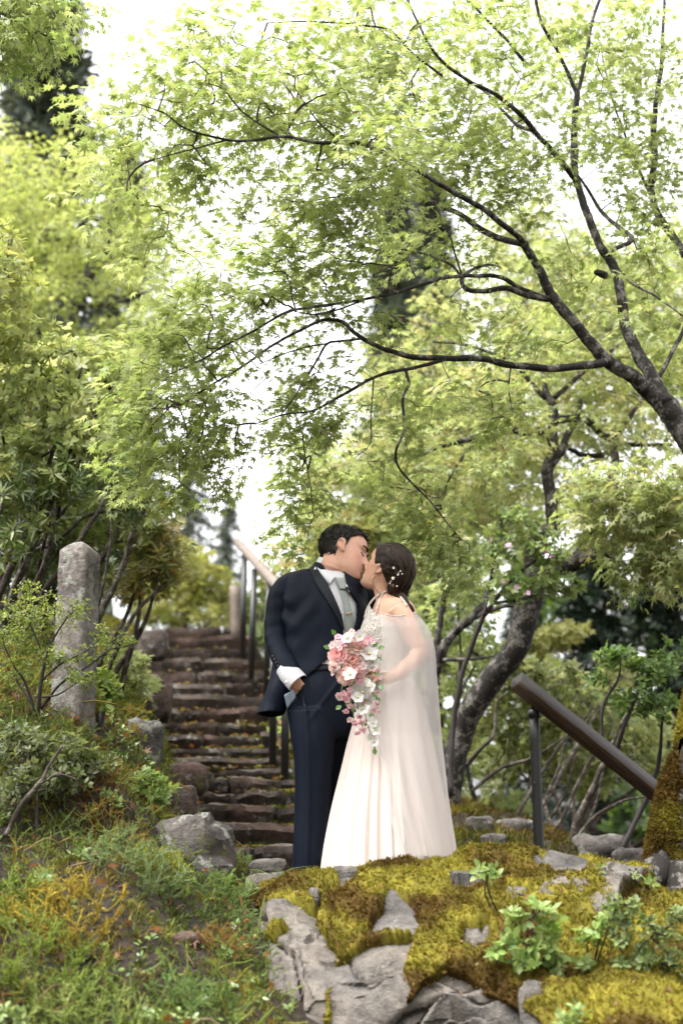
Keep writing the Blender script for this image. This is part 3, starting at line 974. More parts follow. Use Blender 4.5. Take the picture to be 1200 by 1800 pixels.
M['skin'] = skin_mat('skin')
M['suit'] = simple_mat('suit', (0.0027, 0.0054, 0.0135), 0.6, bump=(900, 0.12, (1, 1, 1)), sheen=0.0, spec=0.16, vary=(6, 0.15))
M['suit_satin'] = simple_mat('suit_satin', (0.0028, 0.0048, 0.0105), 0.5, spec=0.22)
M['lining'] = simple_mat('lining', (0.16, 0.20, 0.25), 0.35)
M['shirt'] = simple_mat('shirt', (0.58, 0.57, 0.60), 0.75, bump=(500, 0.05, (1, 1, 1)))
M['tie'] = simple_mat('tie', (0.25, 0.28, 0.265), 0.38, bump=(600, 0.15, (1, 1, 3)), vary=(30, 0.12))
M['gold'] = simple_mat('gold', (0.55, 0.36, 0.20), 0.3)
M['pearl'] = simple_mat('pearl', (0.72, 0.68, 0.62), 0.25)
M['button'] = simple_mat('button', (0.02, 0.02, 0.025), 0.3)
M['shoe'] = simple_mat('shoe', (0.012, 0.008, 0.006), 0.3)
M['hair'] = simple_mat('hair', (0.010, 0.0062, 0.0042), 0.42, tint=True, spec=0.22)


def drape_strip(left, right, bvh, off, n=14, m=5, thick=0.004, drop=0.0):
    """strip between two pixel polylines laid on a surface, with thickness; left/right may end anywhere on it"""
    A = resample(left, n); B = resample(right, n)
    rows = []
    last = [YM - .12]
    for i in range(n):
        row = []
        for j in range(m):
            t = j / (m - 1)
            q = A[i] * (1 - t) + B[i] * t
            h = hit(bvh, q[0], q[1], off)
            row.append(None if h is None else h[0])
        ok = [r for r in row if r is not None]
        if True:
            yy = float(np.mean([r[1] for r in ok])) if ok else last[0]
            last[0] = yy
            row = [r if r is not None else P(*(A[i] * (1 - j / (m - 1)) + B[i] * j / (m - 1)), yy) for j, r in enumerate(row)]
        rows.append(row)
    V = np.array(rows)
    for _ in range(2):
        V[1:-1] = (V[:-2] + 2 * V[1:-1] + V[2:]) / 4
        V[:, 1:-1] = (V[:, :-2] + 2 * V[:, 1:-1] + V[:, 2:]) / 4
    view = unit(V - np.array([0, 0, CZ]))
    back = V + view * thick
    W = np.concatenate([V.reshape(-1, 3), back.reshape(-1, 3)])
    Q = grid_faces(n, m); k = n * m
    rim = [i * m for i in range(n)] + [(n - 1) * m + j for j in range(1, m)] + [i * m + m - 1 for i in range(n - 2, -1, -1)] + list(range(m - 2, 0, -1))
    rim = np.array(rim); r2 = np.roll(rim, -1)
    return W, np.vstack([Q, Q[:, ::-1] + k, np.stack([rim, r2, r2 + k, rim + k], -1)])


def finger(S, base, d, up, L, r, curl):
    """three-jointed finger bending towards -up"""
    p = [np.asarray(base, float)]; d = unit(d); up = unit(up)
    ax = unit(np.cross(d, up))
    for f in (0.45, 0.32, 0.23):
        ca, sa = math.cos(curl), math.sin(curl)
        d = unit(d * ca - up * sa); up = unit(np.cross(ax, d))
        p.append(p[-1] + d * L * f)
    V, Q, T = limb(p, [r, r * 0.95, r * 0.85, r * 0.62], 14, 10)
    S.add(V, Q, T)


def hand(S, wrist, d, palm_n, side, size=1.0, curl=0.45):
    """d: direction of the fingers, palm_n: out of the palm, side: towards the thumb"""
    w = np.asarray(wrist, float); d = unit(d); s = unit(side); pn = unit(palm_n)
    rr = [(w + d * t * size, s * wd * size, pn * th * size) for t, wd, th in ((-.01, .027, .020), (.02, .032, .018), (.05, .040, .016), (.08, .042, .014), (.095, .038, .011))]
    V, Q, T = loft(rr, 20, 2.4); S.add(V, Q, T)
    for off, L in ((.030, .072), (.010, .080), (-.010, .075), (-.029, .060)):
        finger(S, w + (d * .090 + s * off) * size, d + s * off * 1.5, -pn, L * size, .0088 * size, curl)
    finger(S, w + (d * .030 + s * .030) * size, unit(d * 0.7 + s * 0.75 + pn * 0.35), -pn, .062 * size, .0105 * size, 0.25)


# ---------------------------------------------------------------- groom
groom_base = P(548, 1600, YM); groom_base[2] = ZL
groom = thing('person', groom_base, 'groom in navy suit and pale tie kissing the bride, hand in pocket', 'person')
scM = 1.18
RM = rot(math.radians(-5), math.radians(11), math.radians(-25))
ear_px = P(603, 958, YM - 0.068 * scM)
cM = ear_px - RM @ (np.array([0, -.075, .004]) * scM)
S = Soup()
S.add(*head_piece(RM, cM, scM))
for sg in (-1, 1): ear_piece(S, RM, cM, scM, sg)
S.add(*limb([cM + RM @ (np.array([-.030, 0, -.01]) * scM), cM + RM @ (np.array([-.034, 0, -.075]) * scM), P(582, 1005, YM + .008), P(575, 1030, YM + .01)], [.060, .058, .059, .066], 20))
torsoM = [(1004, 578, 14, .05, .01), (1013, 575, 34, .07, .01), (1024, 572, 54, .088, .01), (1040, 570, 62, .105, .01), (1070, 569, 68, .12, 0), (1110, 568, 62, .115, 0), (1150, 564, 52, .105, 0),
          (1185, 562, 50, .105, 0), (1220, 562, 52, .115, 0), (1250, 562, 52, .115, 0), (1275, 562, 30, .08, 0)]
S.add(*loft(rings_dense(torsoM, YM, 40), 40))
legsM = {-1: [P(545, 1240, YM - .03), P(550, 1310, YM - .04), P(549, 1405, YM - .03), P(546, 1500, YM - .01), P(546, 1585, YM)],
         1: [P(582, 1240, YM + .06), P(588, 1310, YM + .08), P(583, 1405, YM + .09), P(576, 1500, YM + .10), P(574, 1585, YM + .10)]}
for sg, pts in legsM.items():
    S.add(*limb(pts, [.085, .078, .056, .050, .040], 30))
    f = pts[-1]
    S.add(*limb([f + [0, 0, .0], f + [0.03, -.05, -.02], f + [.06, -.15, -.04]], [.035, .04, .03], 12))
armM = [P(502, 1032, YM + .0), P(487, 1080, YM + .02), P(482, 1122, YM + .01), P(497, 1160, YM - .07), P(519, 1197, YM - .125)]
S.add(*limb(armM, [.055, .048, .042, .038, .029], 30))
hd_d = unit(P(537, 1238, YM - .115) - armM[-1])
hand(S, armM[-1], unit(hd_d + np.array([0, .55, 0])), [0.25, 1, 0.1], [0.85, -0.25, 0.3], 1.0, 0.1)
arm2 = [P(634, 1038, YM + .04), P(662, 1075, YM + .14), P(690, 1105, YM + .17), P(712, 1130, YM + .16)]
S.add(*limb(arm2, [.05, .045, .040, .030], 24))
hand(S, arm2[-1], [0.9, -0.25, -0.3], [0, -1, 0], [0, 0, 1], 1.0, 0.3)
BV, BQ = voxel_union(S, 0.0054, 2)
hl = to_head(BV, RM, cM, scM)
g3 = lambda p, c, w: np.exp(-(((p - np.array(c)) / np.array(w)) ** 2).sum(1))
tint = np.repeat(lin(222, 172, 148)[None], len(BV), 0) * 0.78
lipw = np.clip(g3(hl, (.100, 0, -.0575), (.022, .024, .0085)) * 1.2, 0, 1)[:, None]
tint = tint * (1 - lipw * 0.75) + lin(176, 98, 88) * 0.7 * lipw * 0.75
beard = np.clip(g3(hl, (.07, 0, -.075), (.06, .08, .035)), 0, 1)[:, None] * 0.30
tint = tint * (1 - beard) + lin(160, 124, 106) * 0.7 * beard
ck = np.clip(g3(hl, (.07, -.05, -.02), (.035, .03, .025)) + g3(hl, (0, -.08, 0), (.02, .02, .03)), 0, 1)[:, None] * 0.3
tint = tint * (1 - ck) + lin(222, 142, 118) * 0.76 * ck
build('body', BV, BQ, M['skin'], groom, tint=tint)


def hair_cap(parent, Rm, c, sc, female, mask_fn, thick_fn, tint, strands, seed, name='hair', extra=None, flow=None):
    nz, nt = 80, 120
    V = head_points(nz, nt, female)
    V2 = V.reshape(-1, 3)
    Q = grid_faces(nz, nt, wrap_v=True)
    N = unit(V2 - np.array([-.01, 0, .03]))
    mk = mask_fn(V2)
    th = thick_fn(V2) * np.clip(mk * 3, 0, 1) ** 0.5
    W = V2 + N * (th + 0.0035 * fbm(V2 * 60, seed, 3) * (mk > 0))[:, None]
    keep = (mk[Q] > 0).all(1)
    S = Soup()
    n0 = W @ np.eye(3)
    S.add(np.vstack([W]) * sc @ Rm.T + c, Q[keep], None, tint)
    top = V[-1].mean(0) + np.array([0, 0, thick_fn(V[-1].mean(0)[None])[0]])
    k = np.arange(nt)
    S.add(np.vstack([W.reshape(nz, nt, 3)[-1], top]) * sc @ Rm.T + c, None, np.stack([k, (k + 1) % nt, np.full(nt, nt)], -1), tint)
    r = np.random.default_rng(seed)
    ok = np.where(mk > 0.02)[0]
    if strands and len(ok):
        pick = r.choice(ok, strands)
        base = W[pick] + r.normal(size=(strands, 3)) * 0.002
        nn = N[pick]
        fl = flow(base) if flow else np.array([-1.0, 0, 0.1])
        fl = unit(fl + 0.35 * r.normal(size=(strands, 3)))
        fl = unit(fl - nn * (fl * nn).sum(1, keepdims=True) * 0.9 + nn * 0.16)
        L = r.uniform(.012, .024, strands)[:, None]
        sd = unit(np.cross(fl, nn)) * 0.0016
        a = base - nn * 0.004
        mid = a + fl * L * 0.5 + nn * 0.004; tip = a + fl * L
        V3 = np.stack([a - sd, a + sd, mid - sd * .8, mid + sd * .8, tip], 1).reshape(-1, 3)
        b = (np.arange(strands) * 5)[:, None]
        T3 = np.concatenate([b + np.array([0, 1, 3]), b + np.array([0, 3, 2]), b + np.array([2, 3, 4])])
        S.add(V3 * sc @ Rm.T + c, None, T3, np.repeat(tint * r.uniform(0.6, 1.9, (strands, 1)), 5, 0))
    if extra: extra(S)
    return S.build(name, M['hair'], parent)


def mask_m(v):
    x, y, z = v[:, 0], v[:, 1], v[:, 2]
    line = np.interp(x, [-.11, -.05, -.022, -.012, .014, .020, .040, .060, .075, .10], [-.062, -.050, -.030, .018, .012, .045, .062, .080, .090, .094])
    line = line + 0.004 * vnoise(v * 90, 4)
    return np.clip((z - line) / 0.03, 0, 1)


def thick_m(v):
    return np.interp(v[:, 2], [-.06, 0, .05, .09, .125], [.002, .003, .006, .010, .013]) + 0.005 * sstep(.02, .08, v[:, 0])


HT = np.array([0.009, 0.0062, 0.0046])
hair_cap(groom, RM, cM, scM, False, mask_m, thick_m, HT, 2600, 3, flow=lambda b: np.stack([np.where(b[:, 2] > .085, 0.5, -0.75), -np.sign(b[:, 1]) * .1, np.where(b[:, 2] > .085, 0.1, -0.8)], -1))
hb = bvh_of(BV, BQ)


def on_head(bvh, Rm, c, sc, loc, off=0.001):
    """nearest skin point to a head-local position"""
    p = np.asarray(loc) * sc @ Rm.T + c
    q, n, i, d = bvh.find_nearest(Vector(p))
    return np.array(q) + np.array(n) * off


S = Soup()
for sg in (-1, 1):
    pts = [on_head(hb, RM, cM, scM, (x, sg * y, z), .0015) for x, y, z in ((.100, .013, .036), (.098, .024, .041), (.09, .037, .043), (.078, .050, .038))]
    S.add(*tube(resample(pts, 10), np.interp(np.linspace(0, 1, 10), [0, .3, 1], [.0050, .0056, .0020]) * scM, 6), c=HT * .7)
S.build('eyebrow', M['hair'], groom, kind='stuff')
S = Soup()
for sg in (-1, 1):
    pts = [on_head(hb, RM, cM, scM, (x, sg * y, z), .001) for x, y, z in ((.092, .020, .011), (.092, .033, .007), (.082, .046, .011))]
    S.add(*tube(resample(pts, 9), .0026 * scM, 5), c=HT * 0.5)
S.build('eyelashes', M['hair'], groom, kind='stuff')

# shirt (under the jacket), seen in the V, at the waist and the cuff
S = Soup()
shirtM = [(1002, 577, 20, .060, .005), (1010, 574, 46, .085, .005), (1022, 572, 62, .104, .005), (1042, 570, 69, .119, .005), (1070, 569, 71, .127, 0), (1110, 568, 65, .125, 0), (1150, 565, 56, .118, 0), (1184, 563, 53, .118, 0)]
S.add(*loft(rings_dense(shirtM, YM, 50), 60))
SV, SQ = voxel_union(S, 0.008, 3)
sn = normals(SV, SQ)
SV = SV + sn * (0.002 * fbm(SV * np.array([18, 18, 7]), 6, 3))[:, None]
shirt = build('shirt', SV, SQ, M['shirt'], groom)
sb = bvh_of(SV, SQ)
# collar band and its two wings
th = np.linspace(0, 2 * np.pi, 48, endpoint=False)
cc = P(577, 1006, YM + .008)
ax1 = unit(np.array([0.86, 0, -0.50])); ax2 = np.array([0, 1.0, 0]); up = unit(np.array([0.42, 0, 0.90]))
ro = lambda t, rr, h: cc + up * h + rr * (ax1 * np.cos(t)[:, None] * 1.05 + ax2 * np.sin(t)[:, None])
V = np.concatenate([ro(th, .0725, -.014), ro(th, .0725, .012), ro(th, .0715, .040), ro(th, .0690, .041), ro(th, .0680, .0), ro(th, .0680, -.014)])
build('collar', V, grid_faces(6, 48, wrap_v=True), M['shirt'], shirt)
for A_, B_, C_, D_ in (((555, 996, -.048), (592, 1014, -.092), (579, 1028, -.122), (551, 1004, -.085)), ((604, 1017, -.060), (600, 1019, -.085), (613, 1042, -.118), (620, 1034, -.075))):
    cor = [P(a_[0], a_[1], YM + a_[2]) for a_ in (A_, B_, C_, D_)]
    u_, v_ = np.meshgrid(np.linspace(0, 1, 9), np.linspace(0, 1, 6), indexing='ij')
    u_, v_ = u_[..., None], v_[..., None]
    pat = (cor[0] * (1 - u_) + cor[1] * u_) * (1 - v_) + (cor[3] * (1 - u_) + cor[2] * u_) * v_ + np.array([0, -.012, .006]) * np.sin(np.pi * v_)
    fl_ = pat.reshape(-1, 3); o = build('collar_wing', fl_, grid_faces(9, 6), M['shirt'], shirt)
    md = o.modifiers.new('thickness', 'SOLIDIFY'); md.thickness = .004
V, Q = drape_strip([(588, 1021), (594, 1036), (600, 1052), (604, 1075), (605, 1095), (605, 1120)], [(603, 1020), (605, 1034), (611, 1050), (616, 1072), (620, 1095), (622, 1120)], sb, .010, 20, 7, .006)
tie = build('tie', V, Q, M['tie'], groom)
V, Q = drape_strip([(588, 1019), (592, 1030), (596, 1038)], [(604, 1018), (606, 1030), (606, 1038)], sb, .019, 8, 5, .010)
build('tie_knot', V, Q, M['tie'], tie)
a = hit(sb, 606, 1080, .015)[0]; b_ = hit(sb, 618, 1076, .015)[0]
V, Q, T = tube([a, b_], .0028, 8); build('tie_bar', V, [Q, T], M['gold'], tie)
for px, py in ((600, 1078), (602, 1099)):
    h = hit(sb, px, py, .003)
    V, Q = ellipsoid(h[0], (.0045, .0045, .0045), 8, 10); build('shirt_button', V, Q, M['pearl'], shirt)

# trousers
S = Soup()
S.add(*loft(rings_dense([(1172, 562, 56, .118, 0), (1190, 562, 58, .122, 0), (1215, 563, 60, .130, 0), (1250, 564, 60, .135, .01), (1280, 566, 56, .13, .02), (1300, 567, 48, .11, .03)], YM, 30), 48))
lr = [(1250, 546, 42, .115, -.03), (1300, 551, 38, .108, -.04), (1350, 551, 33, .095, -.04), (1400, 550, 31, .088, -.03), (1450, 548, 30, .088, -.02), (1500, 546, 31, .092, -.01), (1540, 544, 33, .098, 0), (1592, 545, 33, .105, 0)]
ll = [(1250, 580, 42, .115, .06), (1300, 586, 36, .108, .08), (1350, 585, 33, .095, .09), (1400, 582, 31, .088, .10), (1450, 579, 30, .088, .10), (1500, 577, 31, .092, .11), (1540, 576, 33, .098, .11), (1592, 575, 33, .105, .11)]
for t in (lr, ll): S.add(*loft(rings_dense(t, YM, 50), 36))
TV, TQ = voxel_union(S, 0.007, 4)
tn = normals(TV, TQ); q = PX(TV)
crease = np.interp(q[:, 1], [1200, 1300, 1400, 1500, 1590], [533, 541, 543, 540, 538])
frontw = np.clip(-tn[:, 1], 0, 1)
dsp = 0.009 * np.exp(-((q[:, 0] - crease) / 4.5) ** 2) * frontw
dsp += 0.010 * sstep(1460, 1540, q[:, 1]) * np.sin(q[:, 1] / 7.5 + (q[:, 0] - 545) * 0.09 + 2 * vnoise(TV * 9, 4)) * np.clip(0.4 + vnoise(TV * np.array([14, 14, 8]), 5), 0, 1)
dsp += 0.007 * fbm(TV * np.array([11, 11, 3.0]), 14, 3) * (1 - 0.3 * frontw)
dsp += 0.006 * np.exp(-((q[:, 0] + (q[:, 1] - 1245) * .75 - 560) / 5) ** 2) * sstep(1290, 1230, q[:, 1]) * frontw
TV = TV + tn * dsp[:, None]
trousers = build('trousers', TV, TQ, M['suit'], groom)
tb = bvh_of(TV, TQ)
V, Q = drape_strip([(521, 1207), (528, 1222), (534, 1240), (538, 1252)], [(524, 1206), (531, 1221), (537, 1239), (541, 1251)], tb, .004, 12, 4, .006)
build('pocket_welt', V, Q, M['suit_satin'], trousers)
V, Q = drape_strip([(541, 1181), (575, 1179), (612, 1180)], [(541, 1172), (575, 1170), (612, 1171)], tb, .004, 16, 4, .006)
build('waistband', V, Q, M['suit_satin'], trousers)
for sg, pts in legsM.items():
    f = pts[-1]; S = Soup()
    fz = ZL + .045
    rr = []
    for t, w, h_ in ((-.10, .032, .045), (-.05, .040, .055), (.03, .046, .05), (.11, .050, .036), (.16, .040, .028), (.185, .018, .02)):
        rr.append((np.array([f[0] + t * 0.45, f[1] - t * 0.9 + .02, ZL + h_]), np.array([.9, .45, 0]) * w, np.array([0, 0, 1.0]) * h_))
    V, Q, T = loft(rr, 24, 2.5); build('shoe', V, [Q, T], M['shoe'], groom)

# jacket: body, swept-back skirt and sleeves as one cloth, opened in front
S = Soup()
jk = [(999, 578, 30, .072, .01), (1004, 575, 48, .088, .01), (1010, 573, 62, .102, .01), (1020, 572, 71, .116, .01), (1037, 570, 77, .131, .005), (1065, 570, 78, .140, 0), (1100, 569, 73, .140, 0), (1135, 566, 65, .134, 0), (1165, 563, 61, .132, 0), (1190, 560, 60, .134, .0), (1212, 556, 57, .130, .02)]
S.add(*loft(rings_dense(jk, YM, 60), 56, 2.3))
fl = [(1130, 530, 36, .10, .02), (1165, 514, 34, .105, .02), (1190, 504, 30, .11, .01), (1215, 493, 26, .12, .01), (1240, 482, 25, .125, .02), (1256, 476, 25, .13, .02)]
S.add(*loft(rings_dense(fl, YM, 30), 40, 2.3))
fl2 = [(1130, 600, 30, .10, .05), (1165, 604, 30, .10, .06), (1200, 606, 30, .10, .07), (1250, 610, 32, .10, .08)]
S.add(*loft(rings_dense(fl2, YM, 30), 40, 2.3))
slv = [P(552, 1032, YM + .01), P(528, 1025, YM + .01), P(508, 1033, YM + .01), P(496, 1050, YM + .01), P(490, 1078, YM + .015), P(486, 1112, YM + .01), P(492, 1143, YM - .03), P(503, 1168, YM - .08), P(513, 1185, YM - .105)]
S.add(*limb([P(628, 1030, YM + .03), P(650, 1060, YM + .12), P(676, 1095, YM + .18), P(700, 1120, YM + .18)], [.07, .07, .062, .05], 30, 22))
JV, JQ = voxel_union(S, 0.0065, 4)
jn = normals(JV, JQ); q = PX(JV)
fr = np.clip(-jn[:, 1] + .2, 0, 1)
on_sl = np.exp(-((q[:, 0] - 488) / 34) ** 2)
w1 = np.sin((q[:, 1] * 0.95 - (q[:, 0] - 488) * 0.55) / 6.2 + 2.2 * vnoise(JV * 7, 8)) * on_sl * np.exp(-((q[:, 1] - 1095) / 48) ** 2)
w2 = np.sin((q[:, 1] * 0.7 + (q[:, 0] - 520) * 0.9) / 7.5 + 2 * vnoise(JV * 6, 18)) * np.exp(-((q[:, 0] - 520) / 26) ** 2) * np.exp(-((q[:, 1] - 1075) / 40) ** 2)
w3 = np.sin((q[:, 0] * 0.9 + q[:, 1] * 0.5) / 9 + 2 * vnoise(JV * 5, 28)) * np.exp(-((q[:, 1] - 1160) / 40) ** 2) * (1 - on_sl)
JV = JV + jn * (0.0095 * np.sign(w1) * abs(w1) ** 1.3 + 0.008 * w2 + 0.004 * w3 + 0.006 * fbm(JV * np.array([8, 8, 5]), 12, 3))[:, None]
q = PX(JV)
VCUT = [(548, 990), (556, 1001), (577, 1031), (596, 1073), (603, 1106), (606, 1150), (600, 1150), (585, 1152), (566, 1166), (548, 1182), (528, 1200), (511, 1222), (499, 1262), (520, 1290), (640, 1290), (640, 1180), (624, 1150), (620, 1120), (628, 1085), (627, 1060), (607, 1033), (604, 1000)]
fc = JV[JQ].mean(1); fq = PX(fc); fnn = jn[JQ].mean(1)
front = (fnn[:, 1] < 0.35) | (fq[:, 1] < 1003)
in_sleeve = np.zeros(len(fc), bool)
sp = resample(np.array(slv), 40)
dmin = np.min(np.linalg.norm(fc[:, None] - sp[None], axis=-1), axis=1)
in_sleeve = (dmin < .082) & (fq[:, 0] < 530) & (fc[:, 1] < YM - .02)
cut = inpoly(fq, VCUT) & front & (fq[:, 0] < 640)
cut |= (fq[:, 1] < 1000.5) & (fq[:, 0] > 556) & (fq[:, 0] < 604)
cut |= (fq[:, 0] > 604) & (fq[:, 1] > 1180) & (fnn[:, 1] < 0.3)
cut |= (fq[:, 1] > 1250) & (fq[:, 0] < 520) & (fnn[:, 2] < -.75)
used = np.unique(JQ[~cut]); mp_ = -np.ones(len(JV), int); mp_[used] = np.arange(len(used))
jacket = build('jacket', JV[used], mp_[JQ[~cut]], M['suit'], groom)
sol = jacket.modifiers.new('thickness', 'SOLIDIFY'); sol.thickness = 0.004; sol.offset = -1
jb = bvh_of(JV, JQ)
# the near sleeve is set in at the shoulder seam
S = Soup()
S.add(*limb(slv, [.050, .060, .068, .069, .066, .060, .058, .054, .050], 54, 26))
LV, LQ = voxel_union(S, 0.006, 3)
ln_ = normals(LV, LQ); q = PX(LV)
tt_ = resample(np.array(slv), 60)
ia = np.argmin(np.linalg.norm(LV[:, None] - tt_[None], axis=-1), axis=1) / 59.0
ww = np.sin(ia * 60 + (q[:, 0] - 488) * .05 + 2.5 * vnoise(LV * 9, 8))
amp = 0.0040 * np.exp(-((ia - .60) / .13) ** 2) + 0.0018 * np.exp(-((ia - .34) / .10) ** 2) + .0025 * np.exp(-((ia - .85) / .08) ** 2)
LV = LV + ln_ * (amp * np.sign(ww) * abs(ww) ** 1.5 * (.45 + .55 * sstep(-.4, .4, vnoise(LV * 6, 9))) + .004 * fbm(LV * 8, 13, 3))[:, None]
build('sleeve', LV, LQ, M['suit'], jacket)
lb = bvh_of(LV, LQ)
V, Q = drape_strip([(545, 1000), (553, 1024), (571, 1052), (588, 1080), (600, 1106)], [(557, 1000), (578, 1031), (597, 1073), (602, 1092), (604, 1108)], jb, .010, 22, 6, .007)
build('lapel', V, Q, M['suit_satin'], jacket)
V, Q = drape_strip([(607, 1033), (627, 1059), (628, 1085), (622, 1110)], [(616, 1032), (641, 1060), (640, 1084), (628, 1110)], jb, .008, 18, 6, .007)
build('lapel', V, Q, M['suit_satin'], jacket)
th = np.linspace(0, 2 * np.pi, 48, endpoint=False)
V = np.concatenate([ro(th, .0830, -.028), ro(th, .0800, -.006), ro(th, .0775, .010), ro(th, .0750, .010), ro(th, .075, -.01)])
ang_keep = np.cos(th) < 0.35
Qc = grid_faces(5, 48, wrap_v=True)
build('jacket_collar', V, Qc[(ang_keep[Qc % 48]).all(1)], M['suit'], jacket)
# lining showing at the swept-back edge
cor = [P(*t_) for t_ in ((499, 1222, YM - .135), (516, 1212, YM - .135), (519, 1226, YM - .130), (505, 1246, YM - .120))]
u_, v_ = np.meshgrid(np.linspace(0, 1, 7), np.linspace(0, 1, 7), indexing='ij'); u_, v_ = u_[..., None], v_[..., None]
pat = (cor[0] * (1 - u_) + cor[1] * u_) * (1 - v_) + (cor[3] * (1 - u_) + cor[2] * u_) * v_ + np.array([0, -.006, 0]) * np.sin(u_ * 7)
o = build('jacket_lining', pat.reshape(-1, 3), grid_faces(7, 7), M['lining'], jacket)
o.modifiers.new('thickness', 'SOLIDIFY').thickness = .003
for k in range(4):
    h = hit(lb, 480 + k * 3.0, 1154 + k * 5.5, .002) or hit(jb, 480 + k * 3.0, 1154 + k * 5.5, .002)
    V, Q = ellipsoid(h[0], (.006, .004, .006), 8, 10); build('sleeve_button', V, Q, M['button'], jacket)
# shirt cuff
c0 = P(505, 1180, YM - .105); c1 = P(524, 1201, YM - .128)
dirc = unit(c1 - c0); s1 = unit(np.cross(dirc, [0, 1, 0])); s2 = np.cross(dirc, s1)
th = np.linspace(0, 2 * np.pi, 40, endpoint=False)
rr = lambda c, r: c + r * (s1 * np.cos(th)[:, None] * 1.05 + s2 * np.sin(th)[:, None] * .9)
V = np.concatenate([rr(c0 - dirc * .03, .040), rr(c0 + dirc * .01, .0485), rr(c1 - dirc * .004, .0505), rr(c1, .049), rr(c1 - dirc * .002, .0465), rr(c0 + dirc * .01, .044)])
build('shirt_cuff', V, grid_faces(6, 40, wrap_v=True), M['shirt'], shirt)
cb = P(503, 1199, YM - .17)
V, Q = ellipsoid(cb, (.007, .006, .007), 8, 12); build('cufflink', V, Q, M['pearl'], shirt)

# ---------------------------------------------------------------- bride
bride_base = P(685, 1600, YW); bride_base[2] = ZL
bride = thing('person', bride_base, 'bride in ivory gown and sheer cape kissing the groom', 'person')
scW = 1.06
RW = rot(math.radians(180 - 30), math.radians(-33), math.radians(-3))
earW = P(664, 1001, YW - .075 * scW)
cW = earW - RW @ (np.array([-.004, .0735, .004]) * scW)
S = Soup()
S.add(*head_piece(RW, cW, scW, True))
for sg in (-1, 1): ear_piece(S, RW, cW, scW * .96, sg)
S.add(*limb([cW + RW @ (np.array([-.02, 0, -.03]) * scW), P(672, 1030, YW), P(676, 1050, YW + .01), P(684, 1075, YW + .01)], [.048, .044, .046, .062], 20))
torW = [(1048, 683, 14, .045, .005), (1056, 687, 26, .10, .005), (1063, 691, 34, .150, .005), (1078, 692, 40, .170, .005), (1100, 688, 42, .155, 0), (1118, 684, 44, .142, 0), (1140, 683, 41, .132, 0), (1165, 684, 34, .12, 0), (1188, 686, 32, .118, 0),
        (1220, 690, 42, .16, 0), (1260, 690, 44, .17, 0), (1290, 690, 30, .12, 0)]
S.add(*loft(rings_dense(torW, YW, 50), 44))
# bust
for dy in (-.062, .062):
    V, Q = ellipsoid(P(664, 1114, YW + dy), (.045, .048, .055)); S.add(V, Q)
armW = [P(699, 1070, YW - .145), P(712, 1092, YW - .160), P(728, 1125, YW - .160), P(735, 1147, YW - .160), P(708, 1178, YW - .205), P(676, 1196, YW - .245)]
S.add(*limb(armW, [.050, .048, .041, .037, .034, .024], 40))
hand(S, armW[-1], [-0.95, -0.1, 0.15], [0, 0.3, -1], [-0.1, -1, 0], 0.9, 0.55)
armW2 = [P(690, 1072, YW + .15), P(690, 1110, YW + .17), P(684, 1150, YW + .17), P(664, 1180, YW + .02), P(652, 1194, YW - .14)]
S.add(*limb(armW2, [.048, .043, .038, .033, .024], 34))
hand(S, armW2[-1], [-0.3, -0.9, 0.1], [0.6, 0, 1], [-1, 0.2, 0], 0.9, 0.55)
for dy in (-.07, .07):
    S.add(*limb([P(690, 1260, YW + dy), P(688, 1360, YW + dy), P(686, 1450, YW + dy), P(686, 1585, YW + dy)], [.085, .065, .05, .038], 20))
    f = P(686, 1588, YW + dy)
    S.add(*limb([f, f + np.array([-.05, 0, -.02]), f + np.array([-.13, 0, -.035])], [.035, .036, .025], 12))
WV, WQ = voxel_union(S, 0.0054, 2)
hl = to_head(WV, RW, cW, scW)
tint = np.repeat(lin(228, 178, 152)[None], len(WV), 0) * 0.76
lipw = np.clip(g3(hl, (.098, 0, -.0575), (.02, .022, .0085)) * 1.3, 0, 1)[:, None]
tint = tint * (1 - lipw * 0.8) + lin(196, 104, 100) * 0.72 * lipw * 0.8
ck = np.clip(g3(hl, (.065, .05, -.025), (.03, .03, .022)), 0, 1)[:, None] * 0.35
tint = tint * (1 - ck) + lin(226, 146, 124) * 0.74 * ck
build('body', WV, WQ, M['skin'], bride, tint=tint)
wb = bvh_of(WV, WQ)


def mask_w(v):
    x, y, z = v[:, 0], v[:, 1], v[:, 2]
    line = np.interp(x, [-.11, -.085, -.055, -.025, -.008, .006, .020, .030, .045, .062, .080, .10], [-.075, -.066, -.036, .004, .020, .028, .016, .032, .060, .078, .088, .092])
    return np.clip((z - line) / 0.03, 0, 1)


HW = np.array([0.020, 0.0115, 0.0075])
NB = cW + RW @ (np.array([-.085, -.02, -.075]) * scW)          # where the hair is gathered
bun0 = P(699, 1034, YW - .035); 


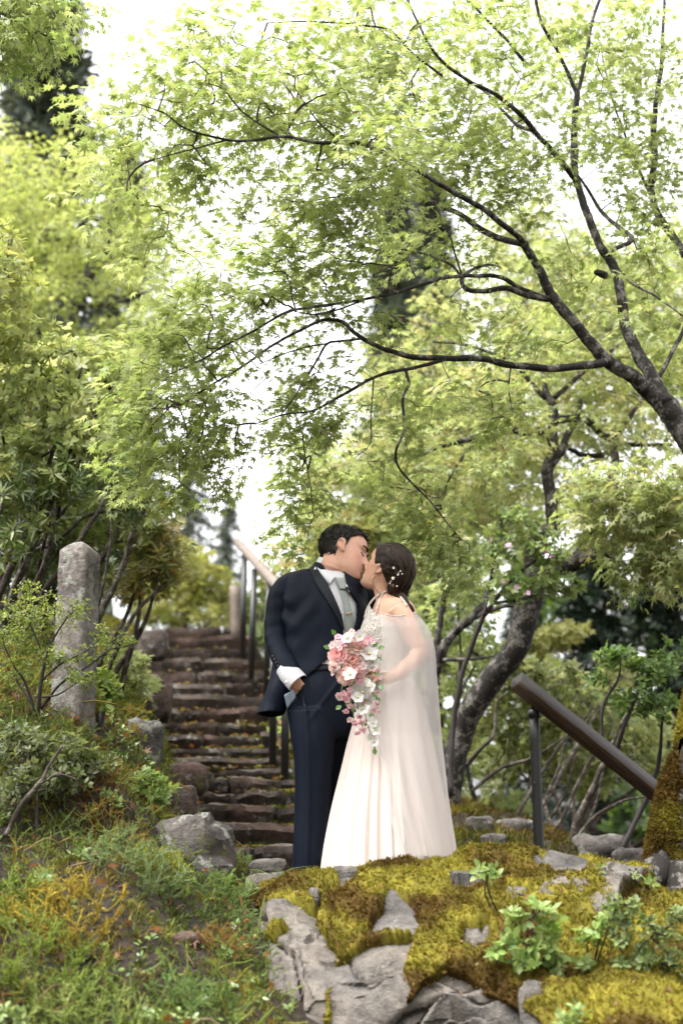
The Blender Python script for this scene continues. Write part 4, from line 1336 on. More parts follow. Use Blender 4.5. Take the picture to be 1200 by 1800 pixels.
def bride_hair(S):
    r = np.random.default_rng(12)
    V, Q = ellipsoid(P(705, 1006, YW + .0), (.060, .070, .085), 24, 32); V = V + .004 * fbm(V * 40, 3, 3)[:, None]; S.add(V, Q, None, HW)
    V, Q = ellipsoid(bun0, (.046, .055, .052), 20, 28); V = V + .004 * fbm(V * 40, 4, 3)[:, None]; S.add(V, Q, None, HW)
    # long locks sweeping back from the hairline into the low knot
    ctr = cW + RW @ (np.array([-.015, 0, .03]) * scW)
    ends = [bun0 + np.array([a, b, c]) for a, b, c in ((.0, -.045, .02), (.02, -.03, .0), (-.015, -.045, -.015), (.03, -.02, .02))]
    for k in range(330):
        lx = r.uniform(-.06, .085); side = 1 if r.random() < 0.8 else -1
        zz = np.interp(lx, [-.06, .0, .03, .05, .085], [.05, .045, .05, .07, .098]) + r.uniform(0, .035)
        yv = side * np.sqrt(max(0.0003, .078 ** 2 * (1 - ((zz - .03) / .105) ** 2))) * r.uniform(0.2, 1.0)
        s0 = ctr + unit(RW @ np.array([lx + .015, yv, zz - .03])) * 0
        v0 = RW @ np.array([lx + .015, yv, zz - .03]); e0 = ends[k % 4] + r.normal(size=3) * .012 - ctr
        t = np.linspace(0, 1, 12)[:, None]
        d = unit(unit(v0) * (1 - t) + unit(e0) * t + RW @ np.array([-.25, 0, .55]) * np.sin(np.pi * t) * .8)
        R0_ = (np.linalg.norm(v0) * (1 - t) + np.linalg.norm(e0) * t) * 1.0
        loc = d @ RW / scW
        # ride on the skull: radius of a head ellipsoid plus a little lift
        rad = 1 / np.sqrt(((d @ RW) ** 2 / (np.array([.108, .082, .103]) * scW) ** 2).sum(1))[:, None]
        rad = rad * (1 - sstep(.6, 1, t)) + np.linalg.norm(e0) * sstep(.6, 1, t)
        p = ctr + d * (rad + .004 + .006 * np.sin(np.pi * t) + r.uniform(-.002, .004))
        S.add(*tube(p, np.interp(np.linspace(0, 1, 12), [0, .15, .8, 1], [.0010, .0026, .0024, .0016]), 4), c=HW * r.uniform(0.4, 2.4))
    # knot: coiled locks
    for k in range(26):
        a0 = r.uniform(0, 6.28); t = np.linspace(0, r.uniform(1.5, 3.2), 14)
        ax = unit(r.normal(size=3) * .5 + np.array([.3, -1, .2])); u = unit(np.cross(ax, [0, 0, 1])); w = np.cross(ax, u)
        p = bun0 + (u[None] * np.cos(a0 + t)[:, None] * .046 + w[None] * np.sin(a0 + t)[:, None] * .052) + ax * r.uniform(-.02, .04)
        S.add(*tube(p, .0045, 6), c=HW * r.uniform(0.5, 1.8))
    # braid down to the shoulder blade
    path = resample([bun0 + np.array([.0, -.02, -.03]), P(706, 1051, YW - .10), P(713, 1062, YW - .125), P(722, 1072, YW - .125), P(720, 1079, YW - .12)], 40)
    tt = np.linspace(0, 1, 40)
    for s_ in range(3):
        ph = s_ * 2.094
        off = np.stack([.012 * np.sin(tt * 15 + ph), -.012 * np.cos(tt * 7.5 * 2 + ph) * .6 - .004, .006 * np.cos(tt * 15 + ph)], -1) * (1 - .5 * tt)[:, None]
        S.add(*tube(path + off, np.interp(tt, [0, .7, 1], [.015, .011, .004]), 8), c=HW * (0.8 + .3 * s_))
    # a loose tendril before the ear
    p = resample([P(660, 1012, YW - .08), P(655, 1022, YW - .085), P(659, 1034, YW - .085), P(669, 1046, YW - .075)], 16)
    S.add(*tube(p, .0013, 5), c=HW)


hairW = hair_cap(bride, RW, cW, scW, True, mask_w, lambda v: np.full(len(v), .010), HW, 0, 8, extra=bride_hair)
S = Soup()
for sg in (-1, 1):
    pts = [on_head(wb, RW, cW, scW, (x, sg * y, z), .001) for x, y, z in ((.096, .014, .035), (.092, .028, .040), (.080, .046, .037))]
    S.add(*tube(resample(pts, 10), .0022, 6), c=HW)
    pts = [on_head(wb, RW, cW, scW, (x, sg * y, z), .001) for x, y, z in ((.092, .020, .010), (.092, .033, .006), (.082, .046, .010))]
    S.add(*tube(resample(pts, 9), .0018, 5), c=HW * .6)
S.build('eyelashes', M['hair'], bride, kind='stuff')


def petal_flower(c, n, up, R, petals=5, width=0.5, cup=0.25, col=(1, 1, 1), mid=(0.6, 0.5, 0.1), seed=0, S=None):
    """open flower: n along its axis"""
    r = np.random.default_rng(seed)
    n = unit(n); x = unit(np.cross(n, up)); y = np.cross(n, x)
    S = S or Soup()
    for k in range(petals):
        a = 2 * np.pi * k / petals + r.uniform(-.12, .12)
        d = x * math.cos(a) + y * math.sin(a); s = np.cross(n, d)
        L = R * r.uniform(.88, 1.1)
        rows = []
        for t, w, h in ((0.05, .12, 0), (.35, .8, .10), (.7, 1.0, .20), (1.0, .35, .22)):
            for e in (-1, -.45, .45, 1):
                rows.append(c + d * L * t * (1 - .06 * abs(e)) + s * e * w * width * R * .62 + n * R * (h * cup * 4 * .5 + .10 * (1 - e * e) * -0.6 + .03 * r.normal()))
        S.add(np.array(rows), grid_faces(4, 4), None, np.array(col) * r.uniform(.92, 1.06))
    V, Q = ellipsoid(c + n * R * .10, (R * .13,) * 3, 6, 8); S.add(V, Q, None, mid)
    return S


# hair ornament: pearls and tiny flowers on a wire
hp = [(692, 998), (697, 1002), (700, 1008), (698, 1014), (691, 1016), (687, 1021), (686, 1026), (690, 1028), (696, 1030), (703, 1004), (706, 1009)]
hbv = None
orn = Soup()
pp = [P(px, py, YW - .115) for px, py in hp]
hv = np.array([v.co[:] for v in hairW.data.vertices]) + BASE[bride.name]
hf = [tuple(p.vertices) for p in hairW.data.polygons]
hbv = BVHTree.FromPolygons([tuple(v) for v in hv], hf)
pp = [(hit(hbv, px, py, .004) or (P(px, py, YW - .1), None))[0] for px, py in hp]
orn.add(*tube(resample(pp[:9], 30), .0012, 5), c=lin(200, 150, 110))
for k, p in enumerate(pp):
    if k in (2, 7, 0, 4):
        petal_flower(p, [0.1, -1, .1], [0, 0, 1], .0115 if k == 2 else .008, 5, .8, .2, (0.78, .72, .62), (.6, .45, .3), k, orn)
    else:
        V, Q = ellipsoid(p, (.0042,) * 3, 6, 8); orn.add(V, Q, None, (.78, .72, .65))
M['ornament'] = simple_mat('ornament', (1, 1, 1), 0.35, tint=True)
orn.build('hair_ornament', M['ornament'], bride, kind='stuff')
V, Q = ellipsoid(P(655, 1016, YW - .085), (.0045, .0045, .0045), 8, 10); build('earring', V, Q, M['gold'], bride)

# gown
M['gown'] = simple_mat('gown', (0.51, 0.43, 0.39), 0.75, bump=(600, 0.10, (1, 1, 0.1)), sheen=0.1, spec=0.2)
M['lace'] = simple_mat('lace', (0.56, 0.51, 0.465), 0.7, bump=(120, 0.9, (1, 1, 1)), spec=0.3)
nA, nH = 440, 64
skt = resample([(1172, 684, 36, .125, 0), (1188, 686, 36, .125, 0), (1215, 688, 48, .170, 0), (1250, 687, 60, .215, 0), (1300, 685, 72, .262, 0), (1350, 684, 82, .295, 0), (1420, 683, 96, .335, 0), (1480, 684, 107, .365, 0), (1530, 685, 114, .385, 0), (1592, 686, 119, .40, 0)], nH)
th = np.linspace(0, 2 * np.pi, nA, endpoint=False)
rows = []
for r_ in skt:
    g = sstep(1185, 1500, r_[0])
    w = 0.55 * np.sin(th * 9 + 1.6 * np.sin(th * 4 + 1) + 0.5 * np.sin(r_[0] / 110)) + 0.32 * np.sin(th * 23 + 3.0 * np.sin(th * 3 + 1) + r_[0] / 150) + 0.16 * np.sin(th * 61 + 4 * np.sin(th * 5) + .3 + r_[0] / 200)
    rad = 1 + (0.014 + 0.050 * g) * w
    c = P(r_[1], r_[0], YW)
    rows.append(np.stack([c[0] + r_[2] * KW * np.cos(th) * rad, c[1] - r_[3] * np.sin(th) * rad, np.full(nA, c[2])], -1))
SK = np.array(rows); 
SK[..., 2] = np.maximum(SK[..., 2], ZL + .004)
gown = build('gown_skirt', SK.reshape(-1, 3), grid_faces(nH, nA, wrap_v=True), M['gown'], bride)
bod = resample([(1092, 686, 45, .150, 0), (1105, 684, 50, .152, 0), (1118, 681, 51, .148, 0), (1140, 682, 44, .138, 0), (1165, 684, 37, .127, 0), (1186, 686, 36, .126, 0)], 40)
nB = 160
tb_ = np.linspace(0, 2 * np.pi, nB, endpoint=False)
rows = []
for r_ in bod:
    c = P(r_[1], r_[0], YW)
    w = 0.5 * np.sin(tb_ * 40 + 1.5 * np.sin(tb_ * 3)) + .5 * np.sin(r_[0] / 3.2 + 2 * np.sin(tb_ * 5))
    rad = 1 + .012 * w
    rows.append(np.stack([c[0] + r_[2] * KW * np.cos(tb_) * rad, c[1] - r_[3] * np.sin(tb_) * rad, np.full(nB, c[2])], -1))
BD = np.array(rows)
# neckline rises at the front strap side
lift = np.exp(-((tb_ - np.pi) / 0.75) ** 2)
for i in range(12):
    BD[i, :, 2] += lift * .075 * (1 - i / 12) ; BD[i, :, 0] += lift * .020 * (1 - i / 12)
build('bodice', BD.reshape(-1, 3), grid_faces(40, nB, wrap_v=True), M['lace'], bride)
V, Q, T = tube(resample([P(684, 1188, YW) + np.array([36 * KW * math.cos(a) * 1.03, -.129 * math.sin(a), 0]) for a in np.linspace(0, 6.283, 40)], 80), .007, 8); build('waist_sash', V, [Q, T], M['gown'], bride)
for pts in ([(662, 1082, -.11), (666, 1062, -.10), (672, 1047, -.075), (676, 1040, -.05)], [(676, 1040, -.05), (690, 1043, -.055), (704, 1052, -.09), (714, 1066, -.13)], [(640, 1086, -.03), (647, 1066, -.02), (657, 1052, -.03), (668, 1044, -.05)]):
    pts = [hit(wb, a, b, .004)[0] if hit(wb, a, b, .004) is not None else P(a, b, YW + d) for a, b, d in pts]
    V, Q, T = tube(resample(pts, 24), .0048, 8); V += .0018 * fbm(V * 160, 3, 2)[:, None]; build('strap', V, [Q, T], M['lace'], bride)
# beaded lace motifs on the bodice
S = Soup(); r = np.random.default_rng(4); bb = bvh_of(BD.reshape(-1, 3), grid_faces(40, nB, wrap_v=True))
for k in range(170):
    px, py = r.uniform(638, 700), r.uniform(1066, 1180)
    h = hit(bb, px, py, .002)
    if h is None: continue
    if r.random() < .3: petal_flower(h[0], h[1], [0, 0, 1], r.uniform(.006, .011), 5, .8, .15, (.58, .54, .50), (.58, .54, .5), k, S)
    else:
        V, Q = ellipsoid(h[0], (.003,) * 3, 5, 6); S.add(V, Q, None, (.58, .55, .51))
S.build('lace_beads', M['ornament'], bride, kind='stuff')

# sheer cape
m, nt, out, nd = mat('sheer')
tcn = nd('TexCoord')
df = nd('BsdfDiffuse', Color=(0.70, 0.665, 0.65)); tl = nd('BsdfTranslucent', Color=(0.70, 0.655, 0.635)); tr = nd('BsdfTransparent')
x1 = nd('MixShader', Fac=0.4, _1=df, _2=tl); x2 = nd('MixShader', Fac=0.46, _1=tr, _2=x1)
nt.links.new(x2.outputs[0], out.inputs[0]); M['sheer'] = m
nC, nK = 300, 100
rowsY = np.linspace(1086, 1578, nK)
Rr = np.interp(rowsY, [1086, 1100, 1120, 1150, 1200, 1300, 1400, 1510, 1580], [733, 746, 758, 764, 767, 775, 785, 801, 806])
Fx = np.interp(rowsY, [1086, 1100, 1150, 1195, 1225, 1260, 1330, 1440, 1510, 1580], [667, 669, 670, 661, 655, 658, 665, 681, 700, 706])
Hd = np.interp(rowsY, [1086, 1110, 1150, 1200, 1300, 1420, 1530, 1580], [.215, .245, .268, .285, .300, .365, .415, .43])
rows = []
for i in range(nK):
    hw = Rr[i] - 690
    tf_ = math.acos(np.clip((Fx[i] - 690) / hw, -1, 1))
    tt = np.linspace(0, 1, nC)
    a = tf_ * (1 - tt) + (-0.95 * np.pi + 0.2) * tt
    g = sstep(1086, 1450, rowsY[i])
    w = .55 * np.sin(tt * 60 + 2.2 * np.sin(tt * 9) + rowsY[i] / 160) + .45 * np.sin(tt * 113 + 1.7 * np.sin(tt * 13 + 1) - rowsY[i] / 200)
    rad = 1 + (.006 + .036 * g) * w
    c = P(690, rowsY[i], YW)
    z = c[2] + 0 * a
    # the top edge dips under the bare shoulder on the camera side
    dip = np.exp(-((a - 1.5) / .62) ** 2) * sstep(1150, 1086, rowsY[i]) * 0.030
    sq_ = 1 - .42 * sstep(1330, 1200, rowsY[i])          # fuller over the arm
    sn_ = np.sign(np.sin(a)) * abs(np.sin(a)) ** sq_; cn_ = np.sign(np.cos(a)) * abs(np.cos(a)) ** 1.0
    rows.append(np.stack([c[0] + hw * KW * cn_ * rad, c[1] - Hd[i] * sn_ * rad, z - dip], -1))
CP = np.array(rows)
CP[..., 2] = np.maximum(CP[..., 2], ZL + .006)
cape = build('sheer_cape', CP.reshape(-1, 3), grid_faces(nK, nC), M['sheer'], bride)
V, Q, T = tube(CP[0, ::4], .0035, 6); build('cape_border', V, [Q, T], M['lace'], cape)
V, Q, T = tube(CP[::2, 0], .0018, 5); build('cape_hem', V, [Q, T], M['lace'], cape)

# ---------------------------------------------------------------- bouquet
YB = YW - .30
bq = thing('bouquet', P(628, 1200, YB), 'cascading bouquet of pink roses and white orchids held by the bride', 'bouquet')
bc = P(621, 1163, YB + .07)
rb_ = np.random.default_rng(21)
V, Q, T = tube(resample([bc + np.array([.03, .02, -.02]), P(655, 1196, YB + .06), P(668, 1214, YB + .07)], 8), .016, 10); build('stem_handle', V, [Q, T], M['leaf_thick'], bq, tint=np.repeat(lin(70, 95, 45)[None], len(V), 0))


def rose(px, py, R, col, seed):
    c = P(px, py, YB - .035); r = np.random.default_rng(seed)
    out_n = unit((c - bc) * np.array([1.2, 1, 1.2]) + np.array([0, -.10, .02]))
    S = Soup(); x = unit(np.cross(out_n, [0, 0, 1])); y = np.cross(out_n, x)
    for lay, (cnt, rad, ht, open_) in enumerate(((3, .25, .55, .0), (5, .42, .55, .12), (6, .62, .5, .22), (8, .84, .38, .34), (9, 1.0, .16, .5))):
        for k in range(cnt):
            a = 2 * np.pi * (k + .5 * lay) / cnt + r.uniform(-.15, .15)
            d = x * math.cos(a) + y * math.sin(a); s = np.cross(out_n, d)
            wd = 2.4 * rad * R / max(cnt, 3) * 1.45
            P4 = []
            for t in (0, .4, .75, 1.0):
                for e in (-1, -.5, .5, 1):
                    bulge = rad * R * (math.sin(t * 2.0) * .9) + open_ * R * t * t * .5
                    P4.append(c + d * (bulge * (1 - .18 * e * e) + .02 * R * r.normal()) + s * e * wd * (.5 + .5 * t - .25 * t ** 4) + out_n * (ht * R * 1.3 * t - .45 * R - (.10 * R * e * e * t) - open_ * R * .4 * t ** 3 + .05 * R * r.normal() * t))
            cc_ = np.array(col) * (1.0 + .22 * (4 - lay) / 4 * np.array([-.1, -.6, -.45])) * r.uniform(.93, 1.07)
            S.add(np.array(P4), grid_faces(4, 4), None, np.clip(cc_, 0, 1))
    S.build('rose', M['petal'], bq)


PK, PK2, PL = lin(246, 206, 200) * .95, lin(248, 220, 208) * .95, lin(248, 230, 222) * .95
for k, (px, py, R, col) in enumerate([(592, 1149, .058, PK), (620, 1158, .056, PK2), (632, 1130, .052, PK2), (607, 1190, .048, PK2), (585, 1172, .030, PL), (645, 1150, .036, PL), (612, 1128, .034, PL), (630, 1182, .036, PK)]):
    rose(px, py, R, col, 50 + k)
WH = (.58, .57, .54)
white = [(648, 1149, .042), (655, 1163, .034), (610, 1122, .034), (596, 1131, .024), (615, 1186, .036), (640, 1168, .03), (632, 1118, .028), (637, 1216, .042), (629, 1226, .032), (645, 1230, .036), (638, 1246, .034), (632, 1240, .028), (650, 1208, .03), (655, 1270, .028), (660, 1283, .028), (651, 1296, .024), (659, 1305, .022), (626, 1210, .030), (642, 1200, .03)]
for k, (px, py, R) in enumerate(white):
    c = P(px, py, YB - .045 + .02 * rb_.normal())
    n = unit(np.array([rb_.uniform(-.5, .5), -1, rb_.uniform(-.4, .6)]))
    petal_flower(c, n, [.2, 0, 1], R, 5, .72, .3, WH, (.75, .66, .25), 200 + k).build('orchid', M['petal'], bq)
pts = [(618 + 44 * rr0 * math.cos(a0), 1150 + 46 * rr0 * math.sin(a0)) for a0, rr0 in zip(rb_.uniform(0, 6.283, 34), rb_.uniform(.45, 1.0, 34))] + [(rb_.uniform(596, 616), rb_.uniform(1200, 1232)) for _ in range(9)] + [(rb_.uniform(614, 664), rb_.uniform(1190, 1275)) for _ in range(26)] + [(605, 1222), (608, 1250), (622, 1268), (637, 1282), (628, 1288), (665, 1250), (662, 1238), (596, 1222), (668, 1190), (664, 1180)]
for k, (px, py) in enumerate(pts):
    dd = -.055 if 1100 < py < 1195 else -.03
    rr_ = math.hypot((px - 618) / 46, (py - 1152) / 50)
    dd += .05 * min(1, rr_) ** 2 if py < 1200 else 0
    c = P(px, py, YB + dd)
    n = unit(np.array([(px - 618) / 60, -1, (1150 - py) / 80]) + rb_.normal(size=3) * .3)
    col = [lin(246, 206, 212) * .9, lin(240, 184, 200) * .9, lin(248, 224, 224) * .9][k % 3]
    petal_flower(c, n, [.2, 0, 1], rb_.uniform(.013, .020), 5, .72, .3, col, lin(190, 70, 90), 300 + k).build('blossom', M['petal'], bq)
ov = np.array([[0, 0, 0], [-.28, .3, .05], [.28, .3, .05], [-.33, .6, .08], [.33, .6, .08], [0, 1, -.05], [0, .3, 0], [0, .65, 0]])
of = np.array([[0, 6, 1], [0, 2, 6], [1, 6, 3], [6, 7, 3], [2, 4, 6], [6, 4, 7], [3, 7, 5], [7, 4, 5]])
for k, (px, py, ang) in enumerate([(655, 1137, .6), (664, 1140, .2), (660, 1158, -.2), (590, 1117, 2.2), (580, 1140, 2.8), (620, 1195, -1.8), (652, 1218, -.6), (660, 1225, -.9), (618, 1215, -2.2), (646, 1190, -.8), (664, 1205, -.5), (622, 1240, -1.8), (650, 1252, -1.2), (616, 1232, -2.4), (640, 1265, -1.4), (657, 1315, -1.4), (600, 1240, -2.5), (655, 1182, -.3)]):
    c = P(px, py, YB + .0); y = np.array([[math.cos(ang), -.3, math.sin(ang)]])
    Vl, Fl = scatter(ov, of, frames(y, np.array([[0, -1, .3]])), c[None], [.034])
    build('leaf', Vl, Fl, M['leaf_thick'], bq, tint=np.repeat(lin(88, 125, 60)[None], len(Vl), 0), smooth=True)
S = Soup()
for a_, b_ in (((628, 1190), (660, 1320)), ((622, 1190), (640, 1290)), ((610, 1190), (598, 1226)), ((615, 1195), (625, 1275))):
    S.add(*tube(resample([P(*a_, YB), P((a_[0] + b_[0]) / 2 - 3, (a_[1] + b_[1]) / 2, YB - .03), P(*b_, YB - .01)], 12), .0022, 5), c=lin(95, 125, 60))
S.build('trailing_stems', M['leaf_thick'], bq, kind='stuff')
# ================================================================ vegetation tools
def maple_leaf(lobes=7):
    tips = {7: [(-122, .38), (-80, .66), (-40, .90), (0, 1.0), (40, .90), (80, .66), (122, .38)], 5: [(-95, .6), (-46, .9), (0, 1.0), (46, .9), (95, .6)], 3: [(-68, .8), (0, 1.0), (68, .8)]}[lobes]
    ring_ = []
    def pt(a, r, z): 
        a = math.radians(a); return (math.sin(a) * r, math.cos(a) * r, z)
    ring_.append(pt(tips[0][0] - 40, .12, 0))
    for k, (a, r) in enumerate(tips):
        ring_.append(pt(a, r, -.22 * r * r))
        if k < len(tips) - 1:
            ring_.append(pt((a + tips[k + 1][0]) / 2, .34 * min(r, tips[k + 1][1]) + .06, .03))
    ring_.append(pt(tips[-1][0] + 40, .12, 0))
    V = np.array([(0, .04, 0)] + ring_)
    n = len(ring_)
    F = np.array([(0, k + 1, k + 2) for k in range(n - 1)])[:, ::-1]
    return V, F


ML7 = maple_leaf(7)
ML5 = maple_leaf(5)
ML3 = maple_leaf(3)
OVAL4 = (np.array([[0, 0, 0], [-.26, .5, .06], [.26, .5, .06], [0, .5, -.01], [0, 1, -.06]]), np.array([[0, 3, 1], [0, 2, 3], [1, 3, 4], [3, 2, 4]])[:, ::-1])
OVAL = (np.array([[0, 0, 0], [-.24, .35, .06], [.24, .35, .06], [-.22, .68, .05], [.22, .68, .05], [0, 1, -.06], [0, .4, -.02], [0, .7, -.02]]),
        np.array([[0, 6, 1], [0, 2, 6], [1, 6, 3], [6, 7, 3], [2, 4, 6], [6, 4, 7], [3, 7, 5], [7, 4, 5]])[:, ::-1])
LANCE = (np.array([[0, 0, 0], [-.12, .4, .04], [.12, .4, .04], [0, .4, -.01], [0, 1, -.12]]), np.array([[0, 3, 1], [0, 2, 3], [1, 3, 4], [3, 2, 4]])[:, ::-1])
DIAM = (np.array([[0, 0, 0], [-.3, .5, .06], [.3, .5, .06], [0, 1, -.06]]), np.array([[0, 2, 1], [1, 2, 3]]))
NEED = (np.array([[-.05, 0, 0], [.05, 0, 0], [-.5, .75, .0], [-.34, .84, .0], [0, 1, -.05], [.09, 1, -.05], [.34, .84, 0], [.5, .75, 0]]), np.array([[0, 1, 2], [1, 3, 2], [0, 1, 5], [0, 5, 4], [0, 1, 6], [1, 7, 6]]))


class Plant:
    def __init__(s, name, loc, label, cat, group=None):
        s.root = thing(name, loc, label, cat, group)
        s.pts = []; s.rad = []


def limb_branch(pl, pts, name='branch', m='maple_bark', sides=9, dens=10, rough=0.12, seed=0):
    """pts rows: px, py, Y, radius in photo pixels; knobbly tapered limb"""
    q = np.asarray(pts, float)
    W = np.column_stack([P(q[:, 0], q[:, 1], q[:, 2]), q[:, 3] * q[:, 2] / FPX])
    return limb_world(pl, W, name, m, sides, dens, rough, seed)


def limb_world(pl, W, name='branch', m='maple_bark', sides=9, dens=10, rough=0.12, seed=0, record=True):
    W = np.asarray(W, float)
    n = max(6, (len(W) - 1) * dens)
    R = resample(W, n); R[:, 3] = np.maximum(R[:, 3], 0.0015)
    fq = np.clip(0.22 / R[:, 3].max(), 1.2, 7); sway = np.stack([fbm(R[:, :3] * fq, 40 + k, 2) for k in range(3)], -1) * R[:, 3:4] * 0.5
    R[:, :3] += sway
    V, Q, T = tube(R[:, :3], R[:, 3], sides)
    k = n * sides
    c = np.repeat(R[:, :3], sides, 0); rr = np.repeat(R[:, 3], sides)
    V[:k] = c + (V[:k] - c) * (1 + rough * 1.3 * fbm(V[:k] / (rr[:, None] * 1.4 + .004), seed, 3))[:, None]
    if record:
        pl.pts.append(R[:, :3]); pl.rad.append(R[:, 3])
    return build(name, V, [Q, T], M[m], pl.root)


def blob_points(blobs, seed, per=1.0, layer=0.0, lph=0.0):
    """blob rows: cx, cy, rx, ry (pixels), Y, dY (metres), count -> points"""
    r = np.random.default_rng(seed); out_ = []; sc = []
    for b in blobs:
        lph = r.random() if layer else 0
        n = max(1, int(round(b[6] * per)))
        v = unit(r.normal(size=(n, 3))) * (r.random((n, 1)) ** (1 / 2.4))
        Y = b[4] + v[:, 1] * b[5]
        if layer:      # foliage held in level tiers
            st = layer * FPX / b[4]; zz = v[:, 2] * b[3]; v[:, 2] = (np.round(zz / st + lph) - lph + r.normal(size=n) * .13) * st / b[3]
        p = P(b[0] + v[:, 0] * b[2], b[1] + v[:, 2] * b[3], b[4])
        p[:, 1] = Y
        # keep the clump's own shape: only its depth changes
        out_.append(p)
    return np.concatenate(out_)


def grow_twigs(pl, O, m='twig', r0=0.0011, maxlen=1.4, seed=0, sag=0.06, name='twigs', col=None):
    """join spray origins to the nearest wood, building a branching net of thin twigs"""
    if pl.pts:
        S = np.concatenate(pl.pts)
    else:
        S = O[:1]
    d0 = np.full(len(O), 9e9); 
    for k in range(0, len(S), 400):
        d0 = np.minimum(d0, np.linalg.norm(O[:, None] - S[None, k:k + 400], axis=-1).min(1))
    order = np.argsort(d0)
    nodes = np.vstack([S[::2], O[order]]); nS = len(S[::2])
    par = np.zeros(len(O), int)
    for i in range(len(O)):
        o = nodes[nS + i]
        j = nodes[:nS + i]
        dd = ((j - o) ** 2).sum(1)
        dd[:nS] *= 0.8
        par[i] = np.argmin(dd)
    cnt = np.ones(len(O))
    for i in range(len(O) - 1, -1, -1):
        if par[i] >= nS: cnt[par[i] - nS] += cnt[i]
    a = nodes[par]; b = nodes[nS:]
    r = np.random.default_rng(seed)
    L = np.linalg.norm(b - a, axis=1, keepdims=True)
    mid = (a + b) / 2 + r.normal(size=a.shape) * L * 0.10 + np.array([0, 0, 1]) * L * sag
    t = np.linspace(0, 1, 4)[None, :, None]
    C = (1 - t) ** 2 * a[:, None] + 2 * t * (1 - t) * mid[:, None] + t ** 2 * b[:, None]
    rad = np.minimum(r0 * np.sqrt(cnt), 0.009)
    tan = unit(b - a); u = unit(np.cross(tan, [0.3, 0.2, 1])); w = np.cross(tan, u)
    th = np.array([0, 2.094, 4.189])
    rg = (u[:, None] * np.cos(th)[None, :, None] + w[:, None] * np.sin(th)[None, :, None])
    taper = np.linspace(1.0, 0.75, 4)
    V = C[:, :, None] + rg[:, None] * (rad[:, None] * taper)[:, :, None, None]
    N = len(O)
    Q = (grid_faces(4, 3, wrap_v=True)[None] + (np.arange(N) * 12)[:, None, None]).reshape(-1, 4)
    build(name, V.reshape(-1, 3), Q, M[m], pl.root, kind='stuff')
    back = np.zeros((N, 3)); back[order] = unit(b - a)
    return back


def palette(cols, n, r, jit=0.14):
    cols = np.array(cols)
    w = r.dirichlet(np.full(len(cols), 0.55), n)
    return (w @ cols) * r.uniform(1 - jit, 1 + jit, (n, 1))


def spray_leaves(O, D, seed, size=0.05, nodes=4, length=0.16, tilt=0.38, droop=0.35, cols=None, spread=0.9):
    """opposite pairs of leaves along a small twig from each origin; returns base, tip direction, normal, scale, colour"""
    r = np.random.default_rng(seed); N = len(O)
    d = unit(D * np.array([1, 1, 0.45]) + r.normal(size=(N, 3)) * 0.45 + np.array([0, 0, -0.12]))
    up = unit(np.array([0, 0, 1.0]) + r.normal(size=(N, 3)) * 0.22)
    side = unit(np.cross(d, up))
    base_col = palette(cols, N, r)
    B = []; Y = []; Z = []; S = []; C = []
    for k in range(nodes):
        t = (k + 0.6) / nodes
        for s in (-1, 1):
            keep = r.random(N) < 0.92
            p = O + d * (length * t) * r.uniform(.8, 1.2, (N, 1)) + side * s * length * 0.22 + np.array([0, 0, -1]) * (length * .25 * t * t)[None] if False else O + d * (length * t) * r.uniform(.8, 1.2, (N, 1)) + side * s * length * 0.20 - np.array([0, 0, 1.0]) * length * .22 * t * t
            yv = unit(d * (0.35 + 0.5 * t) + side * s * spread + np.array([0, 0, -droop]) + r.normal(size=(N, 3)) * 0.25)
            zv = unit(up + r.normal(size=(N, 3)) * tilt)
            B.append(p[keep]); Y.append(yv[keep]); Z.append(zv[keep]); S.append((size * r.uniform(.7, 1.2, N) * (1 - .25 * t))[keep])
            C.append((base_col * r.uniform(.78, 1.25, (N, 1)))[keep])
    yv = unit(d + np.array([0, 0, -droop]) + r.normal(size=(N, 3)) * .2)
    B.append(O + d * length); Y.append(yv); Z.append(unit(up + r.normal(size=(N, 3)) * tilt)); S.append(size * r.uniform(.7, 1.1, N)); C.append(base_col)
    return [np.concatenate(x) for x in (B, Y, Z, S, C)]


def put_leaves(pl, L, tpl, m='leaf', name='foliage', singles=0, single_name='leaf'):
    """all leaves as one mesh, except the largest in view, which become objects of their own"""
    B, Y, Z, S, C = L
    R = frames(Y, Z)
    pick = np.zeros(len(B), bool)
    if singles:
        q = PX(B); inside = (q[:, 0] > 5) & (q[:, 0] < 1195) & (q[:, 1] > 5) & (q[:, 1] < 1795)
        sz = np.where(inside, S / B[:, 1], 0)
        pick[np.argsort(-sz)[:singles]] = True
    rest = ~pick
    if rest.any():
        V, F = scatter(tpl[0], tpl[1], R[rest], B[rest], S[rest])
        build(name, V, F, M[m], pl.root, tint=np.repeat(C[rest], len(tpl[0]), 0), smooth=False, kind='stuff')
    if singles:
        me = raw_mesh(single_name, tpl[0], tpl[1], np.ones((len(tpl[0]), 3)), False); me.materials.append(M[m])
        base = BASE[pl.root.name]
        for i in np.where(pick)[0]:
            o = bpy.data.objects.new(single_name, me); COL.objects.link(o); o.parent = pl.root
            Mx = np.eye(4); Mx[:3, :3] = R[i] * S[i]; Mx[:3, 3] = B[i] - base
            o.matrix_local = Matrix(Mx.tolist()); o.color = (*C[i], 1)


def samaras(pl, O, n, seed, col, size=0.014, name='seed_wings'):
    """little hanging winged seeds"""
    r = np.random.default_rng(seed)
    i = r.integers(0, len(O), n)
    p = O[i] + r.normal(size=(n, 3)) * 0.06 - np.array([0, 0, .02])
    V, F = scatter(DIAM[0] * np.array([.8, 1, 1]), DIAM[1], frames(unit(r.normal(size=(n, 3)) - np.array([0, 0, .8])), r.normal(size=(n, 3))), p, size * r.uniform(.6, 1.3, n))
    build(name, V, F, M['leaf'], pl.root, tint=np.repeat(palette(col, n, r), 4, 0), smooth=False, kind='stuff')


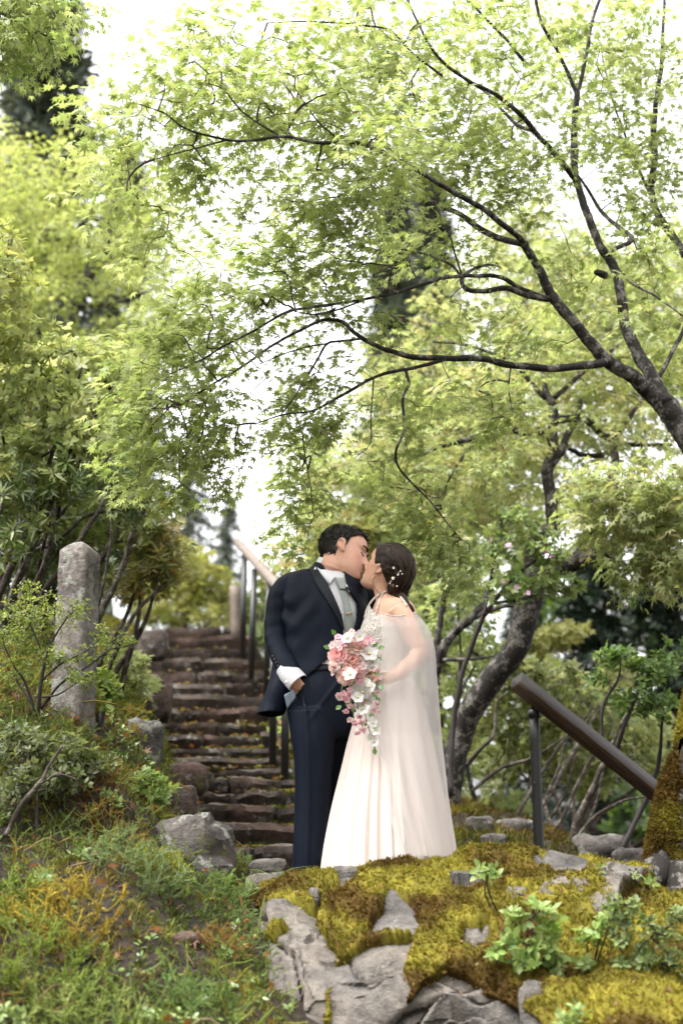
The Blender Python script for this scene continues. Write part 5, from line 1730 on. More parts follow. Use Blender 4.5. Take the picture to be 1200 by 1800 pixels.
G_LIGHT = [lin(178, 196, 92), lin(150, 178, 70), lin(196, 206, 118), lin(122, 152, 52)]
K_LEAF = 0.58
def gk(cols, k=K_LEAF): return [c * k for c in cols]
MAPLE = gk([lin(186, 202, 128), lin(168, 190, 106), lin(206, 216, 156), lin(148, 176, 92), lin(190, 202, 152)], .64)
MAPLE_Y = gk([lin(192, 204, 124), lin(178, 194, 104), lin(208, 216, 150), lin(162, 182, 94)], .61)
MAPLE_P = gk([lin(180, 196, 130), lin(160, 180, 106), lin(200, 208, 154), lin(204, 190, 146)], .61)
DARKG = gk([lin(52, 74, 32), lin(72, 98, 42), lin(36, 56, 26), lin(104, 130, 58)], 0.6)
AZAL = gk([lin(184, 198, 128), lin(156, 178, 102), lin(208, 214, 154), lin(126, 152, 82)], .70)
PIER = gk([lin(76, 108, 52), lin(104, 136, 66), lin(146, 168, 84), lin(188, 192, 104)], 0.5)
CONI = gk([lin(112, 124, 110), lin(130, 142, 118), lin(96, 108, 98), lin(142, 152, 124)], 0.55)
CORAL = gk([lin(206, 130, 84), lin(186, 96, 60), lin(216, 160, 110)], 0.5)
# ================================================================ the maple over the couple
def on_ground2(px, py, Y):
    p = P(px, py, Y); p[2] = float(ground_z(p[0], p[1])); return p


mb = P(1168, 1590, 6.75)
maple = Plant('maple_tree', mb, 'leaning maple with mossy trunk base spreading lichened limbs over the couple', 'tree', 'maple trees')
YT = 7.2
trunk_pts = np.array([(1176, 1640, 6.7, 46), (1180, 1560, 6.7, 42), (1188, 1450, 6.75, 36), (1204, 1360, 6.8, 29), (1224, 1270, 6.85, 24), (1256, 1130, 6.9, 25), (1268, 980, 7.0, 26), (1250, 860, 7.1, 26), (1212, 780, YT, 24), (1173, 717, YT, 21), (1140, 688, YT, 17)])
limb_branch(maple, trunk_pts, 'trunk', sides=20, dens=14, rough=.05, seed=1)
# swelling root flare
limb_branch(maple, [(1176, 1520, 6.7, 30), (1130, 1570, 6.55, 22), (1085, 1600, 6.4, 12), (1050, 1615, 6.3, 5)], 'root', sides=12, seed=3)
limb_branch(maple, [(1185, 1520, 6.7, 28), (1200, 1590, 6.5, 24), (1205, 1660, 6.3, 14)], 'root', sides=12, seed=4)
BR = [
    # A: big left limb and its two forks
    [(1140, 690, 7.2, 17), (1092, 652, 7.15, 15), (1054, 625, 7.1, 14), (1021, 587, 7.05, 12.5), (983, 538, 7.0, 11.5), (964, 511, 7.0, 11), (940, 462, 6.95, 9.5), (918, 427, 6.9, 9)],
    [(918, 427, 6.9, 7), (907, 415, 6.85, 6.8), (860, 378, 6.7, 6.4), (821, 352, 6.6, 6), (767, 320, 6.4, 5.6), (685, 271, 6.2, 5), (631, 252, 6.0, 4.5), (550, 249, 5.8, 4), (500, 240, 5.7, 3.6), (450, 245, 5.6, 3.3), (400, 245, 5.5, 3), (330, 228, 5.4, 2.4), (290, 200, 5.3, 1.9), (245, 183, 5.2, 1.2)],
    [(918, 430, 6.9, 7), (870, 416, 7.0, 6.8), (810, 378, 7.1, 6.2), (761, 357, 7.2, 5.6), (702, 322, 7.3, 4.8), (658, 311, 7.4, 3.8), (610, 296, 7.5, 2.5), (560, 300, 7.5, 1.4)],
    [(400, 245, 5.5, 2.2), (355, 258, 5.45, 2), (310, 270, 5.4, 1.6), (265, 282, 5.3, 1)],
    [(490, 238, 5.7, 2.2), (430, 200, 5.6, 1.9), (392, 157, 5.5, 1.6), (358, 144, 5.4, 1)],
    [(600, 252, 6.0, 2.4), (560, 215, 6.0, 2), (535, 180, 6.0, 1.6), (515, 150, 6.0, 1)],
    # B: middle limbs
    [(962, 524, 7.0, 7), (929, 519, 6.95, 6.6), (890, 506, 6.9, 6.2), (853, 511, 6.9, 5.6), (821, 508, 6.9, 5.2), (812, 490, 6.95, 5), (830, 474, 7.0, 3.6), (858, 466, 7.05, 2.6), (880, 470, 7.1, 1.5)],
    [(962, 524, 7.0, 6.5), (918, 508, 7.0, 5.6), (880, 487, 6.95, 5), (832, 483, 6.9, 4.5), (783, 487, 6.85, 4.2), (745, 500, 6.8, 3.9), (685, 517, 6.7, 3.5), (631, 527, 6.6, 3.3), (550, 540, 6.45, 3), (500, 550, 6.35, 2.8), (450, 580, 6.25, 2.5), (400, 605, 6.2, 2.2), (350, 635, 6.15, 1.8), (300, 657, 6.1, 1.2)],
    [(812, 492, 6.95, 3.5), (796, 468, 7.0, 3), (764, 452, 7.05, 2.6), (730, 443, 7.1, 2.2), (700, 438, 7.1, 1.5)],
    [(813, 488, 6.95, 2.6), (800, 450, 6.9, 2.2), (788, 410, 6.9, 1.8), (760, 375, 6.9, 1.2)],
    [(640, 526, 6.6, 2.2), (600, 542, 6.6, 2), (560, 552, 6.55, 1.8), (520, 548, 6.5, 1.2)],
    # C: low limb
    [(1062, 634, 7.1, 9.5), (1038, 641, 7.05, 9), (962, 647, 6.95, 8), (897, 641, 6.9, 7.5), (853, 633, 6.85, 7.2), (783, 630, 6.8, 6.6), (723, 628, 6.75, 6), (685, 617, 6.7, 5.4), (653, 603, 6.7, 5), (620, 582, 6.65, 4.6), (599, 565, 6.6, 4.2), (565, 562, 6.6, 3.6), (525, 582, 6.55, 3.2), (475, 610, 6.5, 2.9), (425, 645, 6.45, 2.6), (375, 675, 6.4, 2.2), (318, 712, 6.35, 1.4)],
    [(783, 632, 6.8, 4.4), (729, 647, 6.75, 4), (664, 660, 6.7, 3.6), (604, 693, 6.65, 3.2), (550, 722, 6.6, 2.6), (500, 728, 6.55, 1.9), (450, 745, 6.5, 1.2)],
    [(714, 652, 6.75, 3.6), (718, 674, 6.7, 3.5), (707, 701, 6.68, 3.3), (709, 733, 6.66, 3.1), (709, 760, 6.65, 2.9), (696, 792, 6.62, 2.7), (698, 817, 6.8, 2.5), (717, 842, 6.9, 2.3), (754, 879, 7.0, 2), (787, 921, 7.0, 1.6), (817, 957, 7.0, 1)],
    [(640, 594, 6.65, 3), (600, 600, 6.63, 2.8), (575, 604, 6.6, 2.7), (558, 633, 6.58, 2.5), (537, 667, 6.55, 2.2), (512, 704, 6.5, 1.8), (492, 731, 6.5, 1.2)],
    [(575, 604, 6.6, 2), (540, 610, 6.6, 1.8), (500, 622, 6.6, 1.5), (455, 640, 6.6, 1)],
    [(554, 721, 6.6, 1.9), (534, 745, 6.6, 1.7), (532, 768, 6.6, 1.5), (536, 800, 6.8, 1.2), (545, 850, 7.0, 1), (550, 900, 7.0, .8)],
    [(656, 664, 6.7, 1.6), (654, 700, 6.7, 1.5), (652, 737, 6.7, 1.3), (650, 779, 6.7, 1.1), (625, 804, 6.7, .8)],
    [(897, 643, 6.9, 2), (893, 680, 6.9, 1.7), (900, 720, 6.9, 1)],
    # D: right limb
    [(1168, 712, 7.2, 17), (1151, 674, 7.22, 15.5), (1119, 620, 7.25, 14), (1102, 571, 7.3, 12), (1092, 517, 7.3, 11), (1075, 466, 7.35, 10.5), (1054, 430, 7.35, 9.5), (1032, 381, 7.35, 9), (1016, 325, 7.35, 8.6), (1010, 244, 7.3, 8), (1013, 162, 7.25, 6.6)],
    [(1013, 166, 7.25, 5), (1005, 146, 7.25, 4.8), (978, 87, 7.2, 4.4), (951, 38, 7.15, 4), (938, -10, 7.1, 3.6), (925, -60, 7, 2.5)],
    [(1013, 166, 7.25, 5), (1027, 108, 7.3, 4.6), (1037, 54, 7.3, 4.2), (1054, -10, 7.3, 3.6), (1065, -60, 7.3, 2.5)],
    [(1012, 318, 7.35, 7), (983, 282, 7.2, 6.4), (951, 244, 7.05, 6), (918, 206, 6.9, 5.4), (875, 168, 6.75, 4.8), (821, 141, 6.6, 4.2), (783, 114, 6.5, 3.6), (750, 70, 6.4, 3), (712, -5, 6.3, 2.2)],
    [(940, 232, 7.0, 4.4), (905, 218, 7.1, 4), (870, 180, 7.15, 3.6), (850, 160, 7.2, 2.8), (815, 140, 7.2, 2)],
    [(929, 118, 7.2, 4.2), (905, 88, 7.15, 4), (886, 65, 7.1, 3.6), (850, 28, 7.0, 3.2), (815, -5, 6.9, 2.6)],
    [(777, 133, 6.5, 3), (723, 92, 6.4, 2.8), (685, 54, 6.3, 2.5), (640, 44, 6.2, 2.2), (550, 38, 6.1, 1.8), (470, 40, 6.0, 1.2)],
    [(1151, 674, 7.22, 5), (1190, 600, 7.3, 4.5), (1215, 540, 7.4, 4)],
    # E: far right limbs
    [(1240, 620, 7.9, 10), (1205, 460, 7.9, 9), (1167, 397, 7.9, 8.4), (1146, 352, 7.9, 8), (1150, 271, 7.85, 7.5), (1151, 190, 7.8, 6), (1162, 108, 7.8, 4.6), (1167, -10, 7.8, 3.4)],
    [(1075, 440, 7.35, 5), (1112, 420, 7.45, 5), (1085, 397, 7.6, 4.6), (1054, 368, 7.7, 4.2), (1030, 330, 7.7, 3.6), (1005, 296, 7.7, 2.4)],
    [(1075, 468, 7.35, 5.5), (1112, 500, 7.3, 3), (1150, 520, 7.2, 2.6), (1200, 556, 7.1, 2)],
    [(1146, 352, 7.9, 3.6), (1100, 240, 7.9, 3), (1080, 190, 7.9, 2.4), (1060, 110, 7.9, 1.6)],
]
for k, b in enumerate(BR):
    b = [(x_, y_, Y_, r_ * .86) for x_, y_, Y_, r_ in b]
    limb_branch(maple, b, 'branch', sides=8 if b[0][3] < 6 else 12, dens=7, rough=.08, seed=10 + k)
limb_branch(maple, [(1062, 484, 7.35, 7), (1052, 482, 7.3, 6.5), (1046, 480, 7.28, 4)], 'branch_stub', sides=10)

# where the foliage hangs: cx, cy, rx, ry, Y, dY, sprays
MB = [(150, 165, 50, 40, 5.1, .3, 10), (225, 200, 70, 50, 5.2, .35, 30), (290, 140, 70, 55, 5.3, .4, 42), (370, 130, 80, 55, 5.4, .45, 62), (300, 240, 90, 50, 5.3, .4, 48), (390, 200, 90, 40, 5.5, .45, 60),
      (420, 55, 80, 45, 5.8, .5, 52), (350, 40, 40, 35, 5.7, .4, 14), (470, 120, 80, 60, 5.8, .5, 64), (470, 190, 70, 45, 5.7, .4, 46), (170, 270, 70, 50, 5.2, .3, 20), (230, 310, 70, 50, 5.2, .35, 26), (250, 390, 60, 55, 5.4, .4, 22),
      (320, 320, 60, 40, 5.4, .4, 20), (300, 440, 70, 45, 5.9, .4, 28), (330, 285, 60, 30, 5.4, .4, 24), (400, 290, 70, 28, 5.6, .4, 26), (480, 275, 60, 22, 5.8, .4, 24),
      (560, 100, 80, 70, 6.0, .5, 74), (560, 200, 80, 55, 5.9, .5, 60), (640, 40, 90, 45, 6.2, .5, 64), (690, 120, 80, 55, 6.3, .5, 66), (650, 190, 80, 50, 6.0, .5, 62), (700, 235, 70, 40, 5.4, .4, 56), (630, 300, 90, 50, 5.7, .5, 84), (560, 340, 80, 50, 6.2, .5, 66),
      (700, 330, 80, 35, 6.6, .5, 40), (480, 370, 70, 45, 6.3, .5, 44), (440, 430, 90, 50, 6.4, .5, 70), (540, 430, 90, 55, 6.5, .5, 86), (640, 420, 80, 60, 6.6, .5, 74), (370, 440, 60, 40, 6.3, .5, 30), (330, 480, 70, 40, 6.1, .4, 30),
      (420, 510, 90, 35, 6.4, .4, 54), (520, 500, 80, 30, 6.5, .4, 46), (620, 500, 70, 40, 6.6, .4, 36), (700, 420, 50, 40, 6.9, .4, 20), (320, 560, 80, 45, 6.2, .4, 64), (400, 580, 80, 40, 6.3, .4, 54), (270, 620, 60, 45, 6.2, .4, 50), (340, 640, 80, 40, 6.25, .4, 62), (430, 640, 50, 35, 6.4, .4, 22),
      (250, 700, 70, 50, 6.2, .4, 66), (330, 720, 80, 45, 6.3, .4, 66), (260, 780, 70, 45, 6.3, .4, 60), (320, 800, 70, 40, 6.4, .4, 46), (380, 760, 60, 45, 6.4, .4, 42), (225, 840, 40, 28, 6.3, .3, 20), (300, 850, 40, 25, 6.4, .3, 14), (430, 720, 40, 45, 6.5, .4, 24), (395, 820, 40, 25, 6.4, .3, 10),
      (530, 610, 50, 30, 6.6, .3, 18), (560, 650, 50, 35, 6.6, .35, 30), (500, 690, 45, 40, 6.55, .3, 26), (560, 720, 50, 40, 6.6, .35, 36), (480, 760, 40, 35, 6.5, .3, 20), (545, 780, 40, 40, 6.6, .3, 32), (525, 840, 40, 40, 6.6, .3, 40), (520, 895, 38, 35, 6.6, .3, 34), (530, 945, 24, 26, 6.6, .25, 14), (570, 880, 26, 40, 6.6, .25, 14),
      (610, 700, 40, 30, 6.65, .3, 20), (640, 650, 50, 25, 6.7, .3, 18), (600, 540, 60, 30, 6.6, .3, 22), (690, 560, 50, 40, 6.8, .4, 14), (740, 600, 60, 30, 6.8, .4, 14), (640, 800, 35, 25, 6.7, .2, 10), (680, 830, 30, 25, 6.65, .2, 12),
      (730, 690, 50, 35, 6.75, .35, 26), (720, 760, 40, 35, 6.65, .3, 16), (735, 850, 45, 35, 6.6, .25, 34), (770, 890, 45, 40, 6.6, .25, 38), (805, 935, 45, 40, 6.6, .25, 40), (830, 985, 40, 30, 6.6, .25, 26), (770, 960, 36, 30, 6.6, .25, 20), (725, 905, 30, 25, 6.6, .2, 12),
      (830, 690, 70, 40, 6.9, .4, 36), (910, 700, 60, 40, 6.95, .4, 34), (870, 600, 80, 30, 6.95, .4, 30), (960, 600, 60, 30, 7.0, .4, 20), (880, 540, 70, 30, 7.0, .4, 20), (800, 545, 50, 30, 6.9, .4, 12), (760, 440, 60, 35, 7.0, .4, 20), (850, 430, 60, 35, 7.0, .4, 24), (780, 380, 60, 30, 6.9, .4, 22),
      (760, 60, 90, 60, 6.5, .5, 74), (790, 170, 80, 55, 6.6, .5, 58), (870, 110, 80, 60, 6.9, .5, 64), (880, 30, 90, 40, 7.0, .5, 56), (860, 240, 80, 45, 6.8, .5, 56), (780, 270, 70, 40, 6.5, .5, 44), (930, 180, 60, 45, 6.9, .5, 48), (960, 260, 60, 40, 7.0, .5, 40), (900, 310, 70, 40, 6.9, .5, 40), (950, 350, 60, 35, 7.1, .5, 22), (840, 330, 60, 30, 6.7, .4, 24),
      (1000, 60, 80, 60, 7.2, .5, 60), (1100, 60, 80, 70, 7.5, .5, 74), (1170, 130, 60, 80, 7.7, .4, 60), (1080, 150, 70, 50, 7.4, .5, 50), (1040, 230, 60, 45, 7.4, .4, 34), (1130, 250, 60, 55, 7.6, .4, 46), (1180, 300, 50, 60, 7.7, .4, 40), (1090, 330, 60, 45, 7.5, .4, 38), (1160, 380, 50, 45, 7.5, .4, 34), (1110, 420, 60, 40, 7.4, .4, 36), (1170, 460, 50, 45, 7.3, .4, 34), (1040, 500, 50, 40, 7.2, .4, 20), (1150, 540, 60, 40, 7.2, .4, 26), (1010, 400, 40, 40, 7.3, .4, 16), (1000, 470, 40, 35, 7.2, .4, 12), (1080, 560, 50, 35, 7.1, .4, 14), (1190, 610, 40, 40, 7.2, .3, 14),
      (1060, 10, 120, 40, 7.6, .5, 60), (640, -30, 120, 40, 6.4, .5, 40), (900, -40, 150, 40, 7.1, .5, 50)]
MB = [(b[0], b[1], b[2], b[3] * .85, b[4] + (.42 if b[1] > 770 and b[0] > 470 else 0), b[5], b[6] * (.45 if (290 < b[0] < 510 and 262 < b[1] < 462) or (400 < b[0] < 490 and 590 < b[1] < 960) else 1.3 if b[0] > 500 and b[1] < 340 else 1.0)) for b in MB]
MB = [(*b[:4], b[4] + (.25 if 190 < b[1] < 345 and 280 < b[0] < 850 else 0), *b[5:]) for b in MB]
O = blob_points(MB, 1, 0.56, layer=.13)
O[:, 1] += .16
D = grow_twigs(maple, O, seed=2)
out_dir = unit(O - P(1100, 600, 7.2) + np.array([0, 0, .3]))
D = unit(0.6 * D + 0.5 * out_dir)
L = spray_leaves(O, D, 3, size=0.050, nodes=4, length=0.15, cols=MAPLE, droop=.30, tilt=.30)
put_leaves(maple, L, ML7, singles=300)
samaras(maple, O, 9000, 4, gk([lin(186, 110, 80), lin(150, 84, 60), lin(206, 160, 110)], .45), .011)

# moss coat on the trunk foot
tw = np.column_stack([P(trunk_pts[:6, 0], trunk_pts[:6, 1], trunk_pts[:6, 2]), trunk_pts[:6, 3] * trunk_pts[:6, 2] / FPX])
tr_ = resample(tw, 60)
V, Q, T = tube(tr_[:, :3], tr_[:, 3] * 1.02, 48, cap=False)
c = np.repeat(tr_[:, :3], 48, 0); N_ = unit(V - c); q = PX(V)
mossy = sstep(-.15, .25, fbm(V * 5, 200, 3) + 0.9 * sstep(1330, 1420, q[:, 1]) - 1.6 * sstep(1500, 1560, q[:, 1]) - .1 + .5 * sstep(1330, 1240, q[:, 1]) * (N_[:, 0] < 0))
V2 = V + N_ * (-.012 + mossy * (.030 + .012 * fbm(V * 22, 201, 3)))[:, None]
kq = (mossy[Q] > .02).any(1)
build('moss_coat', V2, Q[kq], M['moss'], maple.root, tint=moss_tint(V, N_) * .75, kind='stuff')
moss_tufts(V2, Q[kq], N_, 12000, maple.root, 15, mossy, .018)

# ================================================================ second maple behind the bride
m2 = Plant('maple_tree', P(790, 1410, 10.2), 'dark curving maple with bent limbs standing behind the bride', 'tree', 'maple trees')
limb_branch(m2, [(788, 1425, 10.2, 17.2), (791, 1400, 10.2, 17.9), (799, 1335, 10.15, 18.7), (814, 1286, 10.1, 19.5), (844, 1230, 10.0, 21.8), (874, 1189, 9.95, 21.8), (900, 1150, 9.9, 21.8), (919, 1090, 9.9, 23.4), (940, 1040, 9.9, 24.2), (965, 1010, 9.9, 21.1), (994, 996, 9.9, 18.7), (1050, 970, 9.8, 16.4), (1087, 955, 9.7, 14.8), (1125, 934, 9.6, 13.3), (1205, 918, 9.4, 10.9), (1300, 900, 9.2, 7.0)], 'trunk', sides=16, dens=7, rough=.035, seed=60)
for k, b in enumerate([[(936, 1030, 9.9, 14), (937, 985, 9.95, 13), (945, 945, 10, 13), (972, 925, 10, 12), (968, 887, 10, 11.5), (960, 831, 10, 11), (971, 794, 10, 10.5), (967, 764, 10, 10), (971, 722, 10, 8.5), (958, 690, 10, 6), (950, 640, 10, 4)],
                       [(965, 762, 10, 8), (930, 757, 9.9, 7.5), (900, 756, 9.8, 7), (844, 768, 9.6, 6), (787, 781, 9.4, 4.5), (740, 800, 9.2, 2.6)],
                       [(965, 820, 10, 8), (982, 800, 10, 7.6), (994, 775, 10, 7), (1009, 741, 10, 6), (1020, 700, 10, 4)],
                       [(971, 738, 10, 8), (1000, 737, 10, 7.5), (1031, 741, 10.1, 7), (1069, 771, 10.2, 6), (1110, 780, 10.3, 4.5), (1180, 782, 10.4, 3)],
                       [(1085, 950, 9.8, 9), (1072, 860, 10, 8.5), (1080, 824, 10.1, 8), (1078, 780, 10.2, 7), (1100, 740, 10.3, 5), (1130, 700, 10.4, 3)],
                       [(1060, 800, 10.1, 5), (1030, 800, 10.1, 5), (1000, 790, 10, 4)],
                       [(844, 768, 9.6, 3), (815, 800, 9.5, 2.6), (790, 840, 9.4, 2), (780, 870, 9.4, 1.4)],
                       [(1150, 925, 9.5, 6), (1160, 880, 9.2, 5), (1140, 850, 9.0, 3.5), (1080, 850, 8.8, 2)],
                       [(960, 700, 10, 5), (900, 640, 10, 4), (830, 610, 9.9, 3), (760, 600, 9.8, 2)],
                       [(975, 700, 10, 5), (1040, 640, 10.2, 4), (1100, 600, 10.4, 3)]]):
    limb_branch(m2, b, 'branch', sides=9, dens=6, rough=.07, seed=70 + k)
MB2 = [(850, 690, 110, 40, 10, .7, 60), (960, 650, 110, 50, 10.2, .7, 66), (1060, 670, 100, 50, 10.3, .7, 64), (1150, 660, 80, 60, 10.4, .7, 56), (880, 800, 80, 40, 9.8, .6, 46), (820, 830, 60, 50, 9.6, .5, 40), (1040, 760, 80, 35, 10.2, .6, 40), (1130, 770, 80, 40, 10.3, .6, 44), (900, 740, 70, 30, 10, .6, 30),
       (1060, 850, 60, 30, 8.9, .4, 34), (1120, 870, 80, 35, 8.8, .4, 60), (1170, 920, 60, 40, 8.7, .4, 54), (1040, 905, 50, 26, 8.9, .4, 30), (1110, 930, 60, 30, 8.8, .4, 36), (1180, 980, 50, 40, 8.8, .4, 30), (1150, 1010, 50, 25, 8.8, .4, 18), (1190, 850, 40, 40, 8.8, .4, 30), (1095, 1000, 35, 18, 8.9, .3, 10),
       (770, 760, 60, 40, 9.6, .5, 24), (860, 880, 60, 30, 9.9, .5, 18), (1000, 860, 60, 40, 10.4, .4, 22), (1110, 560, 100, 50, 10.4, .6, 44), (1000, 560, 90, 40, 10.4, .6, 36)]
O = blob_points(MB2, 21, 1.3, layer=.16)
D = grow_twigs(m2, O, seed=22)
L = spray_leaves(O, unit(D + .6 * unit(O - P(980, 850, 10))), 23, size=0.062, nodes=4, length=.17, cols=MAPLE_P + MAPLE[:2], droop=.4)
put_leaves(m2, L, ML5)
samaras(m2, O, 2600, 24, CORAL, .017)

# ================================================================ layered pale maple further back in the middle
m3 = Plant('maple_tree', P(800, 1150, 14.5), 'pale layered maple with salmon seed wings in the middle distance', 'tree', 'maple trees')
limb_world(m3, np.column_stack([P([740, 760, 770, 760], [1360, 1150, 950, 700], [15, 15, 15, 15]), [.16, .14, .12, .06]]), 'trunk', seed=80)
for k, (x, y) in enumerate([(620, 760), (680, 620), (760, 560), (860, 560), (640, 880), (900, 640), (940, 480)]):
    limb_world(m3, np.column_stack([P([765, (765 + x) / 2 + 8, x], [960 - k * 20, (940 + y) / 2 - 30, y], [15, 14.8, 14.5]), [.06, .045, .012]]), 'branch', seed=81 + k)
r = np.random.default_rng(31)
MB3 = [(r.uniform(590, 980), r.uniform(540, 930), r.uniform(50, 90), r.uniform(16, 28), r.uniform(13.2, 15.8), .7, 13) for _ in range(90)]
MB3 = [b for b in MB3 if b[1] > 560 + max(0, (760 - b[0])) * 1.15 - max(0, b[0] - 860) * 1.2] + [(900, 400, 60, 30, 15.5, .6, 20), (930, 370, 70, 25, 15.5, .6, 22), (860, 430, 60, 25, 15.4, .6, 18), (970, 430, 60, 40, 15.5, .6, 24), (1010, 470, 60, 40, 15.5, .6, 24), (900, 500, 90, 40, 15.3, .7, 36), (800, 520, 60, 30, 15, .6, 14)]
O = blob_points(MB3, 32, 1.9)
D = grow_twigs(m3, O, seed=33)
L = spray_leaves(O, unit(D + .4 * unit(O - P(770, 800, 15))), 34, size=0.085, nodes=4, length=.24, cols=MAPLE_P + MAPLE[:1], droop=.3)
put_leaves(m3, L, ML3)
samaras(m3, O, 3000, 35, CORAL, .03)

# ================================================================ yellow-green maple up the hill on the left
m4 = Plant('maple_tree', P(130, 640, 18), 'yellow green maple up the hill behind the left shrubs', 'tree', 'maple trees')
limb_branch(m4, [(110, 900, 17.5, 16), (112, 700, 17.5, 14), (118, 600, 17.5, 13), (135, 540, 17.5, 12), (150, 510, 17.4, 10), (172, 470, 17.3, 7), (190, 430, 17.2, 4), (195, 360, 17.1, 2)], 'trunk', sides=10, seed=90)
for k, b in enumerate([[(118, 600, 17.5, 7), (90, 520, 17.6, 5), (80, 450, 17.7, 4), (85, 380, 17.8, 2)], [(150, 510, 17.4, 5), (155, 420, 17.4, 4), (150, 350, 17.3, 2)], [(172, 470, 17.3, 4), (230, 430, 17, 3), (290, 400, 16.8, 1.5)], [(110, 640, 17.5, 6), (50, 560, 17.4, 4), (0, 500, 17.3, 2)], [(135, 540, 17.5, 5), (210, 530, 17.2, 4), (290, 500, 17, 2)]]):
    limb_branch(m4, b, 'branch', sides=7, dens=6, seed=91 + k)
r = np.random.default_rng(41)
MB4 = []
for _ in range(120):
    x = r.uniform(-60, 330); y = r.uniform(205, 640)
    if y < 215 + max(0, x - 30) * 0.55 - 10 * math.sin(x / 20): continue
    MB4.append((x, y, r.uniform(35, 65), r.uniform(14, 26), r.uniform(16.2, 18.6), .7, 15))
O = blob_points(MB4, 42, 1.0)
D = grow_twigs(m4, O, seed=43)
L = spray_leaves(O, unit(D + .4 * unit(O - P(140, 500, 17.5))), 44, size=0.095, nodes=4, length=.28, cols=MAPLE_Y, droop=.3)
put_leaves(m4, L, ML3)

# ================================================================ bough of another maple entering at the top left
m5 = Plant('maple_tree', np.array([-3.6, 6.0, float(ground_z(-3.6, 6.0))]), 'maple whose green bough hangs into the sky over the left bank', 'tree', 'maple trees')
tb0 = np.array([-3.6, 6.0, float(ground_z(-3.6, 6.0)) - .2])
limb_world(m5, np.vstack([np.append(tb0, .15), np.append(tb0 + [.2, 0, 1.5], .12), np.append(tb0 + [.5, .1, 3.0], .09), np.append(P(-120, -40, 6.2), .04), np.append(P(0, 20, 6.3), .012), np.append(P(95, 70, 6.3), .004)]), 'trunk', seed=96)
limb_branch(m5, [(-90, -30, 6.2, 6), (0, -40, 6.3, 3.5), (80, -30, 6.3, 2), (140, 0, 6.3, 1)], 'branch', sides=7)
O = blob_points([(20, 30, 60, 40, 6.2, .3, 36), (75, 45, 40, 35, 6.2, .3, 26), (30, 80, 45, 35, 6.2, .3, 26), (100, 5, 40, 20, 6.2, .3, 14), (-60, 40, 60, 60, 6.2, .4, 30), (5, 115, 20, 18, 6.2, .2, 6), (150, 0, 30, 14, 6.3, .2, 5), (55, 100, 18, 16, 6.2, .2, 5), (-80, -60, 90, 60, 6.2, .5, 30), (60, -40, 80, 30, 6.2, .4, 24)], 51, 1.2)
D = grow_twigs(m5, O, seed=52)
L = spray_leaves(O, D, 53, size=0.045, nodes=4, length=.13, cols=MAPLE, droop=.5)
put_leaves(m5, L, ML7)

# ================================================================ maple beyond the right limbs
m6 = Plant('maple_tree', on_ground2(1300, 1000, 15.5), 'green maple filling the view behind the upright right limbs', 'tree', 'maple trees')
b0 = BASE[m6.root.name]
limb_world(m6, np.vstack([np.append(b0 - [0, 0, .3], .17), np.append(P(1280, 800, 15.5), .13), np.append(P(1190, 620, 15.4), .09), np.append(P(1070, 430, 15.3), .04)]), 'trunk', seed=301)
for k, (x, y) in enumerate([(980, 560), (1180, 520), (1010, 430), (1200, 640), (940, 640)]):
    limb_world(m6, np.vstack([np.append(P(1215, 690 - k * 20, 15.4), .06), np.append(P((1200 + x) / 2, (680 + y) / 2 - 30, 15.2), .04), np.append(P(x, y, 15), .012)]), 'branch', seed=302 + k)
r = np.random.default_rng(71)
O = blob_points([(r.uniform(930, 1260), r.uniform(430, 760), r.uniform(45, 80), r.uniform(14, 24), r.uniform(14.2, 16.2), .7, 22) for _ in range(52)], 72, 1.2)
D = grow_twigs(m6, O, seed=73)
L = spray_leaves(O, unit(D + .4 * unit(O - P(1090, 600, 15.4))), 74, size=0.09, nodes=4, length=.26, cols=MAPLE_P + MAPLE[:2], droop=.3)
put_leaves(m6, L, ML3)
# ================================================================ leafy shrubs
def whorl_leaves(O, seed, cols, size=0.05, n=7, spread=1.0, up=0.5, jit=.2, out=None):
    """rosettes of leaves at shoot tips"""
    r = np.random.default_rng(seed); N = len(O)
    ax = unit(np.array([0, -.15, up]) + r.normal(size=(N, 3)) * .45 + (0 if out is None else out * .5))
    u = unit(np.cross(ax, r.normal(size=(N, 3)))); w = np.cross(ax, u)
    col = palette(cols, N, r)
    B = []; Y = []; Z = []; S = []; C = []
    for k in range(n):
        a = 2 * np.pi * k / n + r.uniform(-.3, .3, (N, 1))
        d = u * np.cos(a) + w * np.sin(a)
        y = unit(d * spread + ax * r.uniform(.1, .7, (N, 1)))
        B.append(O + ax * r.uniform(-.02, .01, (N, 1)) + d * .004); Y.append(y); Z.append(unit(ax + r.normal(size=(N, 3)) * jit)); S.append(size * r.uniform(.65, 1.2, N)); C.append(col * r.uniform(.78, 1.22, (N, 1)))
    return [np.concatenate(x) for x in (B, Y, Z, S, C)]


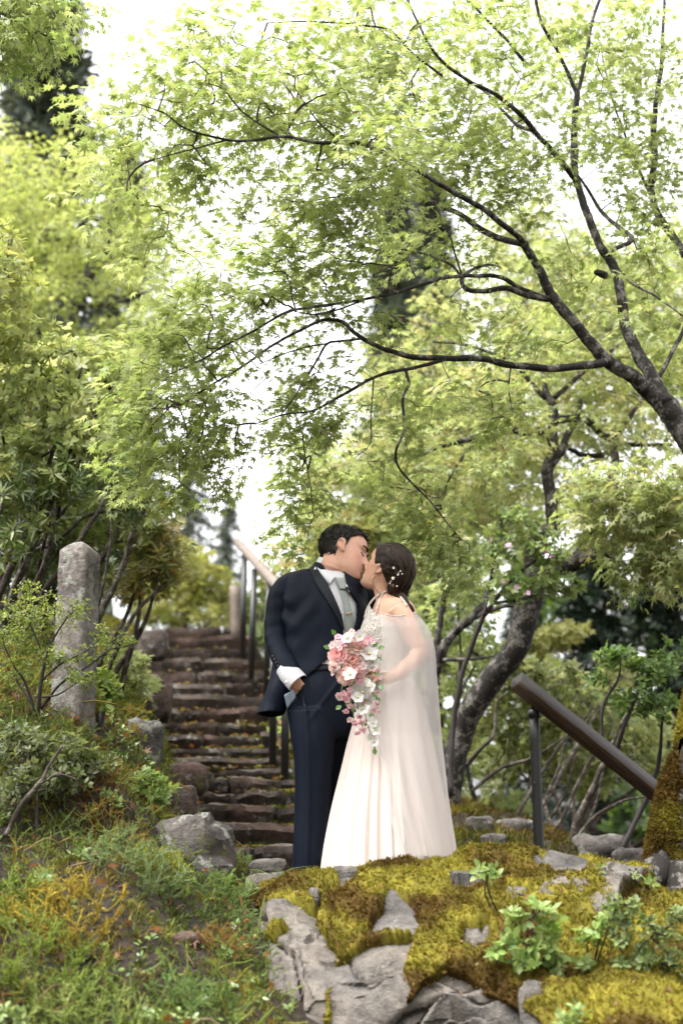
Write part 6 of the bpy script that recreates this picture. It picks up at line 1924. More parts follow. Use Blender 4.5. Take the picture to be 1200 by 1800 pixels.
def shrub(label, blobs, base, cols, seed, tpl=OVAL, size=.05, n=7, stems=6, per=1.0, m='leaf', cat='shrub', name='shrub', stem_r=.02, stem_m='shrub_bark', singles=0, group='shrubs and plants on the hillside', extra_stems=(), spread=1.0, up=.5, twig_r=.0013):
    """bush: stems rising from its base to its leaf clumps"""
    pl = Plant(name, base, label, cat, group)
    r = np.random.default_rng(seed)
    O = blob_points(blobs, seed, per)
    for k, st in enumerate(extra_stems):
        limb_branch(pl, st, 'stem', m=stem_m, sides=9, dens=8, rough=.16, seed=seed + k)
    for k in range(stems):
        b = blobs[int(r.integers(len(blobs)))]
        tgt = P(b[0] + r.uniform(-.5, .5) * b[2], b[1] + r.uniform(-.3, .5) * b[3], b[4] + r.uniform(-.5, .5) * b[5])
        dl = float(np.linalg.norm(tgt - base))
        b0 = base + np.append(r.normal(size=2) * min(.12, .12 * dl), -.02)
        mid = (b0 + tgt) / 2 + np.append(r.normal(size=2) * min(.12, .10 * dl), min(.05, .08 * dl))
        limb_world(pl, np.column_stack([np.vstack([b0, mid, tgt]), [stem_r, stem_r * .75, stem_r * .3]]), 'stem', m=stem_m, sides=7, dens=8, rough=.16, seed=seed + 20 + k)
    grow_twigs(pl, O, seed=seed + 1, r0=twig_r)
    ctr = O.mean(0)
    L = whorl_leaves(O, seed + 2, cols, size, n, spread, up, out=unit(O - ctr))
    if tpl is OVAL and O[:, 1].mean() > 9: tpl = OVAL4
    put_leaves(pl, L, tpl, m=m, singles=singles)
    return pl, O


def on_ground(px, py, Y):
    p = P(px, py, Y); p[2] = float(ground_z(p[0], p[1])); return p


# big evergreen thicket on the left bank with grey stems
E1 = [[(-5, 1030, 8.6, 11), (17, 969, 8.6, 10), (44, 922, 8.6, 9), (76, 882, 8.5, 8), (117, 852, 8.4, 7), (146, 800, 8.3, 5), (165, 740, 8.3, 3)],
      [(17, 1060, 8.5, 8), (32, 1013, 8.5, 7.5), (64, 963, 8.5, 7), (96, 917, 8.45, 6), (128, 879, 8.4, 5.5), (175, 826, 8.3, 4), (210, 770, 8.3, 2.5)],
      [(35, 1080, 8.3, 7), (55, 978, 8.3, 5), (96, 955, 8.25, 5), (128, 928, 8.2, 4.6), (152, 908, 8.2, 4.4), (187, 898, 8.2, 4), (222, 887, 8.2, 3.4), (242, 876, 8.2, 2.5), (270, 840, 8.2, 1.5)],
      [(168, 1100, 8.9, 9), (187, 1062, 8.9, 8.5), (204, 1025, 8.9, 8), (222, 981, 8.9, 7.5), (233, 937, 8.85, 8), (257, 885, 8.8, 7), (270, 860, 8.8, 4)],
      [(172, 1070, 8.8, 4.5), (190, 987, 8.8, 4), (198, 917, 8.8, 3.6), (201, 873, 8.75, 3.2), (219, 835, 8.7, 2.6), (240, 800, 8.7, 1.6)],
      [(70, 1045, 8.8, 9), (82, 975, 8.8, 8), (90, 917, 8.8, 6), (90, 858, 8.75, 5), (87, 800, 8.7, 4.6), (95, 730, 8.7, 3)],
      [(20, 950, 8.8, 8), (38, 917, 8.8, 7.5), (55, 873, 8.75, 7), (58, 815, 8.7, 6), (52, 755, 8.7, 5), (60, 690, 8.7, 3)],
      [(100, 1100, 9.0, 6), (120, 1000, 9.0, 5), (150, 930, 9.0, 4), (200, 860, 9, 3)], [(-30, 1000, 8.9, 9), (0, 900, 8.9, 7), (20, 820, 8.9, 5)]]
shrub('tall evergreen thicket with grey lichened stems behind the granite pillar', [(60, 800, 100, 60, 9.2, .5, 90), (0, 870, 60, 70, 9.3, .5, 70), (110, 920, 70, 60, 9.5, .4, 70), (170, 830, 60, 50, 9.0, .4, 60), (220, 800, 50, 50, 8.9, .4, 36), (40, 960, 60, 60, 9.4, .4, 50), (150, 990, 60, 50, 9.6, .3, 40), (210, 930, 50, 50, 9.3, .3, 34), (-60, 800, 80, 120, 9.2, .5, 60), (250, 950, 40, 40, 9.2, .3, 20), (30, 860, 50, 40, 7.9, .2, 20), (110, 850, 60, 40, 7.9, .2, 24), (190, 860, 50, 40, 8.0, .2, 18), (20, 960, 40, 40, 7.9, .2, 12), (240, 900, 40, 40, 8.1, .2, 14), (70, 920, 40, 30, 7.9, .2, 9)],
      on_ground(60, 1080, 9.0), PIER, 101, tpl=LANCE, size=.085, n=9, stems=3, extra_stems=[[(a_, b_, c_, d_ * .68) for a_, b_, c_, d_ in st_] for st_ in E1], per=1.5, m='leaf_thick')
# dark inside of that thicket
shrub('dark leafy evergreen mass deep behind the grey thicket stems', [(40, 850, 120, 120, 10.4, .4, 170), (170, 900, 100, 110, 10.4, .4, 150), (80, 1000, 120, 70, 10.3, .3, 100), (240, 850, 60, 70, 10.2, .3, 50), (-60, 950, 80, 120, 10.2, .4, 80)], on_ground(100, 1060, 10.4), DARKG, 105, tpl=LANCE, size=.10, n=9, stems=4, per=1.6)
shrub('pale green azalea crown above the left thicket', [(20, 640, 70, 40, 8.0, .4, 60), (90, 620, 70, 40, 8.0, .4, 60), (160, 650, 60, 40, 8.0, .4, 56), (60, 700, 90, 35, 8.0, .4, 80), (150, 720, 70, 35, 8.0, .4, 56), (210, 680, 40, 40, 8.1, .3, 34), (20, 740, 60, 30, 8.0, .4, 40), (-40, 680, 60, 80, 8.0, .4, 50), (220, 640, 30, 30, 8.1, .3, 16), (60, 770, 70, 35, 7.9, .3, 46), (150, 780, 60, 30, 7.9, .3, 34), (0, 810, 40, 40, 7.9, .3, 24), (230, 770, 40, 40, 8.0, .3, 24), (110, 740, 60, 30, 7.9, .3, 36)],
      on_ground(10, 1040, 8.2), gk([lin(196, 204, 140), lin(174, 188, 114), lin(214, 218, 166), lin(146, 168, 94)], .74), 111, tpl=OVAL, size=.052, n=8, stems=7, per=1.3)
shrub('tall yellow leaved shrub at the edge of the left bank', [(10, 470, 45, 60, 7.6, .4, 44), (0, 540, 50, 50, 7.6, .4, 44), (40, 500, 35, 30, 7.6, .3, 16), (-40, 560, 50, 100, 7.6, .4, 50), (0, 600, 40, 30, 7.6, .3, 22), (20, 410, 20, 20, 7.6, .2, 8)], on_ground(-120, 1000, 7.7), gk([lin(204, 208, 136), lin(182, 192, 110), lin(160, 176, 92)]), 115, tpl=OVAL, size=.055, n=6, stems=4, per=1.3)
shrub('evergreen shrub with yellow and red new leaves overhanging the stairs', [(280, 920, 40, 40, 9.2, .3, 34), (300, 960, 35, 30, 9.3, .3, 28), (270, 1000, 45, 35, 9.2, .3, 34), (235, 1030, 45, 35, 9.2, .3, 34), (255, 960, 40, 40, 9.3, .3, 26), (300, 1000, 30, 25, 9.3, .3, 18)], on_ground(190, 1090, 9.2), PIER[1:] + gk([lin(206, 200, 116), lin(186, 186, 96), lin(204, 150, 100)], .5), 119, tpl=LANCE, size=.085, n=10, stems=4, per=1.25)
# thin twiggy shrub in front of the pillar
TW = [[(66, 1258, 6.75, 3.6), (70, 1215, 6.72, 3.2), (78, 1170, 6.7, 2.8), (88, 1135, 6.7, 2.2), (105, 1105, 6.7, 1.8), (128, 1075, 6.7, 1.2), (160, 1060, 6.7, .7)],
      [(72, 1245, 6.75, 2.8), (110, 1200, 6.7, 2.2), (150, 1175, 6.68, 1.9), (193, 1143, 6.66, 1.6), (225, 1135, 6.65, 1.2), (250, 1122, 6.65, .7)],
      [(76, 1195, 6.7, 2.2), (110, 1165, 6.68, 1.7), (150, 1145, 6.66, 1.2), (190, 1110, 6.65, .8)],
      [(62, 1250, 6.75, 2.6), (45, 1200, 6.72, 2.2), (25, 1170, 6.7, 1.7), (5, 1130, 6.7, 1.1)], [(60, 1240, 6.75, 2), (35, 1205, 6.8, 1.8), (20, 1180, 6.8, 1.3), (0, 1165, 6.8, .8)],
      [(74, 1225, 6.72, 2), (105, 1220, 6.7, 1.6), (150, 1190, 6.68, 1.2), (165, 1180, 6.66, .8)], [(80, 1160, 6.7, 1.8), (60, 1110, 6.7, 1.4), (40, 1075, 6.7, .8)], [(90, 1130, 6.7, 1.5), (70, 1090, 6.75, 1), (75, 1050, 6.8, .7)]]
TWm = simple_mat('dark_twig', (0.016, 0.010, 0.009), 0.7); M['dark_twig'] = TWm
shrub('fine twiggy shrub with tiny leaves in front of the granite pillar', [(40, 1080, 50, 30, 6.7, .2, 50), (30, 1130, 45, 40, 6.75, .2, 60), (90, 1090, 50, 30, 6.7, .2, 44), (130, 1070, 40, 20, 6.7, .15, 22), (190, 1115, 30, 20, 6.66, .12, 18), (170, 1150, 45, 20, 6.68, .12, 22), (100, 1160, 45, 25, 6.7, .15, 30), (20, 1180, 40, 25, 6.75, .2, 30), (140, 1195, 40, 18, 6.68, .12, 20), (225, 1130, 20, 10, 6.65, .06, 8), (60, 1040, 30, 20, 6.8, .15, 18)],
      on_ground(66, 1258, 6.75), gk([lin(150, 168, 78), lin(118, 142, 60), lin(178, 190, 100)]), 121, tpl=OVAL, size=.020, n=6, stems=0, extra_stems=TW, stem_m='dark_twig', per=1.6, m='leaf', twig_r=.0009)
shrub('small pale azalea growing beside the middle stairs', [(225, 1165, 35, 28, 10.0, .25, 40), (250, 1200, 25, 30, 10.0, .25, 26), (205, 1200, 25, 25, 9.8, .2, 20)], on_ground(215, 1235, 10.0), AZAL[:3], 125, size=.055, n=7, stems=3, per=1.2, stem_m='dark_twig')
shrub('bright green leafy shrub at the right side of the pillar foot', [(180, 1200, 24, 26, 7.4, .12, 26), (170, 1235, 22, 18, 7.3, .1, 16), (195, 1220, 18, 20, 7.4, .1, 12)], on_ground(178, 1256, 7.35), gk([lin(150, 178, 70), lin(196, 208, 110), lin(90, 122, 44)]), 127, size=.05, n=6, stems=2, per=1.2, stem_m='dark_twig')
shrub('low yellow tinged shrub on the bank above the pale broken stone', [(235, 1255, 34, 22, 8.6, .15, 26), (215, 1290, 40, 22, 8.0, .15, 26), (250, 1280, 20, 18, 8.4, .1, 12)], on_ground(228, 1300, 8.2), gk([lin(176, 176, 86), lin(140, 150, 64), lin(188, 150, 90)]), 129, size=.032, n=6, stems=4, per=1.3, stem_m='dark_twig')
shrub('grey leaved twiggy shrub sprawling over the left bank', [(30, 1310, 60, 35, 6.2, .2, 60), (110, 1320, 60, 35, 6.3, .2, 60), (60, 1370, 60, 30, 6.1, .2, 46), (170, 1340, 40, 30, 6.4, .2, 30), (10, 1400, 40, 30, 6.0, .2, 22), (120, 1370, 50, 25, 6.2, .15, 30)], on_ground(40, 1450, 6.0), gk([lin(120, 132, 82), lin(96, 112, 60), lin(152, 158, 112), lin(74, 92, 48)]), 131, size=.034, n=6, stems=3, per=1.35,
      extra_stems=[[(10, 1470, 5.95, 5), (40, 1410, 5.95, 4.5), (72, 1375, 5.95, 4), (85, 1350, 5.98, 3), (110, 1310, 6.0, 2)], [(72, 1376, 5.95, 3), (105, 1362, 5.98, 2.4), (140, 1372, 6.0, 1.6)]], stem_r=.008)
shrub('glossy light green leafy plant hanging beside the big boulder', [(262, 1370, 26, 20, 6.7, .1, 18), (270, 1400, 28, 18, 6.65, .1, 18), (225, 1395, 22, 18, 6.6, .1, 10), (290, 1385, 14, 14, 6.7, .08, 6)], on_ground(255, 1425, 6.75), gk([lin(140, 168, 84), lin(170, 190, 110), lin(98, 128, 56)]), 135, size=.042, n=6, stems=3, per=1.2, stem_m='dark_twig', singles=60, cat='plant', name='leafy_plant', stem_r=.006)

# ---------------- behind the stairs and the couple
shrub('round yellow green bush at the top of the stairs', [(330, 1000, 60, 45, 19.5, .7, 90), (370, 1030, 50, 40, 19.3, .6, 80), (320, 1050, 50, 35, 19.4, .6, 70), (390, 1060, 30, 25, 19.2, .5, 30), (290, 1030, 40, 50, 19.6, .6, 40), (300, 1085, 50, 22, 19.0, .5, 40), (370, 1085, 50, 22, 19.0, .5, 40), (260, 1070, 30, 30, 19, .5, 20)], on_ground(345, 1085, 19.4), gk([lin(206, 206, 116), lin(176, 184, 88), lin(150, 162, 72), lin(216, 214, 140)]), 141, size=.10, n=7, stems=4, per=1.4)
shrub('dull green bush beside the upper handrail posts', [(440, 1080, 30, 40, 17.8, .5, 50), (470, 1060, 30, 60, 17.2, .5, 60), (500, 1120, 40, 60, 16.5, .5, 60), (455, 1120, 25, 25, 17.0, .4, 20)], on_ground(470, 1150, 17), gk([lin(120, 140, 76), lin(160, 170, 92), lin(90, 110, 60)]), 143, size=.10, n=7, stems=4, per=1.2)
shrub('broad azalea behind the groom and under the layered maple', [(520, 1000, 60, 50, 13.5, .6, 60), (600, 960, 70, 50, 13.5, .6, 70), (680, 920, 70, 50, 13.3, .6, 70), (560, 1070, 60, 60, 13.2, .5, 60), (750, 960, 70, 60, 12.8, .6, 80), (640, 1000, 60, 60, 13.4, .5, 50), (560, 920, 50, 40, 13.6, .5, 30), (520, 1180, 40, 80, 12.8, .4, 50), (510, 1280, 36, 50, 12.5, .3, 36)], on_ground(620, 1330, 13.2), AZAL + CORAL[2:], 145, size=.085, n=7, stems=8, per=1.3)
shrub('mid green shrub behind the bride back with dark angular branches', [(790, 1040, 50, 50, 10.8, .4, 50), (850, 1010, 50, 50, 10.7, .4, 50), (760, 1100, 40, 60, 11, .4, 40), (830, 1090, 50, 50, 11, .4, 34), (800, 1180, 50, 50, 11.2, .4, 30), (850, 1150, 30, 50, 11, .3, 16)], on_ground(770, 1390, 10.9), AZAL, 147, size=.062, n=6, stems=2, per=1.15, stem_m='maple_bark',
      extra_stems=[[(745, 1330, 10.7, 9), (765, 1180, 10.6, 9), (800, 1110, 10.5, 8.5), (825, 1090, 10.5, 8), (850, 1063, 10.5, 7), (862, 1022, 10.5, 5), (880, 985, 10.5, 3)], [(760, 1190, 10.6, 7), (768, 1110, 10.6, 6), (784, 1037, 10.6, 5), (802, 1000, 10.6, 4), (815, 965, 10.6, 2.5)], [(832, 1085, 10.5, 5), (880, 1066, 10.4, 4), (930, 1062, 10.3, 3), (975, 1040, 10.3, 1.5)], [(790, 1030, 10.6, 3), (830, 1000, 10.6, 2.4), (870, 990, 10.5, 1.4)], [(780, 1160, 10.5, 4), (830, 1160, 10.4, 3), (880, 1150, 10.3, 1.6)]])
azp, O_az = shrub('azalea with scattered lilac pink flowers before the dark maple trunk', [(900, 920, 50, 30, 9.3, .3, 40), (950, 965, 50, 30, 9.2, .3, 46), (870, 965, 50, 30, 9.3, .3, 40), (930, 1030, 50, 26, 9.2, .3, 40), (985, 1030, 40, 24, 9.2, .25, 30), (890, 1030, 40, 26, 9.3, .25, 26), (970, 985, 30, 20, 9.2, .2, 14)], on_ground(870, 1420, 9.6), gk([lin(130, 158, 84), lin(160, 182, 106), lin(92, 122, 60), lin(184, 198, 130)]), 151, size=.050, n=7, stems=0, per=1.3, stem_m='dark_twig', stem_r=.012, extra_stems=[[(790, 1400, 9.6, 5), (800, 1250, 9.6, 5), (830, 1130, 9.5, 4.5), (865, 1060, 9.4, 4), (910, 1010, 9.3, 3), (950, 975, 9.2, 2)], [(865, 1060, 9.4, 3), (905, 1055, 9.3, 2.4), (960, 1040, 9.2, 1.4)], [(850, 1085, 9.4, 3), (865, 1000, 9.4, 2.4), (885, 930, 9.3, 1.6)]])
S = Soup(); r = np.random.default_rng(5)
for k, (px, py) in enumerate([(958, 970), (966, 978), (1020, 985), (862, 948), (893, 958), (928, 1042), (907, 1032), (884, 1022), (843, 980)]):
    petal_flower(P(px, py, 8.95), unit(np.array([r.normal() * .4, -1, r.normal() * .4])), [0, 0, 1], r.uniform(.013, .021), 5, .8, .3, lin(222, 176, 208) * .7, lin(190, 120, 160), k).build('flower', M['petal'], azp.root)

# right-hand thicket with lichened stems
r = np.random.default_rng(61)
stR = [[(994, 1515, 9.2, 9), (1012, 1447, 9.2, 9), (1042, 1380, 9.2, 7), (1061, 1339, 9.2, 7), (1087, 1282, 9.2, 5), (1110, 1235, 9.2, 3)], [(880, 1480, 10.2, 7), (915, 1420, 10.2, 6.5), (960, 1345, 10.2, 5.5), (1000, 1290, 10.2, 4), (1040, 1250, 10.2, 2)], [(930, 1470, 10.4, 5), (960, 1400, 10.4, 5), (985, 1340, 10.4, 4), (1000, 1270, 10.4, 2.5)], [(965, 1480, 10, 6), (1000, 1410, 10, 5.5), (1040, 1330, 10, 5), (1080, 1300, 10, 3)], [(1000, 1490, 9.6, 5), (1040, 1440, 9.6, 5), (1090, 1410, 9.6, 4), (1130, 1400, 9.6, 3)],
       [(830, 1390, 10.8, 5), (880, 1350, 10.8, 5), (940, 1330, 10.7, 4), (1000, 1290, 10.6, 2.5)], [(900, 1470, 10.8, 5), (930, 1380, 10.8, 4.5), (945, 1300, 10.8, 3.5), (930, 1220, 10.8, 2)], [(820, 1345, 10.5, 6), (850, 1310, 10.4, 6), (868, 1290, 10.4, 5), (872, 1240, 10.4, 4), (892, 1215, 10.4, 3)], [(1060, 1340, 9.3, 5), (1057, 1290, 9.3, 4), (1057, 1230, 9.3, 3)], [(950, 1460, 10.6, 5), (990, 1400, 10.6, 4), (1010, 1330, 10.6, 3)], [(1020, 1480, 10.2, 5), (1050, 1400, 10.2, 4), (1060, 1340, 10.2, 3)]]
shrub('pale azalea thicket with lichened slanting stems behind the timber handrail', [(900, 1180, 60, 40, 11.4, .5, 60), (970, 1200, 60, 40, 11.4, .5, 60), (870, 1260, 60, 50, 11.4, .5, 60), (950, 1280, 60, 50, 11.5, .5, 60), (1030, 1250, 60, 50, 11.5, .5, 60), (900, 1340, 60, 40, 11.6, .4, 40), (1000, 1350, 60, 40, 11.6, .4, 40), (860, 1390, 40, 30, 11.6, .4, 20), (1080, 1330, 50, 50, 11.4, .5, 40), (1140, 1300, 50, 60, 11.4, .4, 40), (1170, 1400, 40, 50, 11.2, .4, 30), (1090, 1180, 50, 40, 11.4, .4, 30)], on_ground(960, 1480, 10.2), gk([lin(176, 184, 116), lin(140, 154, 82), lin(200, 204, 146), lin(104, 122, 60)]), 161, size=.075, n=7, stems=2, per=1.4, extra_stems=[[(a_, b_, c_, d_ * .62) for a_, b_, c_, d_ in st_] for st_ in stR])
shrub('clipped yellow green bush glowing beyond the dark maple trunk', [(960, 1125, 55, 22, 14, .4, 60), (1000, 1110, 36, 16, 14, .3, 30), (920, 1140, 40, 20, 14, .3, 30)], on_ground(960, 1250, 14), gk([lin(204, 206, 126), lin(180, 186, 100), lin(214, 214, 146)]), 165, size=.07, n=7, stems=3, per=1.7)
shrub('fresh green leafy shrub behind the upper end of the mossy trunk', [(1080, 1160, 40, 25, 8.6, .25, 36), (1140, 1180, 50, 25, 8.6, .25, 40), (1180, 1150, 30, 30, 8.6, .2, 20), (1110, 1230, 50, 25, 8.6, .25, 24), (1160, 1240, 40, 30, 8.6, .2, 24), (1050, 1195, 20, 16, 8.6, .15, 8)], on_ground(1090, 1520, 8.8), gk([lin(112, 146, 74), lin(146, 172, 92), lin(84, 114, 56)]), 167, size=.05, n=6, stems=1, per=1.2, stem_m='dark_twig',
      extra_stems=[[(1080, 1330, 8.7, 4), (1095, 1280, 8.6, 4), (1115, 1230, 8.6, 3), (1130, 1190, 8.6, 2)], [(1057, 1300, 8.6, 3), (1060, 1240, 8.6, 3), (1085, 1195, 8.6, 2), (1090, 1165, 8.6, 1.2)]])

# green masses further back that close the view
for k, (t, bl_, base, cols, sz, tp) in enumerate([
        ('soft green bush filling the gap between bride and maple trunk', [(740, 1080, 60, 60, 15.5, .8, 60), (800, 1150, 60, 70, 15.5, .8, 60), (760, 1260, 60, 70, 15, .8, 60), (850, 1230, 50, 70, 15, .8, 50), (800, 1340, 60, 60, 14.5, .7, 50), (860, 1330, 50, 50, 14.5, .6, 36), (700, 1180, 60, 80, 15.5, .8, 50), (650, 1100, 60, 60, 16, .8, 40)], (780, 1420, 15.2), AZAL, .11, OVAL4),
        ('soft green bush behind the azalea thicket on the right', [(930, 1200, 60, 60, 16.5, .8, 50), (1000, 1240, 70, 60, 16.5, .8, 60), (1080, 1270, 70, 60, 16, .8, 60), (950, 1320, 70, 60, 16, .8, 60), (1040, 1360, 60, 50, 16, .7, 50), (1160, 1330, 60, 70, 16, .7, 50), (900, 1420, 50, 30, 15.5, .6, 24), (1180, 1440, 50, 50, 15.5, .6, 24)], (1010, 1480, 16.2), AZAL, .12, OVAL4),
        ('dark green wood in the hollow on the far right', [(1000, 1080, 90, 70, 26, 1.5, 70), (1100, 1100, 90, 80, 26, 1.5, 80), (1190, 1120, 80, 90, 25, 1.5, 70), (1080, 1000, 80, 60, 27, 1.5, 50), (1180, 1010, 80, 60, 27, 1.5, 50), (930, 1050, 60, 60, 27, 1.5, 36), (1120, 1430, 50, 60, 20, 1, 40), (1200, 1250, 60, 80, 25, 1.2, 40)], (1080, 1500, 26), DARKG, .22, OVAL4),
        ('mid green wood rising behind the couple', [(560, 900, 60, 50, 22, 1, 30), (640, 850, 80, 60, 22, 1, 46), (740, 860, 80, 70, 22, 1, 60), (840, 880, 80, 70, 22, 1, 60), (700, 960, 90, 60, 21, 1, 60), (820, 980, 80, 60, 21, 1, 60), (600, 1000, 60, 60, 21, 1, 40), (900, 960, 60, 60, 22, 1, 40)], (740, 1200, 21.5), gk([lin(150, 168, 92), lin(120, 142, 70), lin(178, 190, 116)], .6), .16, OVAL4)]):
    bp = P(*base); bp[2] = min(bp[2], float(ground_z(bp[0], bp[1])))
    shrub(t, bl_, bp, cols, 800 + k * 9, tpl=tp, size=sz, n=7, stems=5, per=1.25, stem_r=.05)


def shade_tree(x, y, h, R, seed, label):
    """unseen broad tree added behind the photographer to shade the front of the scene"""
    b = np.array([x, y, float(ground_z(x, y))])
    pl = Plant('added_shade_tree', b, label, 'tree')
    limb_world(pl, np.vstack([np.append(b - [0, 0, .2], .22), np.append(b + [.1, 0, h * .4], .17), np.append(b + [0, .1, h * .8], .07)]), 'trunk', sides=10, seed=seed)
    r = np.random.default_rng(seed)
    for k in range(6):
        a = k * 1.05; limb_world(pl, np.vstack([np.append(b + [0, 0, h * (.35 + .05 * k)], .08), np.append(b + [math.cos(a) * R * .5, math.sin(a) * R * .5, h * (.5 + .05 * k)], .05), np.append(b + [math.cos(a) * R * .9, math.sin(a) * R * .9, h * (.6 + .05 * k)], .015)]), 'branch', sides=7, seed=seed + k)
    n = 520
    v = unit(r.normal(size=(n, 3))) * (r.random((n, 1)) ** (1 / 2.2))
    O = b + np.array([0, 0, h * .62]) + v * np.array([R, R, h * .42])
    grow_twigs(pl, O, seed=seed + 9, r0=.003)
    L = whorl_leaves(O, seed + 2, AZAL, .34, 7)
    put_leaves(pl, L, OVAL4)


shade_tree(-5.0, -3.5, 8.5, 3.4, 901, 'unseen broad tree added left behind the photographer to hold back front light')  # added trees out of view, only there to cut light from the front
shade_tree(1.0, -6.5, 9.0, 3.6, 911, 'unseen broad tree added straight behind the photographer to hold back front light')
shade_tree(6.0, -2.5, 8.5, 3.4, 921, 'unseen broad tree added right behind the photographer to hold back front light')

# ================================================================ conifers in the distance
def conifer(label, px, ytop, ybase, Y, w_px, seed, n=46, droop=.5, cols=CONI, gapy=1.0, group='conifers standing in the distance'):
    base = P(px, ybase, Y); top = P(px, ytop, Y)
    pl = Plant('conifer', base, label, 'tree', group)
    H = top[2] - base[2]; R = w_px * Y / FPX
    r = np.random.default_rng(seed)
    limb_world(pl, np.column_stack([np.vstack([base - [0, 0, 1], (base + top) / 2, top]), [H * .02, H * .013, H * .003]]), 'trunk', m='shrub_bark', sides=8, seed=seed)
    B = []; Yd = []; Z = []; S = []; C = []
    Sp = Soup()
    for k in range(n):
        t = (k + r.random()) / n
        z = base[2] + H * (0.02 + .97 * t)
        L = R * (1 - t) ** .75 * r.uniform(.65, 1.1) + .02 * R
        for a in r.uniform(0, 6.283, 5):
            d = np.array([math.cos(a), math.sin(a), 0])
            u = np.linspace(.1, 1, 12)
            p = np.array([base[0], base[1], z]) + d[None] * (u * L)[:, None] - np.array([0, 0, 1])[None] * (L * droop * u ** 1.6)[:, None]
            Sp.add(*tube(p[::3], np.linspace(.03, .008, 4) * H / 12, 4, cap=False))
            m_ = 18
            q = p[r.integers(0, 12, m_)] + r.normal(size=(m_, 3)) * np.array([.10, .10, .05]) * L * .8
            B.append(q); Yd.append(unit(d + r.normal(size=(m_, 3)) * .6 - [0, 0, droop])); Z.append(unit(np.array([0, 0, 1.]) + r.normal(size=(m_, 3)) * .4)); S.append(r.uniform(.5, 1.2, m_) * H * .04); C.append(palette(cols, m_, r))
    Sp.build('limbs', M['shrub_bark'], pl.root, kind='stuff')
    put_leaves(pl, [np.concatenate(x) for x in (B, Yd, Z, S, C)], NEED, m='needle', name='needles')
    return pl


conifer('tall dark conifer against the sky at the far left', 40, -160, 900, 34, 150, 201, n=60)
conifer('slim dark conifer rising behind the layered maple', 700, 330, 1150, 40, 90, 203, n=50)
conifer('hazy conifer beyond the layered maple to the right of the slim one', 770, 300, 1150, 48, 90, 204, n=40)
conifer('dark conifer beyond the top of the stairs', 330, 800, 1120, 30, 110, 205, n=36)
conifer('smaller conifer peeping over the upper handrail', 400, 870, 1110, 36, 60, 206, n=30)
conifer('short conifer at the right of the sky gap behind the stairs', 560, 740, 1150, 44, 70, 207, n=34)
conifer('dark conifer in the hollow beyond the drooping maple layers', 1060, 880, 1500, 24, 130, 208, n=44, cols=gk([lin(34, 52, 34), lin(48, 68, 42), lin(26, 40, 28)], .5))
conifer('darkest conifer in the hollow at the right edge', 1190, 860, 1520, 22, 130, 209, n=44, cols=gk([lin(30, 46, 32), lin(44, 62, 40), lin(24, 36, 26)], .5))
conifer('dark conifer in the hollow behind the handrail', 940, 930, 1450, 27, 110, 210, n=40, cols=gk([lin(40, 56, 36), lin(52, 72, 46)], .5))
conifer('broad grey green conifer far behind the left maple', 190, 250, 1050, 46, 110, 212, n=44)
# ================================================================ ground cover
def clubmoss_tpl(seed, nodes=11, per=4, fork=True):
    r = np.random.default_rng(seed)
    S = Soup()
    def shoot(p0, d, L, n):
        p = np.array(p0, float); d = unit(d); pts = [p.copy()]
        for k in range(n):
            d = unit(d + r.normal(size=3) * .16 + np.array([0, 0, -.05 + .1 * k / n])); p = p + d * L / n; pts.append(p.copy())
            for j in range(per):
                a = 2 * np.pi * (j / per) + k * .7
                u = unit(np.cross(d, [.3, .1, 1])); w = np.cross(d, u)
                o = u * math.cos(a) + w * math.sin(a)
                tip = p + o * .085 + d * .085
                sd = unit(np.cross(o, d)) * .018
                S.add([p - sd - d * .02, p + sd - d * .02, tip], None, [[0, 1, 2]])
        V, Q, T = tube(np.array(pts)[::3], .020, 3, cap=False); S.add(V, Q)
        return pts
    pts = shoot((0, 0, 0), (0, .8, .6), 1.0, nodes)
    if fork:
        shoot(pts[4], (.6, .6, .45), .55, 6); shoot(pts[6], (-.6, .5, .5), .5, 5)
    V = np.concatenate(S.V); F = np.concatenate(S.T); Q = np.concatenate(S.Q)
    F = np.vstack([F, Q[:, [0, 1, 2]], Q[:, [0, 2, 3]]])
    return V, F


def ground_normal(x, y, e=.04):
    zx = (smooth_z(x + e, y) - smooth_z(x - e, y)) / (2 * e); zy = (smooth_z(x, y + e) - smooth_z(x, y - e)) / (2 * e)
    return unit(np.stack([-zx, -zy, np.ones_like(zx)], -1))


def stair_left(y):
    return np.interp(y, STEP_Y, P(STEP_L, STEP_ROW, STEP_Y)[:, 0])


def bank_points(n, seed, ymin=4.5, ymax=9.5, xmin=-3.3):
    r = np.random.default_rng(seed)
    x = r.uniform(xmin, 0.1, n * 2); y = r.uniform(ymin, ymax, n * 2)
    right = np.where(y < 7.9, np.interp(y, [4.5, 5.3, 5.7, 6.4, 7.0, 7.9], [-.12, -.20, -.30, -.38, -.48, -.78]), stair_left(np.maximum(y, 7.9)) - .02)
    k = x < right + r.uniform(-.1, .08, n * 2)
    x, y = x[k][:n], y[k][:n]
    return np.stack([x, y, ground_z(x, y)], -1)


def cover_cols(p, r, pal):
    a = fbm(p * 2.1, 300, 3) + .25 * r.normal(size=len(p)); b = fbm(p * 2.7 + 7, 310, 3) + .3 * r.normal(size=len(p))
    g, yv, br, gg = pal
    c = np.where((a > .42)[:, None], yv, np.where((b > .66)[:, None], br, np.where((a < -.25)[:, None], gg, g)))
    return c * r.uniform(.7, 1.3, (len(p), 1))


